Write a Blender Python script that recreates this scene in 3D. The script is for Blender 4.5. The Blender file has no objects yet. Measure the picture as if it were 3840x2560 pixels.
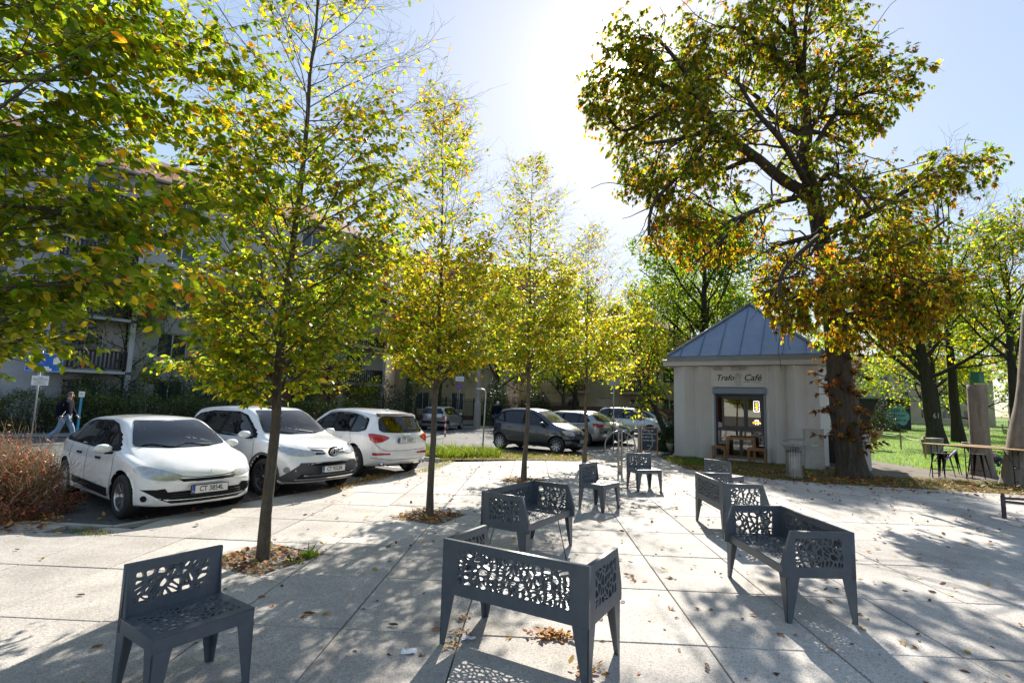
import bpy, bmesh, math, random
import numpy as np
from mathutils import Vector, Matrix, geometry
from mathutils.bvhtree import BVHTree
PI = math.pi
random.seed(7)
RNG = np.random.default_rng(11)
sc = bpy.context.scene
C = sc.collection

# ------------------------------------------------------------------ camera
FPX, PITCH, ROLL, CAMH = 1950.0, .1153, .028, 1.75     # focal length in pixels of the 3840 frame
_c, _s, _cp, _sp = math.cos(ROLL), math.sin(ROLL), math.cos(PITCH), math.sin(PITCH)
cR = Vector((_c, -_s*_sp, _s*_cp)); cU = Vector((-_s, -_c*_sp, _c*_cp)); cF = Vector((0, _cp, _sp))
cam = bpy.data.cameras.new('camera')
cam.sensor_width = 36; cam.lens = FPX/3840*36; cam.clip_end = 4000; cam.clip_start = .05
camo = bpy.data.objects.new('camera', cam); C.objects.link(camo)
m = Matrix((cR, cU, -cF)).transposed().to_4x4(); m.translation = (0, 0, CAMH)
camo.matrix_world = m
sc.camera = camo
# ------------------------------------------------------------------ sky and sun
SUN_EL, SUN_AZ = 34.3, 11.8         # azimuth from +Y towards +X
world = bpy.data.worlds.new('World'); sc.world = world; world.use_nodes = True
nt = world.node_tree
bgn = nt.nodes['Background']
sky = nt.nodes.new('ShaderNodeTexSky'); sky.sky_type = 'NISHITA'; sky.sun_disc = False
sky.sun_elevation = math.radians(SUN_EL); sky.sun_rotation = math.radians(SUN_AZ)
sky.air_density = 1.0; sky.dust_density = .4; sky.ozone_density = 1.5; sky.altitude = 60
hs = nt.nodes.new('ShaderNodeHueSaturation'); hs.inputs['Saturation'].default_value = 1.7; hs.inputs['Hue'].default_value = .505
gm = nt.nodes.new('ShaderNodeGamma'); gm.inputs[1].default_value = .34       # the whole dome evenly: a pale hazy autumn sky
nt.links.new(sky.outputs[0], gm.inputs[0]); nt.links.new(gm.outputs[0], hs.inputs['Color']); nt.links.new(hs.outputs[0], bgn.inputs[0]); bgn.inputs[1].default_value = .14
sd = Vector((math.sin(math.radians(SUN_AZ))*math.cos(math.radians(SUN_EL)), math.cos(math.radians(SUN_AZ))*math.cos(math.radians(SUN_EL)), math.sin(math.radians(SUN_EL))))
# the sun itself with its narrow aureole, seen in the sky between the chestnut leaves
tcn = nt.nodes.new('ShaderNodeTexCoord'); dp = nt.nodes.new('ShaderNodeVectorMath'); dp.operation = 'DOT_PRODUCT'; nt.links.new(tcn.outputs['Generated'], dp.inputs[0]); dp.inputs[1].default_value = sd
def _m(op, a, b=None, c=None):
    n = nt.nodes.new('ShaderNodeMath'); n.operation = op
    for i, v in enumerate((a, b, c)):
        if v is None: continue
        if hasattr(v, 'is_output'): nt.links.new(v, n.inputs[i])
        else: n.inputs[i].default_value = v
    return n.outputs[0]
ang = _m('ARCCOSINE', _m('MINIMUM', dp.outputs['Value'], 1.))
glow = _m('ADD', _m('MULTIPLY', _m('EXPONENT', _m('MULTIPLY', ang, -1/math.radians(.35))), 5.), _m('ADD', _m('MULTIPLY', _m('EXPONENT', _m('MULTIPLY', ang, -1/math.radians(1.3))), 3.5), _m('MULTIPLY', _m('EXPONENT', _m('MULTIPLY', ang, -1/math.radians(7))), .02)))
bg2 = nt.nodes.new('ShaderNodeBackground'); bg2.inputs[0].default_value = (1, .97, .9, 1); nt.links.new(glow, bg2.inputs[1]); ads = nt.nodes.new('ShaderNodeAddShader')
nt.links.new(bgn.outputs[0], ads.inputs[0]); nt.links.new(bg2.outputs[0], ads.inputs[1]); nt.links.new(ads.outputs[0], nt.nodes['World Output'].inputs[0])
sl = bpy.data.lights.new('sunlight', 'SUN'); sl.energy = 2.75; sl.angle = math.radians(.53); sl.color = (1, .93, .82)
slo = bpy.data.objects.new('sunlight', sl); C.objects.link(slo)
slo.rotation_euler = sd.to_track_quat('Z', 'Y').to_euler()
sc.view_settings.view_transform = 'Standard'; sc.view_settings.look = 'None'
sc.view_settings.gamma = 1; sc.view_settings.use_curve_mapping = False
sc.view_settings.exposure = 1.98
cy = sc.cycles
cy.max_bounces = 8; cy.diffuse_bounces = 6; cy.glossy_bounces = 3; cy.transmission_bounces = 4; cy.transparent_max_bounces = 6
cy.caustics_reflective = False; cy.caustics_refractive = False
cy.use_denoising = True
try: cy.denoiser = 'OPENIMAGEDENOISE'
except Exception: pass
cy.sample_clamp_indirect = 4

# ------------------------------------------------------------------ measuring helpers
DS = 3840/2352
def ray(x, y):                        # x, y in the 2352-wide view of the photograph
    u = (x*DS-1920)/FPX; v = -(y*DS-1280)/FPX
    return cF + u*cR + v*cU
def G(x, y, h=0.):                    # where that sight line meets the level h
    r = ray(x, y); t = (h-CAMH)/r.z
    return Vector((r.x*t, r.y*t, h))
def AT(x, y, Y):                      # the point of that sight line at depth Y
    r = ray(x, y); t = Y/r.y
    return Vector((r.x*t, Y, CAMH+r.z*t))

# ------------------------------------------------------------------ materials
def _mix(nt, a, b, fac, mode='MIX'):
    n = nt.nodes.new('ShaderNodeMix'); n.data_type = 'RGBA'; n.blend_type = mode
    for s, v in ((n.inputs[0], fac), (n.inputs[6], a), (n.inputs[7], b)):
        if hasattr(v, 'is_output'): nt.links.new(v, s)
        elif isinstance(v, (int, float)): s.default_value = v
        else: s.default_value = (*v[:3], 1)
    return n.outputs[2]
def _noise(nt, scale, detail=4, rough=.6, vec=None, dist=0):
    n = nt.nodes.new('ShaderNodeTexNoise'); n.inputs['Scale'].default_value = scale
    n.inputs['Detail'].default_value = detail; n.inputs['Roughness'].default_value = rough
    n.inputs['Distortion'].default_value = dist
    if vec is not None: nt.links.new(vec, n.inputs['Vector'])
    return n.outputs['Fac']
def _ramp(nt, fac, stops):
    n = nt.nodes.new('ShaderNodeValToRGB'); e = n.color_ramp.elements
    while len(e) < len(stops): e.new(.5)
    for i, (p, c) in enumerate(stops):
        e[i].position = p; e[i].color = (*c[:3], 1) if not isinstance(c, (int, float)) else (c, c, c, 1)
    nt.links.new(fac, n.inputs[0]); return n.outputs[0]
def _pos(nt, scale=(1, 1, 1), obj=False):
    if obj:
        t = nt.nodes.new('ShaderNodeTexCoord').outputs['Object']
    else:
        t = nt.nodes.new('ShaderNodeNewGeometry').outputs['Position']
    mp = nt.nodes.new('ShaderNodeMapping'); mp.inputs['Scale'].default_value = scale
    nt.links.new(t, mp.inputs[0]); return mp.outputs[0]
def _bump(nt, h, strength, dist=.01):
    b = nt.nodes.new('ShaderNodeBump'); b.inputs['Strength'].default_value = strength; b.inputs['Distance'].default_value = dist
    nt.links.new(h, b.inputs['Height']); return b.outputs[0]
_M = {}
def mat(name, col, rough=.6, metal=0, var=.12, vscale=6, bump=0, bscale=60, coat=0, spec=.5, rvar=0, stretch=(1, 1, 1), obj=True, dirt=None, dscale=1.5):
    if name in _M: return _M[name]
    M = bpy.data.materials.new(name); M.use_nodes = True; nt = M.node_tree; p = nt.nodes['Principled BSDF']
    p.inputs['Roughness'].default_value = rough; p.inputs['Metallic'].default_value = metal
    p.inputs['Specular IOR Level'].default_value = spec
    if coat: p.inputs['Coat Weight'].default_value = coat; p.inputs['Coat Roughness'].default_value = .04
    vec = _pos(nt, stretch, obj)
    col = np.array(col, float)
    c = None
    if var:
        f = _noise(nt, vscale, 5, .65, vec)
        f = _ramp(nt, f, [(.3, 0.), (.7, 1.)])
        c = _mix(nt, np.clip(col*(1-var), 0, 1), np.clip(col*(1+var), 0, 1), f)
    if dirt:
        g = _noise(nt, dscale, 6, .7, vec); g = _ramp(nt, g, [(.45, 0.), (.72, 1.)])
        c = _mix(nt, c if c is not None else col, dirt, g)
    if c is not None: nt.links.new(c, p.inputs['Base Color'])
    else: p.inputs['Base Color'].default_value = (*col, 1)
    if rvar:
        f = _noise(nt, vscale*2.3, 4, .6, vec)
        n = nt.nodes.new('ShaderNodeMapRange'); n.inputs['To Min'].default_value = rough-rvar; n.inputs['To Max'].default_value = rough+rvar
        nt.links.new(f, n.inputs[0]); nt.links.new(n.outputs[0], p.inputs['Roughness'])
    if bump:
        nt.links.new(_bump(nt, _noise(nt, bscale, 6, .6, vec), bump), p.inputs['Normal'])
    _M[name] = M; return M
def emat(name, col, s):
    if name in _M: return _M[name]
    M = bpy.data.materials.new(name); M.use_nodes = True; p = M.node_tree.nodes['Principled BSDF']
    p.inputs['Base Color'].default_value = (*col, 1); p.inputs['Emission Color'].default_value = (*col, 1); p.inputs['Emission Strength'].default_value = s
    _M[name] = M; return M
def glass_mat(name, tint=(.02, .025, .03), rough=.02, alpha=None):
    """dark reflecting pane; part of the light passes through"""
    if name in _M: return _M[name]
    M = bpy.data.materials.new(name); M.use_nodes = True; nt = M.node_tree; p = nt.nodes['Principled BSDF']
    p.inputs['Base Color'].default_value = (*tint, 1); p.inputs['Roughness'].default_value = rough
    p.inputs['Specular IOR Level'].default_value = .6; p.inputs['IOR'].default_value = 1.5
    if alpha is not None:
        tr = nt.nodes.new('ShaderNodeBsdfTransparent'); tr.inputs[0].default_value = (.7, .8, .78, 1)
        mx = nt.nodes.new('ShaderNodeMixShader'); mx.inputs[0].default_value = alpha
        nt.links.new(tr.outputs[0], mx.inputs[1]); nt.links.new(p.outputs[0], mx.inputs[2])
        nt.links.new(mx.outputs[0], nt.nodes['Material Output'].inputs[0])
    _M[name] = M; return M
def thin_glass(name, tint):
    if name in _M: return _M[name]
    M = bpy.data.materials.new(name); M.use_nodes = True; nt = M.node_tree; nt.nodes.remove(nt.nodes['Principled BSDF'])
    tr = nt.nodes.new('ShaderNodeBsdfTransparent'); tr.inputs[0].default_value = (*tint, 1); gl = nt.nodes.new('ShaderNodeBsdfGlossy'); gl.inputs['Roughness'].default_value = .01; gl.inputs[0].default_value = (1, 1, 1, 1)
    fr = nt.nodes.new('ShaderNodeFresnel'); fr.inputs[0].default_value = 1.62; mx = nt.nodes.new('ShaderNodeMixShader'); nt.links.new(fr.outputs[0], mx.inputs[0]); nt.links.new(tr.outputs[0], mx.inputs[1]); nt.links.new(gl.outputs[0], mx.inputs[2])
    nt.links.new(mx.outputs[0], nt.nodes['Material Output'].inputs[0]); _M[name] = M; return M
def leaf_mat(name, trans=.5, rough=.45, spec=.35, tcol=1.25):
    """leaf blade: its own colour per leaf from the attribute, light shines through it"""
    if name in _M: return _M[name]
    M = bpy.data.materials.new(name); M.use_nodes = True; nt = M.node_tree; p = nt.nodes['Principled BSDF']
    a = nt.nodes.new('ShaderNodeAttribute'); a.attribute_name = 'leafcol'
    nt.links.new(a.outputs['Color'], p.inputs['Base Color']); p.inputs['Roughness'].default_value = rough; p.inputs['Specular IOR Level'].default_value = spec
    t = nt.nodes.new('ShaderNodeBsdfTranslucent')
    h = nt.nodes.new('ShaderNodeMix'); h.data_type = 'RGBA'; h.blend_type = 'MULTIPLY'; h.inputs[0].default_value = 1
    nt.links.new(a.outputs['Color'], h.inputs[6]); h.inputs[7].default_value = (tcol*1.35, tcol*1.25, tcol*.55, 1)
    nt.links.new(h.outputs[2], t.inputs[0])
    mx = nt.nodes.new('ShaderNodeMixShader'); mx.inputs[0].default_value = trans
    nt.links.new(p.outputs[0], mx.inputs[1]); nt.links.new(t.outputs[0], mx.inputs[2])
    nt.links.new(mx.outputs[0], nt.nodes['Material Output'].inputs[0])
    _M[name] = M; return M

# ------------------------------------------------------------------ object helpers
def props(o, label=None, cat=None, group=None, kind=None):
    if label: o['label'] = label
    if cat: o['category'] = cat
    if group: o['group'] = group
    if kind: o['kind'] = kind
    return o
def thing(name, label, cat, loc=(0, 0, 0), rz=0, group=None, rx=0, ry=0):
    o = bpy.data.objects.new(name, None); C.objects.link(o); o.location = loc; o.rotation_euler = (rx, ry, rz); o.empty_display_size = .1
    return props(o, label, cat, group)
def link_mesh(name, me, m, parent=None, smooth=False):
    if m is not None:
        me.materials.clear()
        for q in (m if isinstance(m, (list, tuple)) else [m]): me.materials.append(q)
    if smooth: me.polygons.foreach_set('use_smooth', [True]*len(me.polygons))
    o = bpy.data.objects.new(name, me); C.objects.link(o)
    if parent is not None: o.parent = parent
    return o
def np_mesh(name, V, polys, col=None):
    """polys: list of int arrays (n,3) or (n,4) ..."""
    me = bpy.data.meshes.new(name); V = np.asarray(V, np.float32)
    me.vertices.add(len(V)); me.vertices.foreach_set('co', V.ravel())
    polys = [np.asarray(p, np.int32) for p in polys if len(p)]
    nl = sum(p.size for p in polys); npol = sum(len(p) for p in polys)
    me.loops.add(nl); me.polygons.add(npol)
    me.loops.foreach_set('vertex_index', np.concatenate([p.ravel() for p in polys]))
    tot = np.concatenate([np.full(len(p), p.shape[1], np.int32) for p in polys])
    st = np.zeros(npol, np.int32); st[1:] = np.cumsum(tot)[:-1]
    me.polygons.foreach_set('loop_start', st); me.polygons.foreach_set('loop_total', tot)
    me.update(calc_edges=True)
    if col is not None:
        a = me.attributes.new('leafcol', 'FLOAT_COLOR', 'POINT')
        cc = np.ones((len(V), 4), np.float32); cc[:, :3] = col; a.data.foreach_set('color', cc.ravel())
    return me
class MB:
    """collects boxes, tubes, prisms ... and links them as one mesh object"""
    def __init__(s): s.v = []; s.f = []; s.mi = []; s.cur = 0
    def add(s, vs, fs):
        b = len(s.v); s.v += [tuple(v) for v in vs]; s.f += [tuple(b+i for i in f) for f in fs]; s.mi += [s.cur]*len(fs)
        return s
    def box(s, c, d, rz=0, M=None):
        x, y, z = (q/2 for q in d)
        vs = [Vector((i*x, j*y, k*z)) for i in (-1, 1) for j in (-1, 1) for k in (-1, 1)]
        R = M if M is not None else Matrix.Rotation(rz, 3, 'Z')
        vs = [R @ v + Vector(c) for v in vs]
        return s.add(vs, [(0, 1, 3, 2), (4, 6, 7, 5), (0, 4, 5, 1), (2, 3, 7, 6), (0, 2, 6, 4), (1, 5, 7, 3)])
    def prism(s, poly, z0, z1, M=None):
        n = len(poly); vs = [Vector((*p, z0)) for p in poly]+[Vector((*p, z1)) for p in poly]
        a = sum(poly[i][0]*poly[(i+1) % n][1]-poly[(i+1) % n][0]*poly[i][1] for i in range(n))
        if M is not None: vs = [M @ v for v in vs]
        up = list(range(n, 2*n)); dn = list(range(n))[::-1]
        fs = [tuple(up), tuple(dn)]+[(i, (i+1) % n, n+(i+1) % n, n+i) for i in range(n)]
        if a < 0: fs = [f[::-1] for f in fs]
        return s.add(vs, fs)
    def tube(s, P, r, n=8, cap=True, closed=False):
        P = [Vector(p) for p in P]; k = len(P); r = r if isinstance(r, (list, tuple)) else [r]*k
        vs = []; up = None
        for i in range(k):
            if closed: t = (P[(i+1) % k]-P[i-1])
            else: t = P[min(i+1, k-1)]-P[max(i-1, 0)]
            t.normalize()
            if up is None: up = Vector((0, 0, 1)) if abs(t.z) < .9 else Vector((1, 0, 0))
            a = t.cross(up); a.normalize(); b = a.cross(t); b.normalize(); up = b
            for j in range(n):
                q = 2*PI*j/n; vs.append(P[i]+(a*math.cos(q)+b*math.sin(q))*r[i])
        fs = []
        for i in range(k if closed else k-1):
            i2 = (i+1) % k
            for j in range(n):
                j2 = (j+1) % n; fs.append((i*n+j, i*n+j2, i2*n+j2, i2*n+j))
        if cap and not closed: fs += [tuple(range(n))[::-1], tuple(range((k-1)*n, k*n))]
        return s.add(vs, fs)
    def lathe(s, prof, n=24, M=None, arc=2*PI):
        """prof: (r,z) list; axis Z"""
        vs = []; k = len(prof); M = M or Matrix.Identity(4)
        for r, z in prof:
            for j in range(n): q = arc*j/n; vs.append(M @ Vector((r*math.cos(q), r*math.sin(q), z)))
        fs = []
        for i in range(k-1):
            for j in range(n):
                j2 = (j+1) % n; fs.append((i*n+j, i*n+j2, (i+1)*n+j2, (i+1)*n+j))
        return s.add(vs, fs)
    def disc(s, c, r, n=24, M=None):
        M = M or Matrix.Identity(3)
        return s.add([M @ Vector((r*math.cos(2*PI*j/n), r*math.sin(2*PI*j/n), 0))+Vector(c) for j in range(n)], [tuple(range(n))])
    def build(s, name, m=None, parent=None, smooth=False, bevel=0, seg=2, loc=None, rot=None):
        me = bpy.data.meshes.new(name); me.from_pydata(s.v, [], s.f)
        if any(s.mi): me.polygons.foreach_set('material_index', s.mi)
        o = link_mesh(name, me, None, parent)
        if m is not None:
            for q in (m if isinstance(m, (list, tuple)) else [m]): me.materials.append(q)
        if smooth: me.polygons.foreach_set('use_smooth', [True]*len(me.polygons))
        if bevel:
            b = o.modifiers.new('bevel', 'BEVEL'); b.width = bevel; b.segments = seg; b.limit_method = 'ANGLE'; b.angle_limit = .6
        if loc is not None: o.location = loc
        if rot is not None: o.rotation_euler = rot
        return o
def clone(o, **kw):
    """a thing with copies of its parts and sub-parts"""
    r = o.copy(); C.objects.link(r)
    for k, v in kw.items(): setattr(r, k, v)
    kids = {}
    for ch in o.children:
        c = ch.copy(); C.objects.link(c); c.parent = r
        for g in ch.children:
            d = g.copy(); C.objects.link(d); d.parent = c
    return r
def text(name, s, size, m, parent, loc, rot, ext=.002, shear=0, align='CENTER', space=1, bold=0, sx=1):
    cu = bpy.data.curves.new(name, 'FONT'); cu.body = s; cu.size = size; cu.extrude = ext; cu.shear = shear; cu.align_x = align; cu.align_y = 'CENTER'
    cu.space_character = space; cu.offset = bold; cu.resolution_u = 3
    t = bpy.data.objects.new(name, cu); C.objects.link(t)
    dg = bpy.context.evaluated_depsgraph_get(); me = bpy.data.meshes.new_from_object(t.evaluated_get(dg))
    bpy.data.objects.remove(t); bpy.data.curves.remove(cu)
    me.name = name
    o = link_mesh(name, me, m, parent); o.location = loc; o.rotation_euler = rot; o.scale = (sx, 1, 1)
    return o
def rot_to(direction, up=(0, 0, 1)):
    """euler that lays text (local XY plane) facing along `direction` (its +Z)"""
    z = Vector(direction).normalized(); x = Vector(up).cross(z).normalized(); y = z.cross(x)
    return Matrix((x, y, z)).transposed().to_euler()
# ------------------------------------------------------------------ ground materials
def concrete_mat():
    M = bpy.data.materials.new('exposed_aggregate_concrete'); M.use_nodes = True; nt = M.node_tree; p = nt.nodes['Principled BSDF']
    v = _pos(nt)
    oi = nt.nodes.new('ShaderNodeObjectInfo')
    f1 = _ramp(nt, _noise(nt, 1.3, 6, .65, v), [(.3, 0.), (.7, 1.)])
    c = _mix(nt, (.41, .378, .345), (.54, .505, .467), f1)
    vo = nt.nodes.new('ShaderNodeTexVoronoi'); vo.inputs['Scale'].default_value = 130; nt.links.new(v, vo.inputs['Vector'])
    sep = nt.nodes.new('ShaderNodeSeparateColor'); nt.links.new(vo.outputs['Color'], sep.inputs[0])
    spk = _ramp(nt, sep.outputs[0], [(.0, .62), (.3, .88), (.75, 1.04), (1., 1.2)])
    c = _mix(nt, c, spk, 1., 'MULTIPLY')
    vo2 = nt.nodes.new('ShaderNodeTexVoronoi'); vo2.inputs['Scale'].default_value = 55; nt.links.new(v, vo2.inputs['Vector'])
    sep2 = nt.nodes.new('ShaderNodeSeparateColor'); nt.links.new(vo2.outputs['Color'], sep2.inputs[0])
    c = _mix(nt, c, _ramp(nt, sep2.outputs[1], [(.0, .84), (.3, .98), (1., 1.04)]), 1., 'MULTIPLY')
    n3 = _ramp(nt, _noise(nt, .55, 5, .7, v, .6), [(.38, .80), (.62, 1.05)])
    c = _mix(nt, c, n3, 1., 'MULTIPLY')
    st = _ramp(nt, _noise(nt, 5.5, 5, .75, v), [(.60, 0.), (.74, .45)])
    c = _mix(nt, c, (.20, .17, .13), st)
    mr = nt.nodes.new('ShaderNodeMapRange'); mr.inputs['To Min'].default_value = .84; mr.inputs['To Max'].default_value = 1.08
    nt.links.new(oi.outputs['Random'], mr.inputs[0]); c = _mix(nt, c, mr.outputs[0], 1., 'MULTIPLY')
    nt.links.new(c, p.inputs['Base Color'])
    p.inputs['Roughness'].default_value = .78; p.inputs['Specular IOR Level'].default_value = .3
    h = _noise(nt, 95, 5, .7, v)
    b1 = _bump(nt, h, .55, .006)
    b = nt.nodes.new('ShaderNodeBump'); b.inputs['Strength'].default_value = .35; b.inputs['Distance'].default_value = .003
    nt.links.new(vo.outputs['Distance'], b.inputs['Height']); nt.links.new(b1, b.inputs['Normal'])
    nt.links.new(b.outputs[0], p.inputs['Normal']); return M
def grnd(name, cols, scale, rough=.9, bump=.5, bscale=30, extra=None, spec=.3):
    M = bpy.data.materials.new(name); M.use_nodes = True; nt = M.node_tree; p = nt.nodes['Principled BSDF']
    v = _pos(nt); f = _noise(nt, scale, 8, .7, v, .3)
    c = _ramp(nt, f, [(.28+.44*i/(len(cols)-1), q) for i, q in enumerate(cols)])
    g = _noise(nt, scale*22, 4, .7, v); c = _mix(nt, c, _ramp(nt, g, [(.3, .65), (.7, 1.3)]), 1., 'MULTIPLY')
    nt.links.new(c, p.inputs['Base Color']); p.inputs['Roughness'].default_value = rough; p.inputs['Specular IOR Level'].default_value = spec
    nt.links.new(_bump(nt, _noise(nt, bscale, 6, .7, v), bump, .02), p.inputs['Normal']); return M
m_conc = concrete_mat()
m_soil = grnd('dark_soil', [(.035, .028, .02), (.07, .055, .038), (.10, .08, .05)], 1.2)
m_asph = grnd('asphalt_old', [(.075, .074, .073), (.11, .11, .108), (.14, .137, .13)], .8, .85, .5, 120)
m_lawn = grnd('lawn_turf', [(.06, .12, .010), (.10, .19, .012), (.16, .26, .018)], 1.0, .9, .7, 25)
m_dry = grnd('dry_turf', [(.07, .075, .022), (.13, .115, .04), (.16, .12, .05)], 1.6, .9, .7, 25)
m_mulch = grnd('gravel_mulch', [(.07, .055, .04), (.14, .11, .08), (.22, .18, .14)], 5, .9, .9, 60)
m_path = grnd('trodden_earth', [(.10, .082, .066), (.15, .125, .10), (.19, .16, .13)], 1.1, .9, .5, 30)

def sheet(name, pts, z, m, kind='structure', sub=0):
    me = bpy.data.meshes.new(name); me.from_pydata([(p[0], p[1], z) for p in pts], [], [tuple(range(len(pts)))])
    if me.polygons and me.polygons[0].normal.z < 0: me.flip_normals()
    o = link_mesh(name, me, m); props(o, kind=kind); return o
sheet('ground', [(-400, -60), (600, -60), (600, 800), (-400, 800)], -.09, m_soil)
# parking bays and street: one asphalt sheet
sheet('asphalt_road', [(-30, -2), (-5.6, 6.6), (-4.4, 8.6), (-3.3, 10.6), (-2.55, 12.8), (-1.9, 15.2), (-1.6, 16.5), (2.6, 16.9), (6, 20), (22, 46), (40, 80), (28, 84), (4, 42), (-6, 31), (-16, 20.5), (-40, 6)], -.05, m_asph)
# footway on the far side of the street
sheet('far_footway', [(-40, 6.1), (-16, 20.6), (-6, 31.1), (4, 42.1), (3, 43.6), (-7, 33), (-17.5, 22.4), (-41, 8)], -.03, grnd('far_paving', [(.17, .165, .155), (.24, .235, .22)], 2))
# lawn behind the cafe and the strip by the plaza
LAWN = [(8.6, 14.6), (9.9, 13.9), (11.6, 13.6), (40, 8), (200, 30), (330, 330), (90, 330), (14, 26), (11, 19), (9.9, 17)]
sheet('lawn', [(13.0, 16.5), (15, 14.9), (40, 8), (200, 30), (330, 330), (90, 330), (16, 30), (12.2, 20)], -.025, m_lawn)
sheet('trodden_path', [(9.2, 14.6), (12.6, 13.7), (15.4, 14.4), (13.6, 16.8), (12.8, 21), (18, 33), (15.5, 34), (10.5, 22), (10.3, 17.5)], -.02, m_path)
PE = [(5.0, 16.2), (5.3, 14.6), (6.1, 13.75), (7.7, 12.75), (9.6, 12.35), (11.8, 11.75), (26, 8.2)]   # edge of the plaza along the cafe strip
sheet('verge_by_cafe', PE+[(40, 9), (15, 14.9), (12.8, 14.2), (10, 15.0), (9.9, 16.8), (6.0, 19.4), (5.1, 18.6)], -.015, m_dry)
# ------------------------------------------------------------------ the slab plaza
AZJ = .04396
eA = Vector((math.sin(AZJ), math.cos(AZJ), 0)); eN = Vector((eA.y, -eA.x, 0))
plaza_poly = [(-30, -2.2), (-6.3, 7.05), (-5.15, 6.95), (-4.25, 8.75), (-3.2, 10.75), (-2.45, 12.9), (-1.85, 15.0), (.6, 16.05), (2.3, 16.2), (3.1, 14.9), (5.1, 14.9)]+PE[2:]+[(30, -6), (-30, -8)]
sheet('pavement_bed', plaza_poly, -.055, mat('joint_sand', (.045, .042, .03), .95, var=.4, obj=False))
def clip_poly(poly, a, b, c):
    """keep the part of poly with a*x+b*y<=c"""
    out = []; n = len(poly)
    for i in range(n):
        p, q = poly[i], poly[(i+1) % n]; dp = a*p[0]+b*p[1]-c; dq = a*q[0]+b*q[1]-c
        if dp <= 0: out.append(p)
        if (dp < 0) != (dq < 0) and dp != dq:
            t = dp/(dp-dq); out.append((p[0]+(q[0]-p[0])*t, p[1]+(q[1]-p[1])*t))
    return out
def inside(p, poly):
    r = False; n = len(poly)
    for i in range(n):
        a, b = poly[i], poly[i-1]
        if (a[1] > p[1]) != (b[1] > p[1]) and p[0] < (b[0]-a[0])*(p[1]-a[1])/(b[1]-a[1])+a[0]: r = not r
    return r
pav = bpy.data.objects.new('pavement', None); C.objects.link(pav); pav['kind'] = 'structure'
CW, RW = .918, 1.155
pits = [Vector((-2.62, 5.85, 0)), Vector((-1.17, 8.12, 0)), Vector((.35, 12.0, 0)), Vector((2.3, 16.1, 0))]
def pit_poly(c, r=.58):
    return [(c.x+r*math.cos(a+.35), c.y+r*math.sin(a+.35)*1.0) for a in (0, PI/2, PI, 3*PI/2)]
PITS = [pit_poly(pits[0], .62), pit_poly(Vector((-3.75, 2.75, 0)), .6), pit_poly(pits[1], .58), pit_poly(pits[2], .58)]
slabs = []; far = MB()
def slab_geom(poly, z, tilt, bev=.006):
    n = len(poly); cx = sum(p[0] for p in poly)/n; cy_ = sum(p[1] for p in poly)/n
    ins = []
    for x, y in poly:
        d = math.hypot(x-cx, y-cy_) or 1; k = 1-bev*1.4/d; ins.append((cx+(x-cx)*k, cy_+(y-cy_)*k))
    zz = lambda x, y: z+tilt[0]*(x-cx)+tilt[1]*(y-cy_)
    V = [(x, y, -.06) for x, y in poly]+[(x, y, zz(x, y)-bev*.8) for x, y in poly]+[(x, y, zz(x, y)) for x, y in ins]
    F = [tuple(range(2*n, 3*n))]
    for i in range(n):
        j = (i+1) % n; F += [(i, j, n+j, n+i), (n+i, n+j, 2*n+j, 2*n+i)]
    return V, F
rr = random.Random(5)
for k in range(-34, 34):
    s0 = 1.33+k*CW
    off = -.07 if s0 < -2.5 else 0
    for r_ in range(-3, 14):
        t0 = 4.13+off+r_*RW
        g = .0052
        cor = [(s0+g, t0+g), (s0+CW-g, t0+g), (s0+CW-g, t0+RW-g), (s0+g, t0+RW-g)]
        W = [tuple((eN*a+eA*b)[:2]) for a, b in cor]
        cen = (sum(p[0] for p in W)/4, sum(p[1] for p in W)/4)
        nin = sum(inside(p, plaza_poly) for p in W)
        if nin == 0 and not inside(cen, plaza_poly): continue
        if cen[1] < -1 or abs(cen[0]) > 3+abs(cen[1])*1.5+6: continue
        poly = W
        if nin < 4:      # trim at the edge of the plaza by the nearest edges
            for i in range(len(plaza_poly)):
                a, b = plaza_poly[i], plaza_poly[(i+1) % len(plaza_poly)]
                mx, my = (a[0]+b[0])/2, (a[1]+b[1])/2; L = math.hypot(b[0]-a[0], b[1]-a[1])
                # only edges that really pass this slab
                tt = ((cen[0]-a[0])*(b[0]-a[0])+(cen[1]-a[1])*(b[1]-a[1]))/(L*L)
                if not -.05 < tt < 1.05: continue
                nx, ny = (b[1]-a[1])/L, -(b[0]-a[0])/L
                if inside((mx+nx*.01, my+ny*.01), plaza_poly): nx, ny = -nx, -ny
                d = (cen[0]-a[0])*nx+(cen[1]-a[1])*ny
                if abs(d) < .85: poly = clip_poly(poly, nx, ny, nx*a[0]+ny*a[1])
                if len(poly) < 3: break
            if len(poly) < 3: continue
        slabs.append((math.hypot(*cen), poly))
slabs.sort(key=lambda q: q[0])
def hole_cut(poly):
    """slabs round a planting pit are cut to its edge; returns pieces"""
    for P in PITS:
        n = len(P); outp = []; rem = poly
        hit = any(inside(p, P) for p in poly) or any(inside(p, poly) for p in P)
        if not hit: continue
        for i in range(n):
            a, b = P[i], P[(i+1) % n]; nx, ny = (b[1]-a[1]), -(b[0]-a[0])
            L = math.hypot(nx, ny); nx /= L; ny /= L; c = nx*a[0]+ny*a[1]
            o = clip_poly(rem, -nx, -ny, -c-.004)
            if len(o) >= 3: outp.append(o)
            rem = clip_poly(rem, nx, ny, c)
            if len(rem) < 3: break
        return outp
    return [poly]
cnt = 0
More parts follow.
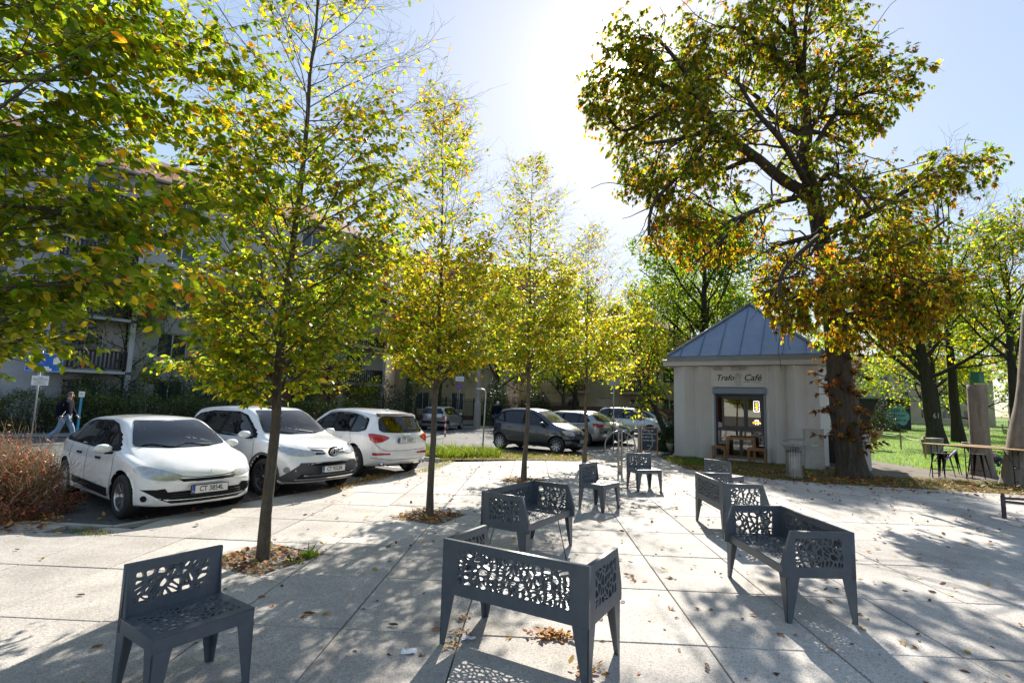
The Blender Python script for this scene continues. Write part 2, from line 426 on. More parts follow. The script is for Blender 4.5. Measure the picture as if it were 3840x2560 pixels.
for d, poly in slabs:
    lift = rr.gauss(0, .0012); tilt = (rr.gauss(0, .0015), rr.gauss(0, .0015))
    for pc in hole_cut(poly):
        if abs(sum(pc[i][0]*pc[(i+1) % len(pc)][1]-pc[(i+1) % len(pc)][0]*pc[i][1] for i in range(len(pc))))/2 < .002: continue
        V, F = slab_geom(pc, lift, tilt)
        if cnt < 290 and min(q[1] for q in pc) > 1.2:
            me = bpy.data.meshes.new('paving_slab'); me.from_pydata(V, [], F); link_mesh('paving_slab', me, m_conc, pav); cnt += 1
        else: far.add(V, F)
fo = far.build('distant_paving_slabs', m_conc, pav); fo['kind'] = 'stuff'
for P in PITS:
    sheet('planting_pit', P, -.012, m_mulch)
# concrete kerb stones along the edge of the plaza and round the parking strip
m_kerb = mat('kerb_concrete', (.33, .32, .30), .85, var=.2, vscale=4, bump=.3, bscale=80, obj=False)
def kerb_line(name, pts, w=.09, z0=-.09, z1=.004, seg=1.0):
    root = bpy.data.objects.new(name, None); C.objects.link(root); root['kind'] = 'structure'
    for a, b in zip(pts, pts[1:]):
        a = Vector((*a, 0)); b = Vector((*b, 0)); L = (b-a).length; n = max(1, round(L/seg)); d = (b-a)/L; an = math.atan2(d.y, d.x)
        for i in range(n):
            c = a+d*(L*(i+.5)/n); mb = MB(); mb.box((c.x, c.y, (z0+z1)/2+rr.gauss(0, .002)), (L/n-.012, w, z1-z0), an); mb.build('kerb_stone', m_kerb, root, bevel=.006)
    return root
kerb_line('kerb', [(-9.5, 6.2), (-6.32, 7.12), (-5.13, 7.02), (-4.2, 8.78), (-3.14, 10.78), (-2.4, 12.92), (-1.8, 15.05)])
kerb_line('kerb', PE[2:-1]+[(16, 10.7)], z1=.0)
# planted island between the bays and the plaza
ISL = [(-2.0, 15.5), (.6, 16.15), (2.2, 16.25), (2.75, 17.3), (1.4, 17.9), (-.6, 18.4), (-2.7, 18.6), (-4.6, 17.6)]
sheet('planted_island', ISL, .01, m_dry)
kerb_line('kerb', [(-2.0, 15.42), (-4.75, 17.6), (-2.75, 18.75)], z1=.05)
# small concrete setts of the path by the bicycle stands
m_sett = mat('sett_concrete', (.36, .34, .31), .85, var=.2, vscale=3, bump=.3, bscale=60, obj=False)
SP = [(2.35, 16.25), (3.15, 14.95), (5.05, 14.95), (5.25, 16.2), (5.2, 18.6), (6.0, 20.2), (4.4, 21.0), (2.9, 18.2)]
sheet('sett_bed', SP, -.045, _M['joint_sand'])
sroot = bpy.data.objects.new('sett_path', None); C.objects.link(sroot); sroot['kind'] = 'structure'
rest = MB(); ns = 0; cells = []
for i in range(-2, 46):
    for j in range(0, 60):
        x = 2.2+i*.2+(.1 if j % 2 else 0)*0; y = 14.9+j*.105
        x += (j % 2)*.1
        if inside((x, y), SP) and inside((x+.1, y+.05), SP) and inside((x-.1, y-.05), SP): cells.append((x, y))
cells.sort(key=lambda q: q[1])
sett_me = None
for x, y in cells:
    if ns < 260:
        if sett_me is None:
            mb = MB(); mb.box((0, 0, -.02), (.194, .099, .05)); o = mb.build('sett', m_sett, sroot, bevel=.004, seg=1); sett_me = o.data
        else: o = bpy.data.objects.new('sett', sett_me); C.objects.link(o); o.parent = sroot
        o.location = (x, y, rr.gauss(0, .002)); ns += 1
    else: rest.box((x, y, -.02+rr.gauss(0, .002)), (.194, .099, .05))
rest.build('far_setts', m_sett, sroot)['kind'] = 'stuff'
# painted bay line
m_line = mat('road_paint', (.62, .62, .60), .7, var=.2, vscale=8, obj=False, dirt=(.2, .2, .19), dscale=3)
def strip(name, a, b, w, z=-.046):
    a = Vector((*a, 0)); b = Vector((*b, 0)); n = (b-a).normalized(); n = Vector((-n.y, n.x, 0))*w/2
    o = sheet(name, [tuple((a+n)[:2]), tuple((b+n)[:2]), tuple((b-n)[:2]), tuple((a-n)[:2])], z, m_line); return o
strip('bay_line', (-2.2, 13.6), (-5.8, 15.6), .12)
strip('bay_line', (-3.1, 11.0), (-6.8, 13.2), .12)
# ------------------------------------------------------------------ plants
def nrm(a): return a/np.maximum(np.linalg.norm(a, axis=-1, keepdims=True), 1e-9)
def tube_arrays(P, R, sides=5):
    N, k, _ = P.shape
    T = np.empty_like(P); T[:, 1:-1] = P[:, 2:]-P[:, :-2]; T[:, 0] = P[:, 1]-P[:, 0]; T[:, -1] = P[:, -1]-P[:, -2]; T = nrm(T)
    ref = np.zeros_like(T); main = nrm(P[:, -1]-P[:, 0]); z = np.abs(main[:, 2]) > .8
    ref[z] = (1, 0, 0); ref[~z] = (0, 0, 1)
    A = nrm(np.cross(T, ref)); B = np.cross(A, T)
    an = 2*PI*np.arange(sides)/sides
    V = P[:, :, None]+R[:, :, None, None]*(A[:, :, None]*np.cos(an)[None, None, :, None]+B[:, :, None]*np.sin(an)[None, None, :, None])
    V = V.reshape(-1, 3)
    i, j, q = np.meshgrid(np.arange(N), np.arange(k-1), np.arange(sides), indexing='ij')
    b = i*k*sides+j*sides; q2 = (q+1) % sides
    F = np.stack([b+q, b+q2, b+sides+q2, b+sides+q], -1).reshape(-1, 4)
    return V, F
def spawn(P, R, n, t0, t1, length, ang, k, rng, up=0., wob=.12, rk=.5, flat=0., taper=.25, L_abs=None, keep=None, rmin=.0015, az=None, bias=1.):
    """n children on each polyline of P; length(t, parent_len) ; ang in rad from the parent's direction"""
    N, K, _ = P.shape
    t = ((np.arange(n)[None]+rng.random((N, n)))/n)**bias*(t1-t0)+t0
    f = t*(K-1); i = np.clip(f.astype(int), 0, K-2); w = (f-i)[..., None]
    ii = np.arange(N)[:, None]
    start = P[ii, i]*(1-w)+P[ii, i+1]*w; tan = nrm(P[ii, i+1]-P[ii, i]); r0 = R[ii, i]*(1-w[..., 0])+R[ii, i+1]*w[..., 0]
    pl = np.linalg.norm(np.diff(P, axis=1), axis=-1).sum(1)[:, None]
    L = length(t, pl)*np.exp(rng.normal(0, .18, t.shape))
    rnd = rng.normal(size=start.shape)
    if flat: # perpendicular mostly horizontal
        side = np.cross(tan, np.array([0, 0, 1.])); sg = np.where((np.arange(n) % 2) == 0, 1, -1)[None, :, None]
        perp = nrm(nrm(side)*sg*flat+rnd*(1-flat)*.6)
    elif az is not None:
        a = (az+np.arange(n)*2.399)[None]+rng.normal(0, .25, (N, n)); perp = np.stack([np.cos(a), np.sin(a), 0*a], -1)
    else: perp = rnd
    perp = perp-(perp*tan).sum(-1, keepdims=True)*tan; perp = nrm(perp)
    a = (ang if np.isscalar(ang) else ang(t))*np.exp(rng.normal(0, .15, t.shape)); a = a[..., None]
    d = tan*np.cos(a)+perp*np.sin(a)
    M = N*n; start = start.reshape(M, 3); d = d.reshape(M, 3); L = L.reshape(M); r0 = r0.reshape(M)
    if keep is not None:
        kp = keep(start, rng); start, d, L, r0 = start[kp], d[kp], L[kp], r0[kp]; M = len(L)
    out = np.zeros((M, k, 3)); out[:, 0] = start; st = (L/(k-1))[:, None]
    for q in range(1, k):
        d = nrm(d+rng.normal(0, wob, (M, 3))+np.array([0, 0, up])/(k-1)); out[:, q] = out[:, q-1]+d*st
    r = np.maximum(r0*rk, rmin); Rr = r[:, None]*np.linspace(1, taper, k)[None]
    return out, np.maximum(Rr, rmin*.6)
def palette(cols, weights, n, rng, jit=.18):
    cols = np.array(cols); w = np.array(weights, float); w /= w.sum()
    c = cols[rng.choice(len(cols), n, p=w)]
    return np.clip(c*np.exp(rng.normal(0, jit, (n, 1)))*np.exp(rng.normal(0, jit*.4, (n, 3))), 0.003, .9)
def leaves(C_, D, Nn, L, W, col, detail=0, bend=.15):
    """blades from base C_ along D"""
    n = len(C_); D = nrm(D); S = nrm(np.cross(D, Nn)); Nn = np.cross(S, D); L = L[:, None]; W = W[:, None]
    if detail == 0:
        V = np.stack([C_, C_+D*L*.45+S*W*.5-Nn*W*.06, C_+D*L-Nn*L*bend, C_+D*L*.45-S*W*.5-Nn*W*.06], 1).reshape(-1, 3)
        b = np.arange(n)[:, None]*4
        return V, [np.concatenate([b+[[0, 1, 2]], b+[[0, 2, 3]]])], np.repeat(col, 4, 0)
    if detail == .5:
        V = np.stack([C_, C_+D*L*.3+S*W*.47+Nn*W*.08, C_+D*L*.3-S*W*.47+Nn*W*.08, C_+D*L*.68+S*W*.42-Nn*L*bend*.4, C_+D*L*.68-S*W*.42-Nn*L*bend*.4, C_+D*L-Nn*L*bend], 1).reshape(-1, 3)
        b = np.arange(n)[:, None]*6
        return V, [np.concatenate([b+[q] for q in ([0, 1, 2], [2, 1, 3], [2, 3, 4], [4, 3, 5])])], np.repeat(col, 6, 0)
    P = [C_, C_+D*L*.22+S*W*.40+Nn*W*.10, C_+D*L*.22-S*W*.40+Nn*W*.10, C_+D*L*.58+S*W*.5+Nn*W*.08-Nn*L*bend*.3, C_+D*L*.58-S*W*.5+Nn*W*.08-Nn*L*bend*.3,
         C_+D*L*.86+S*W*.26-Nn*L*bend*.7, C_+D*L*.86-S*W*.26-Nn*L*bend*.7, C_+D*L-Nn*L*bend, C_+D*L*.4-Nn*W*.03-Nn*L*bend*.12]
    V = np.stack(P, 1).reshape(-1, 3); b = np.arange(n)[:, None]*9
    T = [[0, 1, 8], [0, 8, 2], [1, 3, 8], [8, 4, 2], [8, 3, 7], [8, 7, 4], [3, 5, 7], [4, 7, 6]]
    return V, [np.concatenate([b+[q] for q in T])], np.repeat(col, 9, 0)
def merge(parts):
    V = []; F = []; Cc = []; off = 0
    for v, f, c in parts:
        V.append(v); F += [q+off for q in f]; Cc.append(c); off += len(v)
    return np.concatenate(V), F, np.concatenate(Cc)
def wood(name, sets, m, parent, kind=None):
    V = []; F = []; off = 0
    for P, R, s in sets:
        if len(P) == 0: continue
        v, f = tube_arrays(P, R, s); V.append(v); F.append(f+off); off += len(v)
    me = np_mesh(name, np.concatenate(V), F); o = link_mesh(name, me, m, parent, smooth=True)
    if kind: o['kind'] = kind
    return o
def along(P, n, rng, t0=.05):
    """n points on each polyline: positions, directions"""
    N, K, _ = P.shape; t = t0+(1-t0)*rng.random((N, n)); f = t*(K-1); i = np.clip(f.astype(int), 0, K-2); w = (f-i)[..., None]; ii = np.arange(N)[:, None]
    return (P[ii, i]*(1-w)+P[ii, i+1]*w).reshape(-1, 3), nrm(P[ii, i+1]-P[ii, i]).reshape(-1, 3)
def bark(name, c, dark=.5, sc_=9, stretch=(1, 1, .18), moss=None):
    M = bpy.data.materials.new(name); M.use_nodes = True; nt = M.node_tree; p = nt.nodes['Principled BSDF']
    v = _pos(nt, stretch); f = _noise(nt, sc_, 7, .7, v, .5)
    c = np.array(c); col = _ramp(nt, f, [(.3, c*dark), (.55, c), (.75, c*1.35)])
    pt = _ramp(nt, _noise(nt, 7, 5, .7, _pos(nt)), [(.55, 0.), (.68, .6)]); col = _mix(nt, col, moss if moss is not None else c*1.7, pt)
    nt.links.new(col, p.inputs['Base Color']); p.inputs['Roughness'].default_value = .9; p.inputs['Specular IOR Level'].default_value = .2
    nt.links.new(_bump(nt, f, 1., .02), p.inputs['Normal']); return M
m_bark_y = bark('smooth_bark', (.12, .095, .07), .5, 22, (1, 1, .3), (.15, .145, .10))
m_bark_c = bark('furrowed_bark', (.072, .058, .046), .35, 12, (1, 1, .16))
m_bark_d = bark('dark_bark', (.045, .038, .03), .5, 9)
m_leaf_h = leaf_mat('hornbeam_leaf', .62, .38, .4, 2.1)
m_leaf_c = leaf_mat('chestnut_leaf', .58, .45, .3, 1.9)
m_leaf_b = leaf_mat('broadleaf', .6, .45, .3, 2.0)
GRN, LIM, YEL, ORG, BRN = (.085, .14, .012), (.165, .215, .016), (.38, .31, .02), (.34, .15, .02), (.14, .065, .025)
def branch_profile(kind):
    return kind
def hornbeam(base, height, name_label, seed, crown0=1.95, rad=1.25, leafn=3, pal=(.42, .33, .17, .05, .03), bare=.72, lean=(0, 0), trunk_r=.07, leafL=.085, nbr=46, mass_top=None, detail=1, group='young street trees in pits along the car park', sub=(9, 5), leaf_parts=0, widest=.3, top_r=.25, keepfn=None):
    rng = np.random.default_rng(seed)
    t = thing('hornbeam_tree', name_label, 'tree', (base[0], base[1], 0), group=group)
    k = 18; zz = np.linspace(-.05, height, k); P = np.zeros((1, k, 3)); P[0, :, 2] = zz
    wx = np.cumsum(rng.normal(0, .018, k)); wy = np.cumsum(rng.normal(0, .018, k)); wx -= wx[0]; wy -= wy[0]
    P[0, :, 0] = wx+lean[0]*zz; P[0, :, 1] = wy+lean[1]*zz
    u = np.linspace(0, 1, k); R = (trunk_r*(1-u)**1.25+.004)[None]; R[0, 0] *= 1.2
    wood('trunk', [(P, R, 14)], m_bark_y, t)
    H = height
    mt = mass_top or bare*H
    def rl(tt, pl):
        z = tt*H; s = (z-crown0)/(H-crown0); s = np.clip(s, 0, 1)
        prof = np.where(s < widest, .62+.38*s/widest, 1-(s-widest)/(1-widest)*(1-top_r))
        return rad*1.18*prof
    B1, R1 = spawn(P, R, nbr, crown0/H, .985, rl, lambda t_: 1.12-.45*t_, 8, rng, up=.16, wob=.09, rk=.30, az=rng.random()*6, taper=.2, rmin=.003, bias=1.35)
    B2, R2 = spawn(B1, R1, sub[0], .15, .98, lambda t_, pl: pl*(.42-.2*t_)*1.0+.05, .75, 5, rng, up=-.02, wob=.12, rk=.55, flat=.75, taper=.3, rmin=.0022)
    B3, R3 = spawn(B2, R2, sub[1], .2, 1., lambda t_, pl: .09+pl*.35, .7, 3, rng, up=-.1, wob=.15, rk=.6, flat=.6, taper=.5, rmin=.0014)
    if keepfn is not None:
        q1, q2, q3 = [keepfn(B[:, -1]) for B in (B1, B2, B3)]; B1, R1, B2, R2, B3, R3 = B1[q1], R1[q1], B2[q2], R2[q2], B3[q3], R3[q3]
    wood('branches', [(B1, R1, 6), (B2, R2, 4), (B3, R3, 3)], m_bark_y, t)
    tw = np.concatenate([B3, ])
    C_, D = along(tw, leafn, rng); C2, D2 = along(B2, leafn*3, rng, .2); C_ = np.concatenate([C_, C2]); D = np.concatenate([D, D2])
    # thin out where the crown is bare: towards the top, and outwards there
    z = C_[:, 2]; r = np.hypot(C_[:, 0]-np.interp(z, zz, P[0, :, 0]), C_[:, 1]-np.interp(z, zz, P[0, :, 1]))
    top = np.clip((z-mt)/(H-mt), 0, 1); pr = np.where(z < mt, .9, np.clip(.40-.22*top-r*.3, .05, 1))
    clump = np.sin(C_[:, 0]*3.1+seed)*np.sin(C_[:, 1]*2.7+seed*2)*np.sin(z*3.3+seed)
    kp = rng.random(len(C_)) < np.clip(pr*(.82+.5*clump), 0, 1)
    if keepfn is not None: kp &= keepfn(C_)
    C_, D = C_[kp], D[kp]; n = len(C_); z = z[kp]
    S = nrm(np.cross(D, [0, 0, 1.])+1e-6)*np.where(rng.random(n) < .5, 1, -1)[:, None]
    D = nrm(D*.55+S*.75+rng.normal(0, .3, (n, 3))+np.array([0, 0, -.45]))
    Nn = nrm(np.array([0, 0, 1.])+rng.normal(0, .45, (n, 3)))
    L = leafL*np.exp(rng.normal(0, .22, n)); W = L*(.48+.1*rng.random(n))
    w = np.array(pal, float); col = palette([GRN, LIM, YEL, ORG, BRN], w, n, rng)
    topf = np.clip((z-mt*.72)/(H*.3), 0, 1)*.75; sw = rng.random(n) < topf*.6
    col[sw] = palette([YEL, ORG, LIM], (.66, .1, .24), sw.sum(), rng)
    if leaf_parts:
        # the largest leaves of the nearest crown are parts of their own
        wp = C_+np.array([base[0], base[1], 0]); d = np.linalg.norm(wp-np.array([0, 0, CAMH]), axis=1)
        pxl = 1920+FPX*(wp@np.array(cR)-0)/np.maximum(wp@np.array(cF)-CAMH*cF.z, .1)
        inv = np.where((pxl > 0) & (wp[:, 1] > .8), d, 99); idx = np.argsort(inv)[:leaf_parts]
        protos = []
        for c in ([GRN, LIM, YEL, LIM, GRN, ORG]):
            v, f, cc = leaves(np.zeros((1, 3)), np.array([[1., 0, 0]]), np.array([[0, 0, 1.]]), np.array([1.]), np.array([.54]), np.array([c]), 1)
            me = np_mesh('leaf', v, f, cc); me.materials.append(m_leaf_h); protos.append(me)
        for q in idx:
            o = bpy.data.objects.new('leaf', protos[int(rng.integers(6))]); C.objects.link(o); o.parent = t
            x = Vector(D[q]); y = Vector(np.cross(Nn[q], D[q])).normalized(); zv = x.cross(y)
            Mx = Matrix((x, y, zv)).transposed().to_4x4(); Mx.translation = Vector(C_[q]); o.matrix_basis = Mx @ Matrix.Scale(float(L[q]), 4)
        kp = np.ones(n, bool); kp[idx] = False; C_, D, Nn, L, W, col = C_[kp], D[kp], Nn[kp], L[kp], W[kp], col[kp]
    dd = np.hypot(C_[:, 0]+base[0], C_[:, 1]+base[1]); nr = dd < 3.4
    v, f, cc = merge([leaves(C_[q], D[q], Nn[q], L[q], W[q], col[q], dt) for q, dt in ((nr, 1), (~nr, .5)) if q.any()])
    o = link_mesh('foliage', np_mesh('foliage', v, f, cc), m_leaf_h, t); o['kind'] = 'stuff'
    return t, len(C_)
nl = []
nl.append(hornbeam((-3.75, 2.75), 8.2, 'green and yellow tree cut by the left edge, its crown filling the upper left corner', 21, crown0=1.5, rad=2.15, leafn=12, pal=(.36, .46, .16, .015, .005), nbr=100, trunk_r=.085, leafL=.070, sub=(14, 6), mass_top=8, leaf_parts=220, top_r=.6,
    keepfn=lambda c: (c[:, 1] > .15)))
nl.append(hornbeam(pits[0], 8.6, 'tall slender tree with open twiggy top, in the first mulched pit', 33, crown0=1.62, rad=1.5, leafn=7, lean=(.025, -.01), mass_top=5.0, trunk_r=.06, nbr=88, leafL=.064, sub=(12, 5), top_r=.45, pal=(.34, .46, .17, .02, .01)))
nl.append(hornbeam(pits[1], 6.5, 'yellowing tree in the second mulched pit in front of the white car seen from behind', 45, crown0=1.9, rad=1.35, leafn=7, pal=(.22, .42, .32, .03, .01), mass_top=4.2, trunk_r=.052, nbr=70, leafL=.066, sub=(11, 5)))
nl.append(hornbeam(pits[2], 7.5, 'light green tree rising in front of the dark small car', 57, crown0=2.2, rad=1.6, leafn=7, pal=(.26, .48, .23, .02, .01), mass_top=4.9, trunk_r=.06, nbr=76, leafL=.072, sub=(11, 5), lean=(-.004, 0)))
nl.append(hornbeam(pits[3], 7.0, 'lower bright yellow-green tree next to the bicycle stands, with a thin bare leader', 69, crown0=2.3, rad=2.0, leafn=7, pal=(.22, .46, .29, .02, .01), mass_top=4.5, trunk_r=.06, nbr=66, leafL=.085, sub=(11, 4), widest=.4, top_r=.2))
print('hornbeam leaves', [q[1] for q in nl])

# ---- horse chestnut with explicit limbs
def limb(pts, r0, r1, k=14):
    """pts: world points; smooth resample"""
    pts = np.array([tuple(p) for p in pts], float); n = len(pts); t = np.linspace(0, n-1, k); i = np.clip(t.astype(int), 0, n-2); w = (t-i)[:, None]
    p0 = pts[np.maximum(i-1, 0)]; p1 = pts[i]; p2 = pts[i+1]; p3 = pts[np.minimum(i+2, n-1)]
    q = .5*((2*p1)+(-p0+p2)*w+(2*p0-5*p1+4*p2-p3)*w**2+(-p0+3*p1-3*p2+p3)*w**3)
    return q[None], np.linspace(r0, r1, k)[None]
def palmate(C_, D, Nn, L, col, rng, nleaf=4, width=.40, spread=1.05):
    n = len(C_); D = nrm(D); S = nrm(np.cross(D, Nn)); out = []
    for q in range(nleaf):
        a = (q-(nleaf-1)/2)/((nleaf-1)/2)*spread; d = D*math.cos(a)+S*math.sin(a)
        l = L*(1-.28*abs(a)/spread)*np.exp(rng.normal(0, .08, n)); out.append(leaves(C_, nrm(d+np.array([0, 0, -.25])+rng.normal(0, .1, (n, 3))), Nn, l, l*width, col*np.exp(rng.normal(0, .12, (n, 1))), 0, .28))
    return merge(out)
def chestnut(base, limbs, label, seed, n1=9, L1=1.7, n2=8, n3=5, leafn=2, leafL=.17, pal=None, droop=-.55, min_z=2.0, collar=True, group=None, trunk=None, keepfn=None, palf=None, sp=(.2, 1.), name='chestnut_tree', bm=None, leafm=None, palm=True, rk1=.42):
    rng = np.random.default_rng(seed); b = np.array([base[0], base[1], 0.])
    t = thing(name, label, 'tree', (base[0], base[1], 0), group=group)
    bm = bm or m_bark_c
    tP, tR = trunk; wood('trunk', [(tP-b, tR, 18)], bm, t)
    k = max(l[0].shape[1] for l in limbs)
    LP = np.concatenate([l[0] for l in limbs])-b; LR = np.concatenate([l[1] for l in limbs])
    B1, R1 = spawn(LP, LR, n1, sp[0], sp[1], lambda t_, pl: L1*(.75+.5*rng.random(t_.shape))*np.minimum(1, .45+pl/8), .85, 8, rng, up=.05, wob=.16, rk=rk1, taper=.3, rmin=.012)
    B2, R2 = spawn(B1, R1, n2, .15, 1, lambda t_, pl: .35+pl*.33*(1.2-t_), .8, 6, rng, up=droop*.6, wob=.16, rk=.5, taper=.4, rmin=.006)
    B3, R3 = spawn(B2, R2, n3, .2, 1, lambda t_, pl: .18+pl*.3, .7, 3, rng, up=droop, wob=.15, rk=.5, taper=.5, rmin=.004)
    if keepfn is not None:
        q3 = keepfn(B3[:, -1]+b, rng); B3, R3 = B3[q3], R3[q3]; q2 = keepfn(B2[:, -1]+b, rng); B2, R2 = B2[q2], R2[q2]
    wood('limbs', [(LP, LR, 10)], bm, t); wood('branches', [(B1, R1, 6), (B2, R2, 4), (B3, R3, 3)], bm, t)
    C_, D = along(B3, leafn, rng, .3); C_ = np.concatenate([C_, B3[:, -1]]); D = np.concatenate([D, nrm(B3[:, -1]-B3[:, -2])])
    kp = C_[:, 2] > min_z
    if keepfn is not None: kp &= keepfn(C_+b, rng)
    C_, D = C_[kp], D[kp]; n = len(C_)
    D = nrm(D+rng.normal(0, .55, (n, 3))+np.array([0, 0, -.5])); Nn = nrm(np.array([0, 0, 1.])+rng.normal(0, .4, (n, 3)))
    w = pal or (.40, .30, .20, .06, .04)
    col = palette([GRN, LIM, YEL, ORG, BRN], w, n, rng, .22)
    if palf is not None:
        s = palf(C_+b, rng); col[s] = palette([ORG, BRN, YEL, (.26, .15, .02)], (.24, .08, .46, .22), s.sum(), rng, .22)
    L = leafL*np.exp(rng.normal(0, .2, n))
    v, f, cc = palmate(C_, D, Nn, L, col, rng) if palm else leaves(C_, D, Nn, L, L*.6, col, 0)
    o = link_mesh('foliage', np_mesh('foliage', v, f, cc), leafm or m_leaf_c, t); o['kind'] = 'stuff'
    return t, n
g0 = G(1960, 1092)
def A_(x, y, Y): return AT(x, y, Y)
tp = [(g0.x, g0.y, -.1), A_(1945, 1000, g0.y), A_(1928, 860, g0.y), A_(1915, 720, g0.y+.1), A_(1900, 630, g0.y+.2), A_(1885, 540, g0.y+.2), A_(1868, 450, g0.y+.2)]
TP, TR = limb(tp, .36, .21, 22); TR[0, 0] = .50; TR[0, 1] = .40
lim = [limb([tp[-1], A_(1850, 370, 14.3), A_(1853, 300, 14.2), A_(1845, 200, 14.2), A_(1825, 90, 14.1), A_(1800, -60, 14.0)], .2, .07),
       limb([tp[-1], A_(1800, 415, 14.0), A_(1735, 360, 13.8), A_(1650, 300, 13.6), A_(1570, 225, 13.4), A_(1480, 175, 13.2), A_(1425, 160, 13.1)], .17, .05),
       limb([A_(1735, 360, 13.8), A_(1690, 330, 13.2), A_(1640, 300, 12.6), A_(1560, 320, 12.2), A_(1480, 330, 11.8)], .1, .035),
       limb([A_(1650, 300, 13.6), A_(1600, 250, 13.9), A_(1560, 230, 14.6), A_(1500, 250, 15.2)], .09, .03),
       limb([A_(1853, 300, 14.2), A_(1790, 280, 14.8), A_(1730, 215, 15.2), A_(1640, 160, 15.6), A_(1570, 120, 16)], .09, .03),
       limb([A_(1845, 200, 14.2), A_(1780, 130, 13.8), A_(1700, 70, 13.4), A_(1640, 60, 13.1)], .09, .03),
       limb([A_(1845, 200, 14.2), A_(1900, 140, 14.5), A_(1960, 110, 14.9), A_(2010, 110, 15.2)], .09, .03),
       limb([A_(1850, 370, 14.3), A_(1920, 260, 14.0), A_(1970, 220, 13.6), A_(2040, 205, 13.3)], .08, .03),
       limb([A_(1853, 300, 14.2), A_(1900, 310, 15.0), A_(1950, 330, 15.6)], .08, .03),
       limb([tp[-1], A_(1800, 460, 13.4), A_(1720, 490, 12.7), A_(1640, 520, 12.2), A_(1570, 500, 11.8)], .1, .03),
       limb([tp[-2], A_(1800, 560, 15.2), A_(1720, 600, 16)], .09, .03),
       limb([tp[-2], A_(1860, 560, 13.0), A_(1800, 620, 12.0), A_(1790, 680, 11.6)], .09, .03),
       limb([tp[-2], A_(1980, 500, 13.8), A_(2080, 440, 13.4), A_(2190, 390, 13.0)], .11, .03),
       limb([tp[-3], A_(1990, 590, 14.4), A_(2090, 560, 14.8), A_(2180, 500, 15.1)], .10, .03),
       limb([tp[-3], A_(1980, 660, 13.2), A_(2050, 680, 12.6), A_(2110, 690, 12.2)], .09, .03),
       limb([tp[-2], A_(1920, 470, 15.4), A_(1990, 440, 16.4), A_(2060, 470, 17)], .10, .03),
       limb([tp[-1], A_(1800, 330, 12.6), A_(1740, 260, 11.8), A_(1690, 180, 11.4)], .10, .03),
       limb([A_(1650, 300, 13.6), A_(1590, 190, 13.0), A_(1530, 110, 12.6), A_(1490, 80, 12.4)], .08, .03),
       limb([A_(1570, 225, 13.4), A_(1500, 270, 13.6), A_(1430, 300, 13.9), A_(1390, 260, 14)], .07, .03),
       limb([A_(1640, 300, 12.6), A_(1560, 400, 12.4), A_(1500, 470, 12.2), A_(1490, 540, 12.1)], .07, .03),
       limb([A_(1735, 360, 13.8), A_(1640, 400, 14.6), A_(1560, 440, 15.2), A_(1500, 420, 15.5)], .08, .03),
       limb([A_(1720, 490, 12.7), A_(1650, 560, 12.5), A_(1600, 600, 12.3)], .06, .02),
       limb([tp[3], A_(1970, 660, 13.2), A_(2010, 640, 12.7), A_(2070, 620, 12.4)], .07, .02), limb([tp[3], A_(1870, 690, 13.4), A_(1830, 680, 12.8), A_(1800, 710, 12.5)], .06, .02), limb([tp[3], A_(1960, 720, 14.6), A_(2020, 720, 15.2)], .07, .02), limb([tp[3], A_(1950, 730, 13.2), A_(2000, 740, 12.6)], .05, .02),
       limb([tp[-1], A_(1900, 400, 13.2), A_(1950, 420, 12.4), A_(2000, 480, 12)], .08, .03), limb([tp[-2], A_(1840, 620, 13.0), A_(1800, 640, 12.4)], .06, .02),
       limb([A_(1825, 90, 14.1), A_(1760, 20, 14.0), A_(1700, -60, 13.8)], .07, .03),
       limb([A_(1845, 200, 14.2), A_(1850, 60, 13.2), A_(1860, -40, 12.6)], .07, .03)]
MLIM = [(1735, 360), (1650, 300)]
def frame_xy(P):
    z = P@np.array(cF)-CAMH*cF.z; x = (1920+FPX*(P@np.array(cR)-CAMH*cR.z)/z)/DS; y = (1280-FPX*(P@np.array(cU)-CAMH*cU.z)/z)/DS
    return x, y
EL = [(1440, 200, 120, 150, 13.4), (1540, 350, 150, 175, 13.2), (1620, 500, 135, 125, 12.8), (1700, 130, 190, 190, 13.8), (1880, 120, 165, 200, 14), (1990, 200, 105, 150, 14.2), (1800, 330, 190, 165, 13.8), (1890, 500, 140, 140, 14), (1830, 655, 85, 95, 13), (2080, 500, 145, 145, 14), (2070, 650, 135, 115, 13.6), (2180, 440, 70, 90, 13.4), (1985, 610, 140, 130, 13.6), (1985, 730, 120, 90, 13.4), (1815, 700, 60, 75, 12.8)]
EL = [(np.array(AT(x, y, Y)), np.array([rx*.0117*Y/14, 2.3, rz*.0117*Y/14])) for x, y, rx, rz, Y in EL]
def crown_keep(P, r):
    q = np.min([np.sqrt((((P-c)/s_)**2).sum(1)) for c, s_ in EL], 0)+.12*np.sin(P[:, 0]*4)*np.sin(P[:, 2]*5)
    s0 = np.array(AT(1427, 148, 13.3)); dd = np.array(ray(1427, 148)); dd /= np.linalg.norm(dd); w_ = P-s0; gap = np.linalg.norm(w_-(w_@dd)[:, None]*dd, axis=1) < .12     # a hole in the crown
    q[gap] = 9
    low = np.hypot(P[:, 0]-g0.x, P[:, 1]-g0.y) < 1.0
    return (r.random(len(P)) < np.clip((1.12-q)/.2, 0, 1)) | (low & (r.random(len(P)) < .25))
t, n = chestnut(g0, lim, 'huge chestnut with brown and golden leaves and a long limb reaching left over the cafe', 5, n1=11, L1=1.6, n2=9, n3=5, leafn=4, leafL=.118, keepfn=crown_keep, trunk=(TP, TR), min_z=1.9,
    palf=lambda P, r: (r.random(len(P)) < np.clip(.55-(P[:, 2]-3.5)*.105, .05, .55)))
print('chestnut', n)
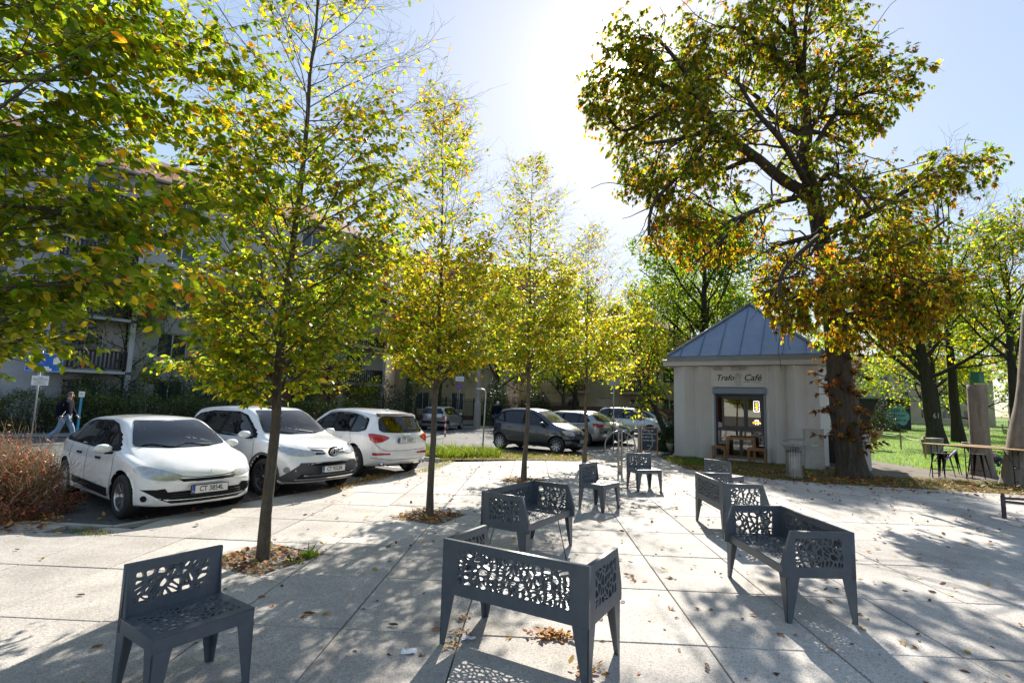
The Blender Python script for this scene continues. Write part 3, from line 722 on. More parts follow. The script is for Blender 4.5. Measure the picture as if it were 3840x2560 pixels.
# rust-brown shoots that sprout from the trunk
rng = np.random.default_rng(8)
tb = np.array([g0.x, g0.y, 0.])
SH, SR = spawn(TP[:, 2:9]-tb, TR[:, 2:9], 95, .12, 1., lambda t_, pl: .5+.4*rng.random(t_.shape), 1.2, 6, rng, up=-.25, wob=.2, rk=.04, rmin=.005, taper=.4)
C_, D = along(SH, 7, rng, .25); n = len(C_); D = nrm(D+rng.normal(0, .5, (n, 3))+np.array([0, 0, -.5]))
v, f, cc = palmate(C_, D, nrm(np.array([0, 0, 1.])+rng.normal(0, .4, (n, 3))), .14*np.exp(rng.normal(0, .2, n)), palette([BRN, ORG, (.1, .04, .025), GRN], (.5, .22, .3, .06), n, rng), rng)
wood('shoots', [(SH, SR, 4)], m_bark_c, t); o = link_mesh('shoot_foliage', np_mesh('shoot_foliage', v, f, cc), m_leaf_c, t); o['kind'] = 'stuff'

# ---- generic broadleaf trees further off
def broadleaf(base, H, rad, label, seed, crown0=.3, trunk_r=.25, leafL=.12, dens=1., pal=(.5, .3, .12, .05, .03), lean=(0, 0), name='broadleaf_tree', group=None, nlimb=14, n2=8, n3=6, n4=4, leafn=3, m=None, bm=None, z0=0, squash=.75, thin=0):
    rng = np.random.default_rng(seed); t = thing(name, label, 'tree', (base[0], base[1], z0), group=group)
    k = 12; P = np.zeros((1, k, 3)); zz = np.linspace(-.1, H*.86, k); P[0, :, 2] = zz; wx = np.cumsum(rng.normal(0, .02*H/6, (k, 2)), 0); wx -= wx[0]
    P[0, :, 0] = wx[:, 0]+lean[0]*zz; P[0, :, 1] = wx[:, 1]+lean[1]*zz
    R = (trunk_r*(1-np.linspace(0, 1, k)*.85))[None]; R[0, 0] *= 1.4
    wood('trunk', [(P, R, 10)], bm or m_bark_d, t)
    prof = lambda t_, pl: rad*np.sqrt(np.clip(1-((t_-.45)/.62)**2, .12, 1))
    B1, R1 = spawn(P, R, nlimb, crown0, .98, prof, lambda t_: 1.15-.75*t_, 8, rng, up=.25, wob=.13, rk=.45, az=rng.random()*6, taper=.25, rmin=.02)
    B2, R2 = spawn(B1, R1, n2, .2, 1, lambda t_, pl: .3+pl*.42*(1.15-t_*.6), .8, 6, rng, up=.05, wob=.16, rk=.5, taper=.3, rmin=.01)
    B3, R3 = spawn(B2, R2, n3, .2, 1, lambda t_, pl: .2+pl*.42, .8, 3 if leafn else 5, rng, up=-.1, wob=.18, rk=.5, taper=.4, rmin=.006)
    wood('branches', [(B1, R1, 6), (B2, R2, 4), (B3, R3, 3)], bm or m_bark_d, t)
    if leafn:
        C_, D = along(B3, leafn*n4*3, rng, .05); C_ = C_+rng.normal(0, .16, C_.shape)
        cl = np.sin(C_[:, 0]*1.7+seed)*np.sin(C_[:, 1]*1.9+seed)*np.sin(C_[:, 2]*2.1); kp = rng.random(len(C_)) < np.clip(dens*(.85+.55*cl), 0, 1); C_, D = C_[kp], D[kp]; n = len(C_)
        D = nrm(D+rng.normal(0, .8, (n, 3))+np.array([0, 0, -.35])); Nn = nrm(np.array([0, 0, 1.])+rng.normal(0, .6, (n, 3))); L = leafL*np.exp(rng.normal(0, .25, n))
        col = palette([GRN, LIM, YEL, ORG, BRN], pal, n, rng, .2); v, f, cc = leaves(C_, D, Nn, L, L*.62, col, 0)
        o = link_mesh('foliage', np_mesh('foliage', v, f, cc), m or m_leaf_b, t); o['kind'] = 'stuff'; return t, n
    return t, 0
tot = 0
for a in [
    dict(base=(11.2, 29.5), H=13.5, rad=4.4, label='dark green oak standing behind the cafe roof with a thick curved trunk', seed=3, crown0=.34, trunk_r=.36, leafL=.16, pal=(.9, .08, .01, .005, .005), name='oak_tree', nlimb=18, n2=9, n3=7, n4=3, leafn=3),
    dict(base=(8.05, 26.6), H=6.6, rad=2.7, label='tree leaning left with a slanting bare trunk and yellow-green leaves, just left of the cafe', seed=14, crown0=.34, trunk_r=.17, leafL=.15, pal=(.25, .42, .3, .03, .01), lean=(-.40, .0), nlimb=16, n2=7, n3=6, n4=2, leafn=2),
    dict(base=(25.3, 31.2), H=12.5, rad=5.2, label='broad green tree on the lawn whose forked dark trunk bears a painted number', seed=25, crown0=.30, trunk_r=.46, leafL=.2, pal=(.42, .38, .17, .03, .01), lean=(-.13, 0), nlimb=18, n2=8, n3=6, n4=2, leafn=2),
    dict(base=(36, 44), H=14.5, rad=4.4, label='smaller leaning tree further back on the lawn, left of the barkless trunk', seed=36, crown0=.25, trunk_r=.3, leafL=.2, pal=(.4, .4, .17, .03, .01), lean=(-.06, 0), nlimb=16, n2=8, n3=6, n4=2, leafn=2),
    dict(base=(26.6, 27.5), H=11.5, rad=4.8, label='yellow-green tree at the right edge behind the tall stump', seed=47, crown0=.36, trunk_r=.3, leafL=.17, pal=(.42, .36, .18, .03, .01), nlimb=16, n2=8, n3=6, n4=2, leafn=2),
    dict(base=(28.6, 33.5), H=18.5, rad=5.5, label='bare tall tree with a curved grey fork against the sky, upper right', seed=58, crown0=.45, trunk_r=.32, leafL=.14, name='bare_tree', nlimb=11, n2=10, n3=10, n4=1, leafn=0, lean=(-.02, 0)),
    dict(base=(28.8, 30), H=13.0, rad=4.3, label='thin tree with orange-brown leaves cut by the right edge of the picture', seed=69, crown0=.4, trunk_r=.25, leafL=.14, pal=(.2, .2, .2, .3, .1), dens=.35, nlimb=11, n2=8, n3=7, n4=1, leafn=3),
    dict(base=(5.2, 43), H=11.0, rad=4.2, label='mid green tree beyond the parked cars, behind the yellow-green tree tops', seed=70, crown0=.22, trunk_r=.25, leafL=.22, pal=(.55, .35, .08, .01, .01), nlimb=16, n2=8, n3=6, n4=2, leafn=2),
    dict(base=(-1.2, 44), H=10.6, rad=4.0, label='green tree across the street behind the lamp post', seed=81, crown0=.3, trunk_r=.25, leafL=.22, pal=(.5, .35, .13, .01, .01), nlimb=14, n2=8, n3=6, n4=2, leafn=2),
    dict(base=(-7.6, 39.5), H=12.5, rad=4.2, label='copper leaved tree partly hidden behind the yellowing tree', seed=92, crown0=.3, trunk_r=.3, leafL=.2, pal=(.12, .12, .15, .3, .3), nlimb=14, n2=8, n3=6, n4=2, leafn=2),
    dict(base=(13.4, 42), H=12.2, rad=4.6, label='deep green tree left of the cafe, at the back of the car park', seed=103, crown0=.18, trunk_r=.3, leafL=.22, pal=(.7, .24, .05, .01, .01), nlimb=16, n2=8, n3=6, n4=2, leafn=2),
    dict(base=(19.0, 46), H=11.5, rad=5, label='dense tree behind the cafe and the chestnut trunk', seed=114, crown0=.15, trunk_r=.3, leafL=.24, pal=(.6, .3, .1, .01, .01), nlimb=16, n2=8, n3=6, n4=2, leafn=2),
    dict(base=(42, 52), H=13, rad=5.5, label='tree at the far side of the lawn near the right edge', seed=125, crown0=.15, trunk_r=.3, leafL=.26, pal=(.5, .36, .1, .03, .01), nlimb=16, n2=8, n3=6, n4=2, leafn=2),
    dict(base=(52, 50), H=12, rad=5.5, label='green tree at the far side of the lawn beyond the right edge trunk', seed=136, crown0=.15, trunk_r=.3, leafL=.26, pal=(.5, .36, .1, .03, .01), nlimb=16, n2=8, n3=6, n4=2, leafn=2),
    dict(base=(29.5, 55), H=12, rad=5.5, label='tree at the far side of the lawn behind the trunk with the painted number', seed=147, crown0=.15, trunk_r=.3, leafL=.26, pal=(.6, .3, .08, .01, .01), nlimb=16, n2=8, n3=6, n4=2, leafn=2),
    dict(base=(58, 66), H=13, rad=6.5, label='round tree beyond the park fence, right of the far lawn bench', seed=158, crown0=.1, trunk_r=.3, leafL=.3, pal=(.6, .3, .08, .01, .01), nlimb=16, n2=8, n3=6, n4=2, leafn=2),
    dict(base=(46, 72), H=12, rad=6.5, label='tree closing the view at the end of the lawn', seed=169, crown0=.1, trunk_r=.3, leafL=.3, pal=(.6, .3, .08, .01, .01), nlimb=16, n2=8, n3=6, n4=2, leafn=2),
    dict(base=(72, 70), H=13, rad=7, label='furthest right tree in the row beyond the park fence', seed=180, crown0=.1, trunk_r=.3, leafL=.3, pal=(.55, .3, .12, .02, .01), nlimb=16, n2=8, n3=6, n4=2, leafn=2),
    dict(base=(-15.6, 30.2), H=8.0, rad=2.9, label='bushy young tree before the apartment block, left of the first planted trunk', seed=191, crown0=.2, trunk_r=.12, leafL=.15, pal=(.35, .45, .18, .01, .01), nlimb=15, n2=8, n3=6, n4=2, leafn=2),
    dict(base=(-11.3, 32.6), H=8.5, rad=3.0, label='bushy tree before the apartment block, seen right of the first planted trunk', seed=202, crown0=.2, trunk_r=.12, leafL=.15, pal=(.35, .45, .18, .01, .01), nlimb=15, n2=8, n3=6, n4=2, leafn=2),
    dict(base=(-20.5, 27.6), H=7.5, rad=2.8, label='bushy tree before the apartment block behind the blue sign', seed=213, crown0=.25, trunk_r=.12, leafL=.15, pal=(.45, .4, .13, .01, .01), nlimb=15, n2=8, n3=6, n4=2, leafn=2),
    dict(base=(-5.2, 38.5), H=8.5, rad=3.2, label='yellow-green tree in front of the beige house, left of the lamp post', seed=224, crown0=.3, trunk_r=.15, leafL=.17, pal=(.3, .42, .25, .02, .01), nlimb=15, n2=8, n3=6, n4=2, leafn=2),
    dict(base=(3.8, 37.5), H=8.5, rad=3.4, label='yellow-green tree on the far footway above the parked cars', seed=235, crown0=.3, trunk_r=.15, leafL=.17, pal=(.3, .45, .22, .02, .01), nlimb=15, n2=8, n3=6, n4=2, leafn=2),
    ]:
    _, n = broadleaf(**a); tot += n
print('broadleaf', tot)

# ---- bushes and hedges
m_leaf_s = leaf_mat('shrub_leaf', .35, .4, .45, 1.1)
def bush(name, label, cat, base, size, seed, n, leafL, pal, cols=None, rz=0, stems=60, group=None, shape='dome', stemcol=None, kind=None, up=.3, W=.5):
    """stems fan out from the ground, leaves fill an uneven volume"""
    rng = np.random.default_rng(seed); sx, sy, sz = size
    t = thing(name, label, cat, base, rz, group)
    m = stemcol or m_bark_d
    a = rng.random((stems, 3)); x0 = (a[:, 0]-.5)*sx*.8; y0 = (a[:, 1]-.5)*sy*.8
    ex = x0*1.2+rng.normal(0, sx*.05, stems); ey = y0*1.2+rng.normal(0, sy*.05, stems); ez = sz*(.6+.38*a[:, 2])
    if shape == 'dome':
        if sx < 3: x0 *= .25; y0 *= .25
        ez *= np.sqrt(np.clip(1-.8*((ex/sx*2)**2*(1 if sx < 3 else .2)+(ey/sy*2)**2)*.7, .15, 1))
    P = np.linspace(0, 1, 6)[None, :, None]; S = np.stack([x0, y0, 0*x0], 1)[:, None]; E = np.stack([ex, ey, ez], 1)[:, None]
    P = S+(E-S)*P; P[:, 1:-1] += rng.normal(0, .03, P[:, 1:-1].shape); P[:, :, 2] += 0
    R = np.linspace(.012, .004, 6)[None]*np.ones((stems, 1)); B, BR = spawn(P, R, 7, .25, 1, lambda t_, pl: .12+pl*.25, .6, 4, rng, up=up, wob=.15, rk=.5, rmin=.003)
    wood('stems', [(P, R, 4), (B, BR, 3)], m, t)
    u = rng.random((n, 3)); x = (u[:, 0]-.5)*sx; y = (u[:, 1]-.5)*sy
    if shape == 'dome': hmax = sz*np.sqrt(np.clip(1-((x/sx*2)**2*(1 if sx < 3 else .15)+(y/sy*2)**2), .03, 1))
    elif shape == 'cone': hmax = sz*np.clip(1-np.sqrt((x/sx*2)**2+(y/sy*2)**2), .02, 1)
    else: hmax = sz*np.ones(n)
    hmax *= 1+.12*np.sin(x*3.7+seed)+.08*np.sin(y*5.1+seed*3)+.06*np.sin(x*9+seed)
    z = hmax*(1-(u[:, 2]**1.7)*.97)
    Cc = np.stack([x, y, z], 1)+rng.normal(0, .03, (n, 3))
    k2 = n//12 # shoots sticking out
    Cc[:k2, 2] += np.abs(rng.normal(0, .09, k2))*sz
    Cc[:, 2] = np.maximum(Cc[:, 2], .02)
    D = nrm(rng.normal(0, 1, (n, 3))+np.array([0, 0, .3])); Nn = nrm(rng.normal(0, .7, (n, 3))+np.array([0, 0, .8])); L = leafL*np.exp(rng.normal(0, .25, n))
    c_ = cols or [GRN, LIM, YEL, ORG, BRN]
    v, f, cc = leaves(Cc, D, Nn, L, L*W, palette(c_, pal, n, rng, .25), 0)
    o = link_mesh('foliage', np_mesh('foliage', v, f, cc), m_leaf_s, t); o['kind'] = 'stuff'
    return t
m_tan = mat('pale_stems', (.30, .22, .13), .8, var=.3)
RED, PNK, TAN, DGR = (.30, .055, .04), (.42, .19, .13), (.27, .19, .09), (.025, .05, .012)
# reddish bush at the left edge: many tan stems
bush('barberry_bush', 'reddish brown twiggy bush at the left edge beside the nearest white car', 'bush', (-7.05, 7.5, -.03), (1.35, 1.3, 1.1), 4, 20000, .03, (.36, .26, .14, .24), [RED, PNK, TAN, (.05, .08, .02)], stems=170, stemcol=m_tan, up=.5)
bush('barberry_bush', 'further reddish bush cut off by the left edge of the picture', 'bush', (-8.1, 7.0, -.03), (1.5, 1.4, 1.05), 5, 16000, .03, (.34, .26, .16, .24), [RED, PNK, TAN, (.05, .08, .02)], stems=160, stemcol=m_tan, up=.5)
HG = 'bushes of the long hedge behind the white cars'
for i, (x, y, L_, lab) in enumerate([(-22.4, 18.9, 4.0, 'hedge section at the left edge of the picture, below the blue street sign'), (-19.2, 21.6, 4.2, 'hedge section right behind the walking person'),
      (-16.1, 24.4, 4.2, 'hedge section over the roof of the nearest white car'), (-13.0, 27.3, 4.2, 'hedge section above the second white car'), (-10.0, 30.4, 4.2, 'hedge section behind the trunk of the first planted tree')]):
    bush('hedge_bush', lab, 'hedge', (x, y, -.03), (L_+.3, 1.5, 1.5), 40+i, 9500, .075, (.4, .3, .22, .08), [(.035, .06, .014), (.06, .10, .02), (.12, .17, .03), (.18, .16, .04)], rz=math.atan2(3.0, 3.1), stems=90, group=HG, shape='box')
for i, (x, y, s, h, lab, cols, pal) in enumerate([
    (-19.6, 25.3, 3.4, 2.2, 'dark green shrub between the hedge and the building, beside the blue sign', [DGR, (.04, .07, .015)], (.7, .3)),
    (-16.8, 28.0, 3.8, 2.6, 'tallest dark green shrub in front of the dark balcony railing', [DGR, (.035, .06, .015)], (.75, .25)),
    (-14.5, 29.3, 2.4, 2.2, 'pale silvery leaved shrub above the hedge', [(.22, .26, .12), (.12, .17, .06), (.4, .42, .26)], (.4, .3, .3)),
    (-24.2, 22.2, 4.0, 2.3, 'light olive shrub at the far left behind the hedge', [(.07, .1, .025), (.15, .17, .05)], (.5, .5)),
    (-8.3, 34.2, 4.4, 2.7, 'dark bush with pale flowers near the corner of the iron fence', [DGR, (.05, .08, .02), (.35, .33, .28)], (.7, .2, .1)),
    (-5.0, 37.0, 2.2, 2.4, 'small bright green conifer behind the iron fence', [(.07, .13, .02), (.03, .07, .012)], (.6, .4)),
    (-1.0, 38.6, 2.3, 3.3, 'tall dark clipped conifer right of the lamp post', [DGR, (.02, .04, .012)], (.7, .3)),
    (2.0, 39.5, 2.4, 2.8, 'dark bush by the fence where the far person walks', [DGR, (.04, .07, .012)], (.7, .3)),
    (7.1, 22.3, 1.5, 1.7, 'small dark shrub between the parked cars and the left wall of the cafe', [DGR, (.03, .055, .012)], (.7, .3)),
    (6.5, 21.3, .9, 1.0, 'low green shrub at the foot of the cafe wall behind the chalkboard', [DGR, (.05, .09, .02)], (.6, .4)),
    (35.5, 50, 3, 3.6, 'dark pointed conifer at the far edge of the lawn', [DGR, (.02, .04, .01)], (.7, .3)),
    ]):
    bush('shrub', lab, 'shrub', (x, y, -.03), (s, s*.8, h), 60+i, int(4500+1700*s), .085 if y > 24 else .06, pal, cols, stems=40, shape='cone' if 'conifer' in lab and 'clipped' not in lab else 'dome')

# ---- grass blades
m_grass = leaf_mat('grass_blade', .45, .5, .3, 1.4)
def blades(name, P, h, rng, cols, pal, w=.008, parent=None, lean=.35):
    n = len(P); H = h*np.exp(rng.normal(0, .35, n)); d = rng.normal(0, lean, (n, 2)); D = nrm(np.stack([d[:, 0], d[:, 1], np.ones(n)], 1)); a = rng.random(n)*2*PI
    S = np.stack([np.cos(a), np.sin(a), 0*a], 1)*(w/2); T = P+D*H[:, None]; M_ = P+D*H[:, None]*.5
    T[:, :2] += d*H[:, None]*.5
    V = np.stack([P-S, P+S, M_+S*.8, M_-S*.8, T], 1).reshape(-1, 3); b = np.arange(n)[:, None]*5
    col = np.repeat(palette(cols, pal, n, rng, .25), 5, 0)
    o = link_mesh(name, np_mesh(name, V, [b+[[0, 1, 2, 3]], b+[[3, 2, 4]]], col), m_grass, parent); o['kind'] = 'stuff'; return o
def scatter(poly, n, rng, z=0, dens=None):
    xs = [p[0] for p in poly]; ys = [p[1] for p in poly]; out = []
    P = np.array(poly); m_ = 0; pts = np.empty((0, 2))
    while len(pts) < n and m_ < 60:
        q = rng.random((n*2, 2))*[max(xs)-min(xs), max(ys)-min(ys)]+[min(xs), min(ys)]; r = np.zeros(len(q), bool)
        for i in range(len(P)):
            a, b = P[i], P[i-1]; c = ((a[1] > q[:, 1]) != (b[1] > q[:, 1])); den = np.where(b[1]-a[1] == 0, 1e-9, b[1]-a[1]); r ^= c & (q[:, 0] < (b[0]-a[0])*(q[:, 1]-a[1])/den+a[0])
        if dens is not None: r &= rng.random(len(q)) < dens(q)
        pts = np.concatenate([pts, q[r]]); m_ += 1
    pts = pts[:n]; return np.concatenate([pts, np.full((len(pts), 1), z)], 1)
rg = np.random.default_rng(99)
GR, YG, DRY = (.07, .13, .018), (.14, .19, .025), (.19, .13, .055)
lush = lambda q: np.clip(.35+1.0*np.exp(-((q[:, 0]+2.6)**2/3.+(q[:, 1]-17.4)**2/1.2)), 0, 1)
P = scatter(ISL, 12000, rg, .01, lush); blades('island_grass', P, .07, rg, [GR, YG, DRY, YEL], (.25, .25, .38, .08), .008)
P = scatter([(-4.4, 17.4), (-2.0, 15.8), (-.3, 16.6), (-.4, 18.2), (-2.7, 18.4)], 7000, rg, .01); blades('island_weeds', P, .2, rg, [GR, YG, LIM], (.4, .4, .2), .02, lean=.5)
VP_ = PE+[(20, 10.6), (15, 14.6), (12.8, 14.2), (10, 15.0), (9.9, 16.8), (6.0, 19.2), (5.1, 18.2)]
P = scatter(VP_, 24000, rg, -.015); blades('verge_grass', P, .045, rg, [(.06, .085, .016), YG, DRY, BRN], (.35, .15, .38, .12), .009)
P = scatter([(5.1, 17.6), (5.2, 16), (6.6, 15.6), (6.3, 18.2)], 5000, rg, -.015); blades('verge_grass', P, .07, rg, [GR, YG], (.5, .5), .01)
P = scatter([(13.2, 16.6), (15.5, 14.8), (30, 12), (55, 28), (50, 60), (24, 44), (13, 21)], 40000, rg, -.025, lambda q: np.clip(14/q[:, 1], .0, 1)**1.3); blades('lawn_grass', P, .085, rg, [(.11, .21, .012), (.19, .29, .016), (.15, .25, .015)], (.35, .35, .3), .018)
P = scatter([(24, 44), (50, 60), (55, 28), (150, 60), (170, 160), (60, 130)], 12000, rg, -.025, lambda q: np.clip(40/q[:, 1], 0, 1)**1.5); blades('distant_lawn_grass', P, .12, rg, [(.11, .21, .012), (.19, .29, .016), (.15, .25, .015)], (.35, .35, .3), .06)
for poly, n_, h_ in [([(-3.5, 10.4), (-3.0, 10.4), (-2.6, 12.0), (-2.9, 12.1)], 500, .05), ([(-2.3, 12.7), (-1.9, 12.9), (-1.5, 15.2), (-1.9, 15.2)], 900, .06), ([(-5.4, 6.6), (-4.9, 6.5), (-4.85, 6.7), (-5.35, 6.9)], 300, .04)]:
    P = scatter(poly, n_, rg, .0); blades('joint_weeds', P, h_, rg, [YG, DRY, GR], (.3, .4, .3), .006)
# ------------------------------------------------------------------ perforated steel seats
m_steel = mat('anthracite_powder_coat', (.072, .086, .104), .42, var=.12, vscale=14, spec=.5, rvar=.1, bump=.05, bscale=350, dirt=(.10, .108, .115), dscale=4)
def voronoi_cells(w, h, n, rng, asp=1.6):
    """cells of a stretched Voronoi pattern clipped to a w x h window"""
    nx = max(2, round(math.sqrt(n*w/h/asp))); ny = max(2, round(n/nx)); pts = []
    for i in range(nx):
        for j in range(ny):
            pts.append((w*(i+.5+rng.uniform(-.42, .42))/nx, h*(j+.5+rng.uniform(-.42, .42))/ny))
    out = []
    for i, p in enumerate(pts):
        poly = [(0, 0), (w, 0), (w, h), (0, h)]
        for j, q in enumerate(pts):
            if i == j: continue
            dx, dy = q[0]-p[0], q[1]-p[1]
            if abs(dx) > w*3/nx or abs(dy) > h*3/ny: continue
            poly = clip_poly(poly, dx, dy, (q[0]**2-p[0]**2+q[1]**2-p[1]**2)/2)
            if len(poly) < 3: break
        if len(poly) >= 3: out.append(poly)
    return out
def inset(poly, d):
    r = poly; n = len(poly)
    a = sum(poly[i][0]*poly[(i+1) % n][1]-poly[(i+1) % n][0]*poly[i][1] for i in range(n))
    if a < 0: poly = poly[::-1]
    r = poly
    for i in range(n):
        p, q = poly[i], poly[(i+1) % n]; L = math.hypot(q[0]-p[0], q[1]-p[1])
        if L < 1e-6: continue
        nx, ny = (q[1]-p[1])/L, -(q[0]-p[0])/L
        r = clip_poly(r, nx, ny, nx*p[0]+ny*p[1]-d)
        if len(r) < 3: return []
    return r
def chaikin(poly, it=2, f=.2):
    for _ in range(it):
        o = []
        for i in range(len(poly)):
            p, q = poly[i], poly[(i+1) % len(poly)]
            o += [(p[0]*(1-f)+q[0]*f, p[1]*(1-f)+q[1]*f), (p[0]*f+q[0]*(1-f), p[1]*f+q[1]*(1-f))]
        poly = o
    return poly
def panel_mesh(outline, win, ncell, seed, th, rib=.0062, asp=1.15):
    """outline polygon (2D) with leaf-vein cut-outs inside the window (x0,y0,x1,y1); solid of thickness th centred on z=0"""
    rng = random.Random(seed); x0, y0, x1, y1 = win
    cu = bpy.data.curves.new('panel', 'CURVE'); cu.dimensions = '2D'; cu.fill_mode = 'BOTH'; cu.extrude = th/2; cu.resolution_u = 1
    def spl(pts):
        s = cu.splines.new('POLY'); s.points.add(len(pts)-1)
        for i, p in enumerate(pts): s.points[i].co = (p[0], p[1], 0, 1)
        s.use_cyclic_u = True
    spl(outline)
    ph = rng.uniform(0, 6)
    def warp(P):
        r = []
        for x, y in P:
            u = min(1, (x-x0)/.04, (x1-x)/.04); v = min(1, (y-y0)/.03, (y1-y)/.03); r.append((x+.016*math.sin(y*24+ph+x*5)*max(0, u), y+.011*math.sin(x*19+ph*2)*max(0, v)))
        return r
    for c in voronoi_cells(x1-x0, y1-y0, ncell, rng, asp):
        c = inset([(x0+a, y0+b) for a, b in c], rib*rng.uniform(.8, 1.35))
        if len(c) < 3: continue
        ar = abs(sum(c[i][0]*c[(i+1) % len(c)][1]-c[(i+1) % len(c)][0]*c[i][1] for i in range(len(c))))/2
        if ar < 6e-5: continue
        if ar > .0009 and rng.random() < .6:   # a vein splits the bigger openings
            cx = sum(p[0] for p in c)/len(c); cy2 = sum(p[1] for p in c)/len(c); a = rng.uniform(0, PI); nx, ny = math.cos(a), math.sin(a); k = nx*cx+ny*cy2
            for s in (1, -1):
                d = clip_poly(c, s*nx, s*ny, s*k-rib*.8)
                if len(d) >= 3: spl(warp(chaikin(d, 2, .2)))
        else: spl(warp(chaikin(c, 2, .2)))
    o = bpy.data.objects.new('tmp', cu); C.objects.link(o); dg = bpy.context.evaluated_depsgraph_get()
    me = bpy.data.meshes.new_from_object(o.evaluated_get(dg)); bpy.data.objects.remove(o); bpy.data.curves.remove(cu)
    me.name = 'panel'; return me
def put(me, name, M, parent, m=m_steel):
    me = me.copy(); me.transform(M); me.name = name
    return link_mesh(name, me, m, parent)
SEAT, TOP, APR = .44, .735, .36      # seat level, top of back, lower edge of the apron
def taper_leg(corner, dx, dy, z1, w0=.105, w1=.035, th=.004):
    """folded L-profile leg; corner at outer corner, arms run inwards along dx and dy"""
    mb = MB()
    for d, o in ((Vector((dx, 0, 0)), Vector((0, dy, 0))), (Vector((0, dy, 0)), Vector((dx, 0, 0)))):
        c = Vector((*corner, 0)); t = .010
        q = [c, c+d*w1, c+d*w0+Vector((0, 0, z1)), c+Vector((0, 0, z1))]
        vs = q+[p+o*t for p in q]
        f = [(0, 1, 2, 3), (7, 6, 5, 4), (0, 4, 5, 1), (1, 5, 6, 2), (2, 6, 7, 3), (3, 7, 4, 0)]
        mb.add(vs, f)
    # foot pad
    c = Vector((*corner, 0)); mb.box((c.x+dx*.018, c.y+dy*.018, .004), (.034, .034, .008))
    return mb
def make_seat(name, label, group, W, D, arms, seed):
    """local: x along the back, y forward (sitter looks to +y); back at y=0; origin at centre of the back edge"""
    t = thing(name, label, 'chair' if not arms else 'bench', group=group)
    hw = W/2; TH = .032
    # back panel (from apron level up)
    o = [(-hw, APR), (hw, APR), (hw, TOP), (-hw, TOP)]
    win = (-hw+.13, SEAT+.03 if not arms else SEAT-.0, hw-.13, TOP-.05) if arms else (-hw+.07, SEAT+.055, hw-.05, TOP-.05)
    Mb = Matrix.Translation((0, TH/2, 0)) @ Matrix.Rotation(PI/2, 4, 'X')
    put(panel_mesh(o, win, 66 if arms else 30, seed, TH), 'backrest', Mb, t)
    # seat
    sx = hw-(TH+.001 if arms else 0)
    o = [(-sx, TH+.001), (sx, TH+.001), (sx, D-.0), (-sx, D-.0)]
    put(panel_mesh(o, (-sx+.05, TH+.05, sx-.05, D-.06), int(120*W*D/.36), seed+1, .006, asp=1.8), 'seat', Matrix.Translation((0, 0, SEAT-.004)), t)
    mb = MB(); mb.box((0, D-.008, (APR+SEAT-.008)/2), (W-.07 if arms else W-.002, .014, SEAT-.008-APR)); mb.build('apron', m_steel, t)
    if arms:
        for s in (-1, 1):
            o = [(0, APR), (D+.012, APR), (D+.012, SEAT+.02), (D-.075, TOP), (0, TOP)]
            me = panel_mesh(o, (.07, SEAT-.0, D-.10, TOP-.05), 30, seed+3+s, TH)
            M = Matrix.Translation((s*(hw-TH/2), TH*0+.0, 0)) @ Matrix.Rotation(PI/2, 4, 'Z') @ Matrix.Rotation(PI/2, 4, 'X')
            M = Matrix.Translation((0, TH+.001, 0)) @ M
            me2 = put(me, 'armrest', M, t)
    else:
        for s in (-1, 1):
            mb = MB(); mb.box((s*(hw-.008), D/2+.008, (APR+SEAT-.008)/2), (.014, D-TH-.016, SEAT-.008-APR)); mb.build('apron', m_steel, t)
            # wedge that stiffens the back
            mb = MB(); mb.add([Vector((s*(hw-.005), TH, SEAT)), Vector((s*(hw-.005), TH+.035, SEAT)), Vector((s*(hw-.005), TH, TOP-.02)), Vector((s*(hw-.012), TH, SEAT)), Vector((s*(hw-.012), TH+.035, SEAT)), Vector((s*(hw-.012), TH, TOP-.02))], [(0, 1, 2), (5, 4, 3), (0, 3, 4, 1), (1, 4, 5, 2), (2, 5, 3, 0)]); mb.build('bracket', m_steel, t)
    yb = D+.012 if arms else D
    for sx_, y, dy in ((-1, 0, 1), (1, 0, 1), (-1, yb, -1), (1, yb, -1)):
        taper_leg((sx_*hw, y), -sx_, dy, APR, .115 if arms else .10, .04).build('leg', m_steel, t)
    for ch in t.children:
        if ch.name.startswith(('apron', 'leg')):
            b = ch.modifiers.new('b', 'BEVEL'); b.width = .002; b.segments = 1; b.limit_method = 'ANGLE'
    return t
GC, GB = 'perforated steel chairs on the plaza', 'perforated steel benches with arms on the plaza'
chair0 = make_seat('metal_chair', 'grey perforated chair in the left foreground, the nearest and largest chair', GC, .56, .47, False, 100)
bench0 = make_seat('metal_bench', 'front bench seen from behind, its perforated back and right arm facing the camera', GB, 1.15, .58, True, 200)
chairs = []; bevs = []
def place(o, corner_a, corner_b):
    """corner_a -> corner_b runs along +x of the seat (sitter's left to right seen from behind ...)"""
    a = Vector((*corner_a, 0)); b = Vector((*corner_b, 0)); c = (a+b)/2; d = b-a; o.location = c; o.rotation_euler = (0, 0, math.atan2(d.y, d.x)); return o
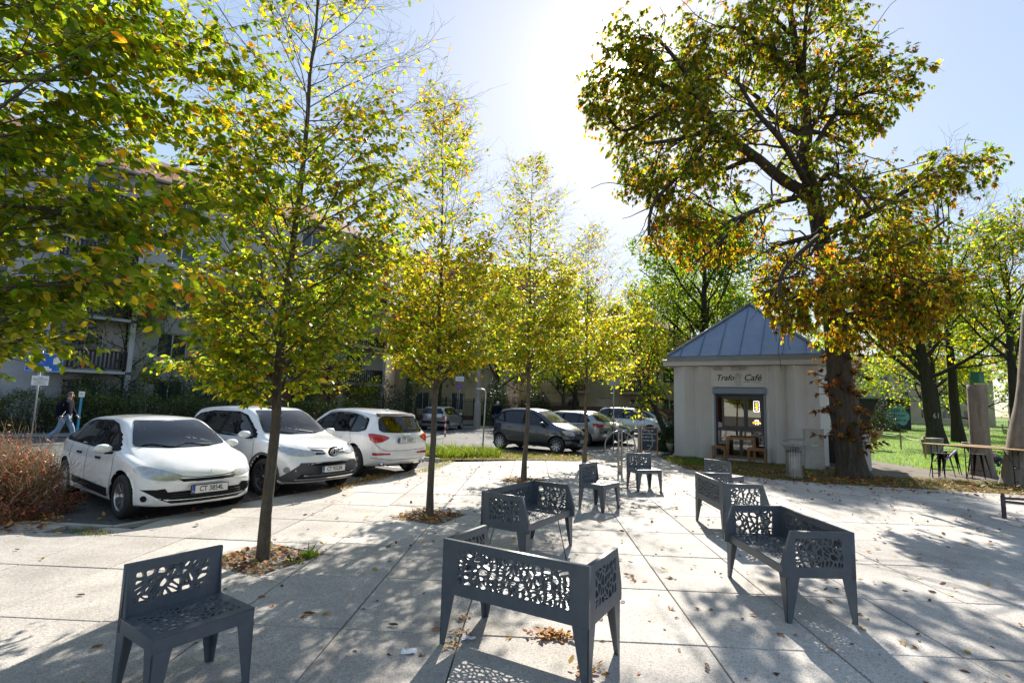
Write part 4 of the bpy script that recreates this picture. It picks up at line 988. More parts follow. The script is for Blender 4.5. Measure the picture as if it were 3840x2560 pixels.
# forward is 90 deg counter-clockwise from a->b
place(bench0, (.53, 3.40), (-.47, 3.99)); bench0.rotation_euler.z += PI
def bench(a, b, label, **k): o = clone(bench0); o['label'] = label; return place(o, a, b)
def chair(a, b, label): o = clone(chair0); o['label'] = label; return place(o, a, b)
place(bench0, (-.47, 3.99), (.53, 3.40))
bench((.33, 7.04), (-.31, 6.03), 'bench behind the front one, open to the right, left of the two small chairs')
bench((2.93, 4.53), (2.91, 5.68), 'bench nearest the right side, seat open to the left, large arm facing the camera')
bench((2.93, 8.33), (2.90, 7.20), 'bench in the back right group, nearest the litter bin')
place(chair0, (-1.93, 3.68), (-2.26, 3.20)); chair0.rotation_euler.z += 0
chair((1.55, 9.42), (1.19, 8.98), 'small chair turned right, behind the open-sided bench and before the tree with the bare leader')
chair((3.02, 11.42), (2.53, 11.28), 'small chair just in front of the round bicycle stands')
chair((3.90, 10.52), (4.20, 10.10), 'farthest chair, half hidden behind the back right bench, turned left')

# ------------------------------------------------------------------ bicycle stands: two steel rings on twin posts
m_inox = mat('brushed_steel', (.22, .21, .20), .32, metal=.9, var=.12, vscale=5, rvar=.1)
def stand(loc, rz, label):
    t = thing('bicycle_stand', label, 'bicycle stand', loc, rz, 'bicycle stands by the plaza')
    mb = MB(); R = .36
    for s in (-1, 1): mb = MB(); mb.box((s*.045, 0, .53), (.042, .04, 1.06)); mb.build('post', m_inox, t, bevel=.004)
    mb = MB(); mb.box((0, 0, .27), (.05, .03, .03)); mb.box((0, 0, .82), (.05, .02, .02)); mb.box((0, 0, .11), (.05, .034, .22)); mb.build('spacer', m_inox, t)
    for s in (-1, 1):
        mb = MB(); P = [(s*(.045+R*math.sin(a)), 0, .70-R*math.cos(a)*1.0) for a in [PI*q/22 for q in range(23)]]
        mb.tube(P, .019, 8); mb.build('half_ring', m_inox, t, smooth=True)
g1 = G(1424, 1086); stand((g1.x, g1.y, 0), math.radians(8), 'nearer steel ring bicycle stand, left of the other ring'); g2 = G(1457, 1064); stand((g2.x+.12, g2.y-.2, 0), math.radians(8), 'further steel ring bicycle stand, just before the chalkboard')

# ------------------------------------------------------------------ chalkboard
m_wood = mat('oiled_wood', (.26, .12, .05), .5, var=.35, vscale=4, stretch=(1, 1, 6), bump=.2, bscale=30)
m_chalk = mat('chalkboard', (.012, .018, .035), .55, var=.3, vscale=3)
m_white = mat('white_chalk', (.75, .78, .8), .9, var=0)
ga = G(1490, 1046)
t = thing('chalkboard_sign', 'wooden framed folding chalkboard with white handwriting beside the cafe', 'sign', (ga.x, ga.y, 0), math.radians(-18))
for s, nm in ((-1, 'front_leaf'), (1, 'rear_leaf')):
    Mt = Matrix.Translation((0, s*.03, 1.0)) @ Matrix.Rotation(s*.17, 4, 'X') @ Matrix.Translation((0, 0, -1.0)); mb = MB(); R3 = Mt.to_3x3()
    for x in (-.3, .3): mb.box(Mt @ Vector((x, 0, .5)), (.035, .022, 1.0), M=R3)
    for z in (.98, .17): mb.box(Mt @ Vector((0, 0, z)), (.565, .02, .04), M=R3)
    fr = mb.build(nm, m_wood, t); mb = MB(); mb.box(Mt @ Vector((0, 0, .575)), (.56, .012, .77), M=R3); mb.build('slate', m_chalk, fr)
    if s < 0:
        for i, (tx, sz) in enumerate([('NIE PAL SIE', .075), ('ZE SIE RUSZA, PO TO,', .058), ('BY SIE PO TO,', .062), ('BY CZYNIC KAWY', .062), ('trafo cafe', .05)]):
            text('chalk_lettering', tx, sz, m_white, fr, Mt @ Vector((-.02 if i != 4 else .05, -.009, .87-i*.115-(.06 if i == 4 else 0))), (Mt.to_3x3() @ Matrix.Rotation(PI/2, 3, 'X')).to_euler(), .001)

# ------------------------------------------------------------------ litter bin of steel slats
gb = G(1825, 1097)
t = thing('litter_bin', 'slatted steel litter bin with flaring rim and flat round lid before the cafe', 'litter bin', (gb.x, gb.y, -.015), .2)
m_galv = mat('galvanised_steel', (.33, .33, .32), .4, metal=.75, var=.2, vscale=6, rvar=.1)
for q in range(20):
    a = 2*PI*q/20; mb = MB(); P = [(.19, .02), (.19, .62), (.195, .72), (.235, .80), (.285, .84)]; w = .017
    vs = []; n = Vector((-math.sin(a), math.cos(a), 0)); r_ = Vector((math.cos(a), math.sin(a), 0))
    for r, z in P: c = r_*r+Vector((0, 0, z)); vs += [c-n*w, c+n*w, c+n*w-r_*.005, c-n*w-r_*.005]
    fs = []
    for i in range(len(P)-1):
        for j in range(4): fs.append((i*4+j, i*4+(j+1) % 4, i*4+4+(j+1) % 4, i*4+4+j))
    mb.add(vs, fs); mb.build('slat', m_galv, t)
mb = MB()
for z, r in ((.08, .196), (.60, .198), (.84, .287)): mb.tube([(r*math.cos(a), r*math.sin(a), z) for a in [2*PI*i/28 for i in range(28)]], .010, 6, closed=True)
mb.build('hoop', m_galv, t, smooth=True)
mb = MB(); mb.lathe([(.0, .03), (.165, .03), (.17, .58), (.16, .58)], 24); mb.build('liner', mat('bin_liner', (.50, .49, .42), .6, var=.1), t, smooth=True)
mb = MB(); mb.lathe([(.172, .585), (.20, .70), (.175, .72), (.165, .60)], 24); mb.build('bag', mat('black_bag', (.012, .012, .018), .3, var=.2, bump=.5, bscale=30), t, smooth=True)
mb = MB(); Ml = Matrix.Translation((.02, 0, .985)) @ Matrix.Rotation(-.12, 4, 'Y'); mb.lathe([(0, .012), (.25, .006), (.262, 0), (.25, -.006), (0, -.004)], 28, Ml); ld = mb.build('lid', m_inox, t, smooth=True)
mb = MB()
for x, y in ((-.12, .1), (.12, .1), (0, -.15)): mb.tube([(x, y, .8), (x, y, .985)], .006, 5)
mb.build('lid_rod', m_galv, t)

# ------------------------------------------------------------------ utility cabinets, black refuse bin
m_gry = mat('cabinet_grey', (.47, .46, .43), .6, var=.08, vscale=4, dirt=(.3, .28, .24), dscale=3, bump=.05)
def cabinet(loc, rz, w, h, d, label, doors=3):
    t = thing('utility_cabinet', label, 'cabinet', loc, rz, 'grey utility cabinets by the cafe')
    mb = MB(); mb.box((0, 0, h/2), (w, d, h)); mb.build('housing', m_gry, t, bevel=.008)
    mb = MB(); mb.box((0, 0, h+.012), (w+.03, d+.03, .03)); mb.build('cap', m_gry, t, bevel=.01)
    zs = [.03, h*.16, h*.36, h*.66, h*.985]
    for i in range(4):
        z0, z1 = zs[i], zs[i+1]; mb = MB(); mb.box((0, -d/2-.006, (z0+z1)/2), (w-.03, .012, z1-z0-.014)); dr = mb.build('door', m_gry, t, bevel=.004)
        if i >= 2:
            mb = MB(); mb.box((-w*.38, -d/2-.02, (z0+z1)/2), (.018, .02, .11)); mb.build('handle', mat('zinc', (.4, .4, .4), .35, metal=.8), dr)
            mb = MB(); zc = (z0+z1)/2-.03; mb.add([Vector((-.03, -d/2-.0135, zc-.025)), Vector((.03, -d/2-.0135, zc-.025)), Vector((0, -d/2-.0135, zc+.03))], [(0, 1, 2)]); mb.build('warning_label', mat('warn', (.6, .48, .12), .5, var=.05), dr)
            if i == 2: mb = MB(); mb.box((0, -d/2-.014, z1-.06), (.2, .006, .045)); mb.build('name_plate', mat('plate_cream', (.62, .6, .42), .5, var=.05), dr)
            if i == 3: mb = MB(); mb.lathe([(0, 0), (.03, 0)], 14, Matrix.Translation((0, -d/2-.0135, z1-.1)) @ Matrix.Rotation(PI/2, 4, 'X')); mb.build('sticker', mat('sticker_orange', (.6, .3, .08), .5, var=.05), dr)
    return t
gc = G(1880, 1078); cabinet((gc.x, gc.y+.2, -.02), math.radians(-22), .52, 1.19, .3, 'tall light grey utility cabinet with small doors against the right cafe wall')
gc2 = G(1992, 1080); cabinet((gc2.x, gc2.y+.3, -.02), math.radians(-60), .5, 1.12, .3, 'grey cabinet almost hidden behind the chestnut trunk')
g_ = G(1920, 1068); t = thing('wheelie_bin', 'black plastic refuse bin between the grey cabinet and the chestnut trunk', 'refuse bin', (g_.x+.1, g_.y+.35, -.02), -.4)
m_blk = mat('black_plastic', (.015, .016, .018), .5, var=.2, bump=.1)
mb = MB(); mb.add([Vector(v) for v in [(-.2, -.24, .06), (.2, -.24, .06), (.2, .2, .06), (-.2, .2, .06), (-.27, -.33, .92), (.27, -.33, .92), (.27, .28, .92), (-.27, .28, .92)]], [(3, 2, 1, 0), (4, 5, 6, 7), (0, 1, 5, 4), (1, 2, 6, 5), (2, 3, 7, 6), (3, 0, 4, 7)]); mb.build('body', m_blk, t, bevel=.02)
mb = MB(); mb.box((0, -.02, .965), (.58, .66, .05)); mb.build('lid', m_blk, t, bevel=.02, seg=3)
for s in (-1, 1): mb = MB(); mb.lathe([(.02, -.025), (.095, -.025), (.1, 0), (.095, .025), (.02, .025)], 18, Matrix.Translation((s*.25, .22, .1)) @ Matrix.Rotation(PI/2, 4, 'Y')); mb.build('wheel', m_blk, t, smooth=True)
# plant pot by the cafe corner
g_ = G(1541, 1036); t = thing('plant_pot', 'pale pot with a dried plant at the left corner of the cafe', 'plant pot', (g_.x+.05, g_.y+.3, -.01))
mb = MB(); mb.lathe([(0, 0), (.1, 0), (.14, .26), (.15, .3), (.13, .3), (.12, .27), (0, .27)], 16); mb.build('pot', mat('pot_clay', (.42, .36, .3), .8, var=.15), t, smooth=True)
P = np.zeros((90, 3)); P[:, :2] = rg.normal(0, .05, (90, 2)); P[:, 2] = .27
blades('plant', P, .25, rg, [(.16, .15, .07), (.12, .14, .06)], (.5, .5), .02, t, .5)

# ------------------------------------------------------------------ bar tables, stools and debarked trunks on the lawn
m_plank = mat('ochre_plank', (.30, .18, .07), .55, var=.2, vscale=3, stretch=(1, 8, 8))
m_grn = mat('dark_green_steel', (.018, .035, .03), .45, metal=.2, var=.1)
def bartable(a, b, label, h=1.02, w=.5):
    a = Vector((*a, 0)); b = Vector((*b, 0)); L = (b-a).length; c = (a+b)/2; rz = math.atan2((b-a).y, (b-a).x)
    t = thing('bar_table', label, 'table', (c.x, c.y, -.02), rz, 'folding bar tables on the lawn')
    mb = MB(); mb.box((0, 0, h), (L, w, .028)); mb.build('table_top', m_plank, t, bevel=.005)
    for x in (-L/2+.22, L/2-.22):
        mb = MB()
        for y in (-w/2+.06, w/2-.06): mb.tube([(x, y, 0), (x, y, h-.015)], .014, 6)
        for z in (.12, .45): mb.tube([(x, -w/2+.06, z), (x, w/2-.06, z)], .010, 6)
        mb.tube([(x, 0, .45), (x*.72, 0, h-.02)], .009, 6); mb.build('trestle', m_grn, t, smooth=True)
    return t
T1 = G(2128, 1092); T2 = G(2304, 1112); T3 = G(2150, 1080)
u_ = (T2-T1).normalized(); pu = Vector((-u_.y, u_.x, 0))
k_ = .88
bartable((T1.x, T1.y), tuple((T1+u_*2.15)[:2]), 'nearer folding bar table with ochre top in front of the stools', .92)
bartable(tuple((T1+pu*.75+u_*.5)[:2]), tuple((T1+pu*.75+u_*2.9)[:2]), 'further folding bar table with ochre top just behind the first', .92)
def stool(p, rz, label, h=.66):
    t = thing('bar_stool', label, 'stool', (p.x, p.y, -.02), rz, 'black steel bar stools at the bar table')
    m = mat('black_steel', (.014, .014, .015), .4, metal=.4, var=.1)
    mb = MB(); mb.box((0, 0, h), (.3, .3, .022)); mb.build('seat', m, t, bevel=.01)
    for sx in (-1, 1):
        for sy in (-1, 1):
            mb = MB(); mb.add([Vector(v) for v in [(sx*.14, sy*.14, h-.01), (sx*.08, sy*.14, h-.01), (sx*.20, sy*.21, 0), (sx*.215, sy*.21, 0), (sx*.14, sy*.08, h-.01), (sx*.215, sy*.195, 0)]], [(0, 1, 2, 3), (0, 3, 5, 4), (1, 0, 3, 2), (4, 5, 3, 0)]); mb.build('leg', m, t)
    mb = MB(); q = .178; P = [(-q, -q*1.03, .22), (q, -q*1.03, .22), (q, q*1.03, .22), (-q, q*1.03, .22)]; mb.tube(P, .008, 5, closed=True); mb.build('footrest', m, t)
for (x, y), rz, lab in (((2165, 1094), .3, 'left black bar stool under the bar table'), ((2186, 1087), 1.0, 'black bar stool behind the left one, next to the tall stump'), ((2250, 1096), .5, 'right black bar stool in front of the tall barkless trunk')): stool(G(x, y), rz, lab)
g_ = T1+u_*.45+pu*.15; t = thing('lavender_wrap', 'rolled lilac banner leaning on the left end of the bar table', 'banner', (g_.x, g_.y, .5)); mb = MB(); mb.tube([(-.05, 0, .0), (.02, 0, .03), (.28, 0, .24)], [.04, .022, .03], 6); mb.build('roll', mat('lilac', (.45, .28, .6), .6, var=.1), t, smooth=True)
m_log = bark('bleached_wood', (.25, .21, .175), .55, 7, (1, 1, .12), (.33, .29, .25))
def post_log(pts, radii, name, label, cat='tree trunk', top=True):
    P, R = limb(pts, 1, 1, 16); R = np.interp(np.linspace(0, 1, 16), np.linspace(0, 1, len(radii)), radii)[None]; b = np.array([pts[0][0], pts[0][1], 0])
    rng = np.random.default_rng(3); V, F = tube_arrays(P-b, R, 20); V += (np.sin(V[:, 2:3]*9+V[:, :1]*30)*.006+rng.normal(0, .003, V.shape))*[1, 1, 0]
    k = len(V); V = np.vstack([V, (P-b)[0, -1:]]); cap = np.array([[k-20+j, k-20+(j+1) % 20, k] for j in range(20)])
    t = thing(name, label, cat, (b[0], b[1], -.02)); o = link_mesh('trunk', np_mesh('trunk', V, [F, cap]), m_log, t, smooth=True); return t
l1 = G(2258, 1090); post_log([(l1.x, l1.y, -.1), tuple(AT(2250, 1000, l1.y)), tuple(AT(2243, 882, l1.y))], [.36, .27, .23, .23, .23], 'barkless_trunk', 'tall barkless standing trunk carrying the green nest box')
l2 = G(2338, 1112); post_log([(l2.x+.1, l2.y, -.1), tuple(AT(2352, 1000, l2.y)), tuple(AT(2366, 880, l2.y)), tuple(AT(2374, 700, l2.y))], [.48, .34, .27, .25, .22], 'barkless_trunk', 'grey barkless leaning trunk cut by the right edge of the picture')
l3 = G(2144, 1042); post_log([(l3.x, l3.y, -.1), tuple(AT(2140, 1005, l3.y))], [.4, .36, .42], 'tree_stump', 'short pale stump behind the left end of the bar table', 'tree stump')
nb = AT(2246, 879, l1.y); t = thing('nest_box', 'small green nest box on top of the tall barkless trunk', 'nest box', tuple(nb), .3)
m_gb = mat('green_paint', (.02, .14, .075), .6, var=.15)
mb = MB(); mb.box((0, 0, .16), (.24, .22, .32)); mb.build('box', m_gb, t, bevel=.004); mb = MB(); mb.box((0, -.01, .335), (.3, .3, .02), M=Matrix.Rotation(.12, 3, 'X')); mb.build('roof', m_gb, t)
mb = MB(); mb.lathe([(0, 0), (.022, 0)], 14, Matrix.Translation((0, -.1115, .22)) @ Matrix.Rotation(PI/2, 4, 'X')); mb.build('entrance', m_blk, t)
# painted number on the forked trunk is a flat mark of its tree
# low barrier at the right edge
f1 = G(2307, 1190); m_rst = mat('old_painted_steel', (.05, .03, .045), .6, var=.4, vscale=8, dirt=(.13, .1, .1), dscale=8)
t = thing('low_barrier', 'low dark metal barrier at the right edge of the plaza', 'barrier', (f1.x, f1.y, 0), math.radians(-14))
mb = MB(); mb.box((0, 0, .19), (.05, .05, .38)); mb.lathe([(.0, .42), (.022, .41), (.03, .395), (.022, .38)], 10); mb.build('post', m_rst, t, bevel=.004)
mb = MB(); mb.box((1.2, 0, .05), (.05, .05, .5)); mb.build('post', m_rst, t)
for z in (.34, .27): mb = MB(); mb.box((.65, .0, z-(.02 if z < .3 else 0)), (1.25, .012, .045), M=Matrix.Rotation(.05 if z < .3 else -.0, 3, 'Y')); mb.build('rail', m_rst, t)
# stakes and rope on the lawn
t = thing('rope_fence', 'thin white rope on short wooden stakes across the lawn', 'rope fence', (0, 0, 0)); ps = [G(2013, 1020), G(2070, 1030), G(2126, 1050)]
for p in ps: mb = MB(); mb.box((p.x, p.y, .4), (.05, .05, .85)); mb.build('stake', m_plank, t)
mb = MB()
for a, b in zip(ps, ps[1:]): mb.tube([tuple(a.lerp(b, q/6)+Vector((0, 0, .72-.14*math.sin(PI*q/6)))) for q in range(7)], .012, 4)
mb.build('rope', mat('rope_white', (.6, .6, .56), .8, var=.1), t)
# canvas deck chair by the trunk (tan) 
g_ = G(2003, 1030); t = thing('deck_chair', 'empty tan canvas butterfly chair on the lawn behind the cabinet', 'chair', (g_.x, g_.y-.4, 0), .5)
m_tanc = mat('tan_canvas', (.30, .17, .08), .85, var=.15); mb = MB()
pr = [(-.1, .95), (-.02, .62), (.2, .42), (.55, .5)]; vs = []
for x in (-.4, -.2, 0, .2, .4):
    for y, z in pr: vs.append(Vector((x, y, z-.10*(1-(x/.4)**2))))
mb.add(vs, [(i*4+j, i*4+j+1, i*4+j+5, i*4+j+4) for i in range(4) for j in range(3)]); o = mb.build('sling', m_tanc, t, smooth=True); s = o.modifiers.new('s', 'SOLIDIFY'); s.thickness = .01
mb = MB()
for s in (-1, 1): mb.tube([(s*.4, -.1, .95), (-s*.3, .5, 0)], .012, 5); mb.tube([(s*.4, .55, .5), (-s*.3, -.15, 0)], .012, 5)
mb.build('frame', m_grn, t)
# ------------------------------------------------------------------ the cafe pavilion
CO = Vector((6.0, 19.2, 0)); CRZ = math.radians(-32.66); CWD = 4.63; CDP = 4.7
caf = thing('cafe_pavilion', 'small grey pleated concrete cafe with blue-grey pyramid roof and lettering over its window', 'building', tuple(CO), CRZ)
m_wall = mat('cast_concrete', (.56, .54, .525), .85, var=.05, vscale=1.5, bump=.25, bscale=55, stretch=(1, 1, .6), dirt=(.49, .47, .45), dscale=.9)
m_zinc = mat('zinc_sheet', (.16, .215, .31), .42, metal=.25, var=.10, vscale=1.2, spec=.5, rvar=.12, stretch=(1, 1, .4), bump=.03, bscale=9, dirt=(.20, .25, .33), dscale=2)
m_zinc2 = mat('zinc_trim', (.26, .27, .28), .5, metal=.3, var=.12, vscale=3, rvar=.1)
HW = 3.2; A = .26
frontL = [(0, .02), (.44, -A), (.75, .02), (.99, -A), (1.32, .02), (1.40, .02)]
frontR = [(3.05, .02), (3.14, .02), (3.38, -A), (3.69, .02), (3.94, -A), (4.24, .02), (4.63, -A*.6)]
# shallow reveals between the pleats: thin vertical strips
mb = MB()
mb.prism(frontL+[(1.40, .32), (.3, .32), (.3, CDP), (0, CDP)], -.05, HW)
mb.prism([(CWD, -A*.6), (CWD, CDP), (CWD-.3, CDP), (CWD-.3, .32), (3.05, .32)]+frontR[:-1], -.05, HW)
mb.box((2.225, .17, (2.47+HW)/2), (1.65, .30, HW-2.47)); mb.box((CWD/2, CDP-.12, HW/2), (CWD-.61, .24, HW))
wl = mb.build('wall', m_wall, caf, bevel=.012)
def pleated(y0, n, x):  # pilaster strips on the side walls
    for i in range(n):
        y = y0+i*.78; m2 = MB(); m2.prism([(x, y), (x+(-.17 if x < 1 else .17), y+.3), (x, y+.55)][::1], -.05, HW); m2.build('pilaster', m_wall, caf)
pleated(.55, 5, 0.0); pleated(.3, 5, CWD)
mb = MB(); mb.box((CWD/2, CDP/2, -.02), (CWD+.1, CDP, .12)); mb.box((2.25, -.05, .0), (1.9, .3, .10)); mb.build('plinth', m_wall, caf)
# fluted beam, ledge, gutter
mb = MB(); mb.box((CWD/2, CDP/2, HW+.095), (CWD+.60, CDP+.60, .17)); mb.build('beam', m_wall, caf, bevel=.008)
mb = MB()
for i in range(86): mb.box((-.29+i*.0609, -.307, HW+.095), (.024, .014, .15))
for i in range(80): mb.box((-.307, -.2+i*.06, HW+.095), (.014, .024, .15)); mb.box((CWD+.307, -.2+i*.06, HW+.095), (.014, .024, .15))
mb.build('fluting', m_wall, caf)['kind'] = 'stuff'
mb = MB(); mb.box((CWD/2, CDP/2, HW+.205), (CWD+.70, CDP+.70, .05)); mb.build('ledge', m_zinc2, caf, bevel=.01)
mb = MB(); mb.box((CWD/2, CDP/2, HW+.295), (CWD+.36, CDP+.36, .13)); mb.build('gutter', m_zinc2, caf, bevel=.03, seg=3)
# roof: four sheets, seams and hip caps
E0 = HW+.36; ov = .20; ap = Vector((CWD/2, CDP/2, 5.75)); cor = [Vector((-ov, -ov, E0)), Vector((CWD+ov, -ov, E0)), Vector((CWD+ov, CDP+ov, E0)), Vector((-ov, CDP+ov, E0))]
for i in range(4):
    a, b = cor[i], cor[(i+1) % 4]; mb = MB(); n = (b-a).cross(ap-a).normalized()
    mb.add([a, b, ap, a-n*.04, b-n*.04, ap-n*.04], [(0, 1, 2), (5, 4, 3), (0, 3, 4, 1)]); rf = mb.build('roof_slope', m_zinc, caf)
    L = (b-a).length; d = (b-a)/L
    ns = 7
    for k in range(1, ns+1):
        f = (k-.28)/(ns+.55); p0 = a+d*L*f
        # runs up the slope until it meets the hip
        top = (ap-(a+b)/2); h = min(f, 1-f)*2; p1 = p0+top*h*.985
        mid = (p0+p1)/2+n*.018; X = (p1-p0).normalized(); Y = n.cross(X); mb = MB(); mb.box(mid, ((p1-p0).length, .018, .05), M=Matrix((X, Y, n)).transposed()); mb.build('seam', m_zinc, rf)
    mb = MB(); hp = [a+Vector((0, 0, .03)), ap+Vector((0, 0, .05))]; mb.tube(hp, [.05, .045], 6); mb.build('hip_cap', m_zinc2, caf, smooth=True)
# shutter box, frames, panes
m_fr = mat('anthracite_frame', (.045, .048, .055), .45, var=.05); m_shut = mat('shutter_blue_grey', (.17, .21, .28), .45, metal=.2, var=.06)
mb = MB(); mb.box((2.225, .055, 2.345), (1.72, .21, .20)); mb.build('shutter_box', m_shut, caf, bevel=.008)
mb = MB(); mb.box((2.225, .03, 2.225), (1.66, .14, .035)); mb.build('shutter_slot', m_fr, caf)
for x in (1.43, 3.02): mb = MB(); mb.box((x, .06, 1.12), (.055, .16, 2.19)); mb.build('guide_rail', m_shut, caf, bevel=.004)
wn = MB()
for x, w in ((1.48, .05), (2.97, .05)): wn.box((x, .16, 1.13), (w, .06, 2.16))
for z, h in ((.10, .10), (1.02, .07), (2.16, .06)): wn.box((2.225, .165, z), (1.44, .055, h))
wn.box((2.24, .165, .55), (.10, .055, .86)); wf = wn.build('window_frame', m_fr, caf, bevel=.004)
m_cgl = thin_glass('cafe_glass', (.55, .55, .52)); m_cgl.node_tree.nodes['Fresnel'].inputs[0].default_value = 2.6
def sash(x0, x1, z0, z1, y, fr=.07):
    s = MB(); s.box(((x0+x1)/2, y, z0+fr/2), (x1-x0, .04, fr)); s.box(((x0+x1)/2, y, z1-fr/2), (x1-x0, .04, fr))
    for x in (x0+fr/2, x1-fr/2): s.box((x, y, (z0+z1)/2), (fr, .038, z1-z0-2*fr+.001))
    o = s.build('sash', m_fr, caf, bevel=.004); g = MB(); g.box(((x0+x1)/2, y, (z0+z1)/2), (x1-x0-2*fr, .008, z1-z0-2*fr)); g.build('pane', m_cgl, o); return o
sash(1.64, 2.42, 1.06, 2.13, .13, .075); sash(2.40, 2.945, 1.06, 2.13, .165, .075)
for x0, x1 in ((1.505, 2.19), (2.29, 2.945)): g = MB(); g.box(((x0+x1)/2, .165, .565), (x1-x0, .008, .83)); g.build('pane', m_cgl, wf)
# inside: timber lining, counter, shelves
m_in = mat('inner_timber', (.22, .10, .04), .6, var=.3, vscale=2, stretch=(1, 1, 9))
mb = MB(); mb.box((2.2, 1.9, 1.3), (2.4, .04, 2.6)); mb.box((1.30, 1.1, 1.3), (.04, 1.6, 2.6)); mb.box((3.3, 1.1, 1.3), (.04, 1.6, 2.6)); mb.box((2.3, 1.1, 2.62), (2.1, 1.7, .04)); mb.box((2.3, 1.1, .03), (2.1, 1.7, .04)); mb.build('interior_lining', m_in, caf)
mb = MB(); mb.box((2.3, .75, .95), (1.5, .5, .05)); mb.box((2.3, .95, .5), (1.5, .05, .9)); mb.build('counter', m_wood, caf)
bk = thing('book_row', 'small row of pale books standing in the left slot of the cafe window', 'books', tuple(caf.matrix_basis @ Vector((1.57, .22, 1.055))), CRZ)
for i in range(4): mb = MB(); mb.box((i*.032-.05, 0, .1), (.026, .12, .2-.02*i)); mb.build('book', mat('book%d' % (i % 2), ((.55, .5, .62), (.6, .6, .55))[i % 2], .6, var=.1), bk)
# lettering
m_ink = mat('sign_ink', (.02, .02, .024), .6, var=.05)
R_ = (PI/2, 0, 0)
text('lettering', 'Trafo', .27, m_ink, caf, (1.78, .013, 2.79), R_, .003, .28, bold=.004)
text('lettering', 'Café', .30, m_ink, caf, (2.66, .013, 2.79), R_, .003, .28, bold=.004)
text('lettering', 'EST.2024', .05, m_ink, caf, (2.215, .013, 2.545), R_, .002)
mb = MB()
for a, b in (((2.38, 2.645), (2.60, 2.64)), ((2.68, 2.64), (2.90, 2.635))): mb.tube([(a[0], .013, a[1]), (b[0], .013, b[1])], .006, 4)
mb.build('underline', m_ink, caf)
def line_art(paths, ox, oz, s, r):
    m = MB()
    for p in paths: m.tube([(ox+x*s, .012, oz+z*s) for x, z in p], r, 4)
    return m
circ = [(0+.045*math.cos(a), .96+.045*math.sin(a)) for a in [2*PI*i/12 for i in range(13)]]
art = [circ, [(0, .9), (0, .915)], [(-.22, .87), (.22, .87), (.24, .84), (.24, .58), (-.24, .58), (-.24, .84), (-.22, .87)], [(-.16, .80), (.16, .80), (.16, .67), (-.16, .67), (-.16, .80)], [(-.04, .8), (-.04, .67)], [(.04, .8), (.04, .67)],
       [(.24, .80), (.36, .80), (.38, .76), (.34, .55)], [(-.24, .58), (-.22, .46), (.22, .46), (.24, .58)], [(-.19, .46), (-.27, .05), (.27, .05), (.19, .46)], [(-.08, .44), (-.12, .07)], [(.08, .44), (.12, .07)], [(-.24, .03), (-.18, -.02), (-.12, .03)], [(.12, .03), (.18, -.02), (.24, .03)]]
line_art(art, 2.20, 2.61, .36, .0035).build('coffee_pot_emblem', m_ink, caf)
for x in (1.56, 2.36):
    mb = MB()
    for i in range(6): mb.box((x, .008, 3.06+i*.022), (.27, .012, .010))
    mb.build('vent', mat('vent_grey', (.3, .29, .27), .6), caf)
lp = thing('wall_lamp', 'small rectangular lamp above the lettering on the cafe', 'lamp', tuple(caf.matrix_basis @ Vector((2.12, -.03, 3.10))), CRZ)
mb = MB(); mb.box((0, 0, 0), (.27, .10, .11)); mb.build('housing', mat('lamp_body', (.4, .39, .36), .5), lp, bevel=.008); mb = MB(); mb.box((0, -.052, -.005), (.2, .006, .07)); mb.build('lens', mat('lamp_lens', (.35, .34, .3), .2), lp)
# neon signs hanging inside the right sash
ne = thing('neon_sign', 'lit orange and white neon sign reading OPEN, upright in the cafe window', 'neon sign', tuple(caf.matrix_basis @ Vector((2.74, .20, 1.82))), CRZ)
m_nw = emat('neon_white', (.8, .85, 1.), 5); m_no = emat('neon_orange', (1., .42, .06), 5)
mb = MB(); P = []
for cx, cz, a0 in ((.055, .15, 0), (-.055, .15, 90), (-.055, -.15, 180), (.055, -.15, 270)):
    for q in range(4): a = math.radians(a0+q*30); P.append((cx+.03*math.cos(a), 0, cz+.03*math.sin(a)))
mb.tube(P, .006, 5, closed=True); mb.build('border_tube', m_nw, ne)
text('lettering', 'OPEN', .105, m_no, ne, (0, 0, 0), (PI/2, PI/2, 0), .002, bold=.002)
nc = thing('neon_sign', 'small lit neon coffee cup with orange script in the lower right cafe pane', 'neon sign', tuple(caf.matrix_basis @ Vector((2.74, .20, 1.27))), CRZ)
mb = MB(); mb.tube([(-.06, 0, .06), (-.045, 0, -.06), (.045, 0, -.06), (.06, 0, .06)], .006, 5, closed=True); mb.tube([(-.065, 0, .075), (-.03, 0, .09), (.03, 0, .09), (.065, 0, .075)], .006, 5); mb.build('cup_outline', m_nw, nc)
text('lettering', 'Coffee', .10, m_no, nc, (.0, -.01, 0), (PI/2, 0, 0), .002, .3, bold=.002)
# slatted cafe furniture
def slat_bench(name, label, loc, w, h, d, backr=False, grp=None):
    p = caf.matrix_basis @ Vector(loc); t = thing(name, label, 'table' if 'table' in name else 'stool', tuple(p), CRZ, grp)
    for k in range(3): mb = MB(); mb.box((0, (k-1)*d/3, h-.015), (w, d/3-.012, .03)); mb.build('slat', m_wood, t, bevel=.003)
    for sx in (-1, 1):
        for sy in (-1, 1): mb = MB(); mb.box((sx*(w/2-.03), sy*(d/2-.03), (h-.03)/2), (.045, .045, h-.03)); mb.build('leg', m_wood, t, bevel=.003)
    mb = MB()
    for sy in (-1, 1): mb.box((0, sy*(d/2-.03), h-.055), (w-.11, .025, .045))
    mb.box((0, 0, .12), (w-.06, .03, .035)); mb.build('rail', m_wood, t); return t
slat_bench('cafe_stool', 'left wooden slatted stool under the cafe window', (1.62, -.34, .0), .44, .46, .34, grp='wooden stools by the cafe')
slat_bench('cafe_stool', 'right wooden slatted stool under the cafe window', (2.80, -.38, .0), .56, .46, .36, grp='wooden stools by the cafe')
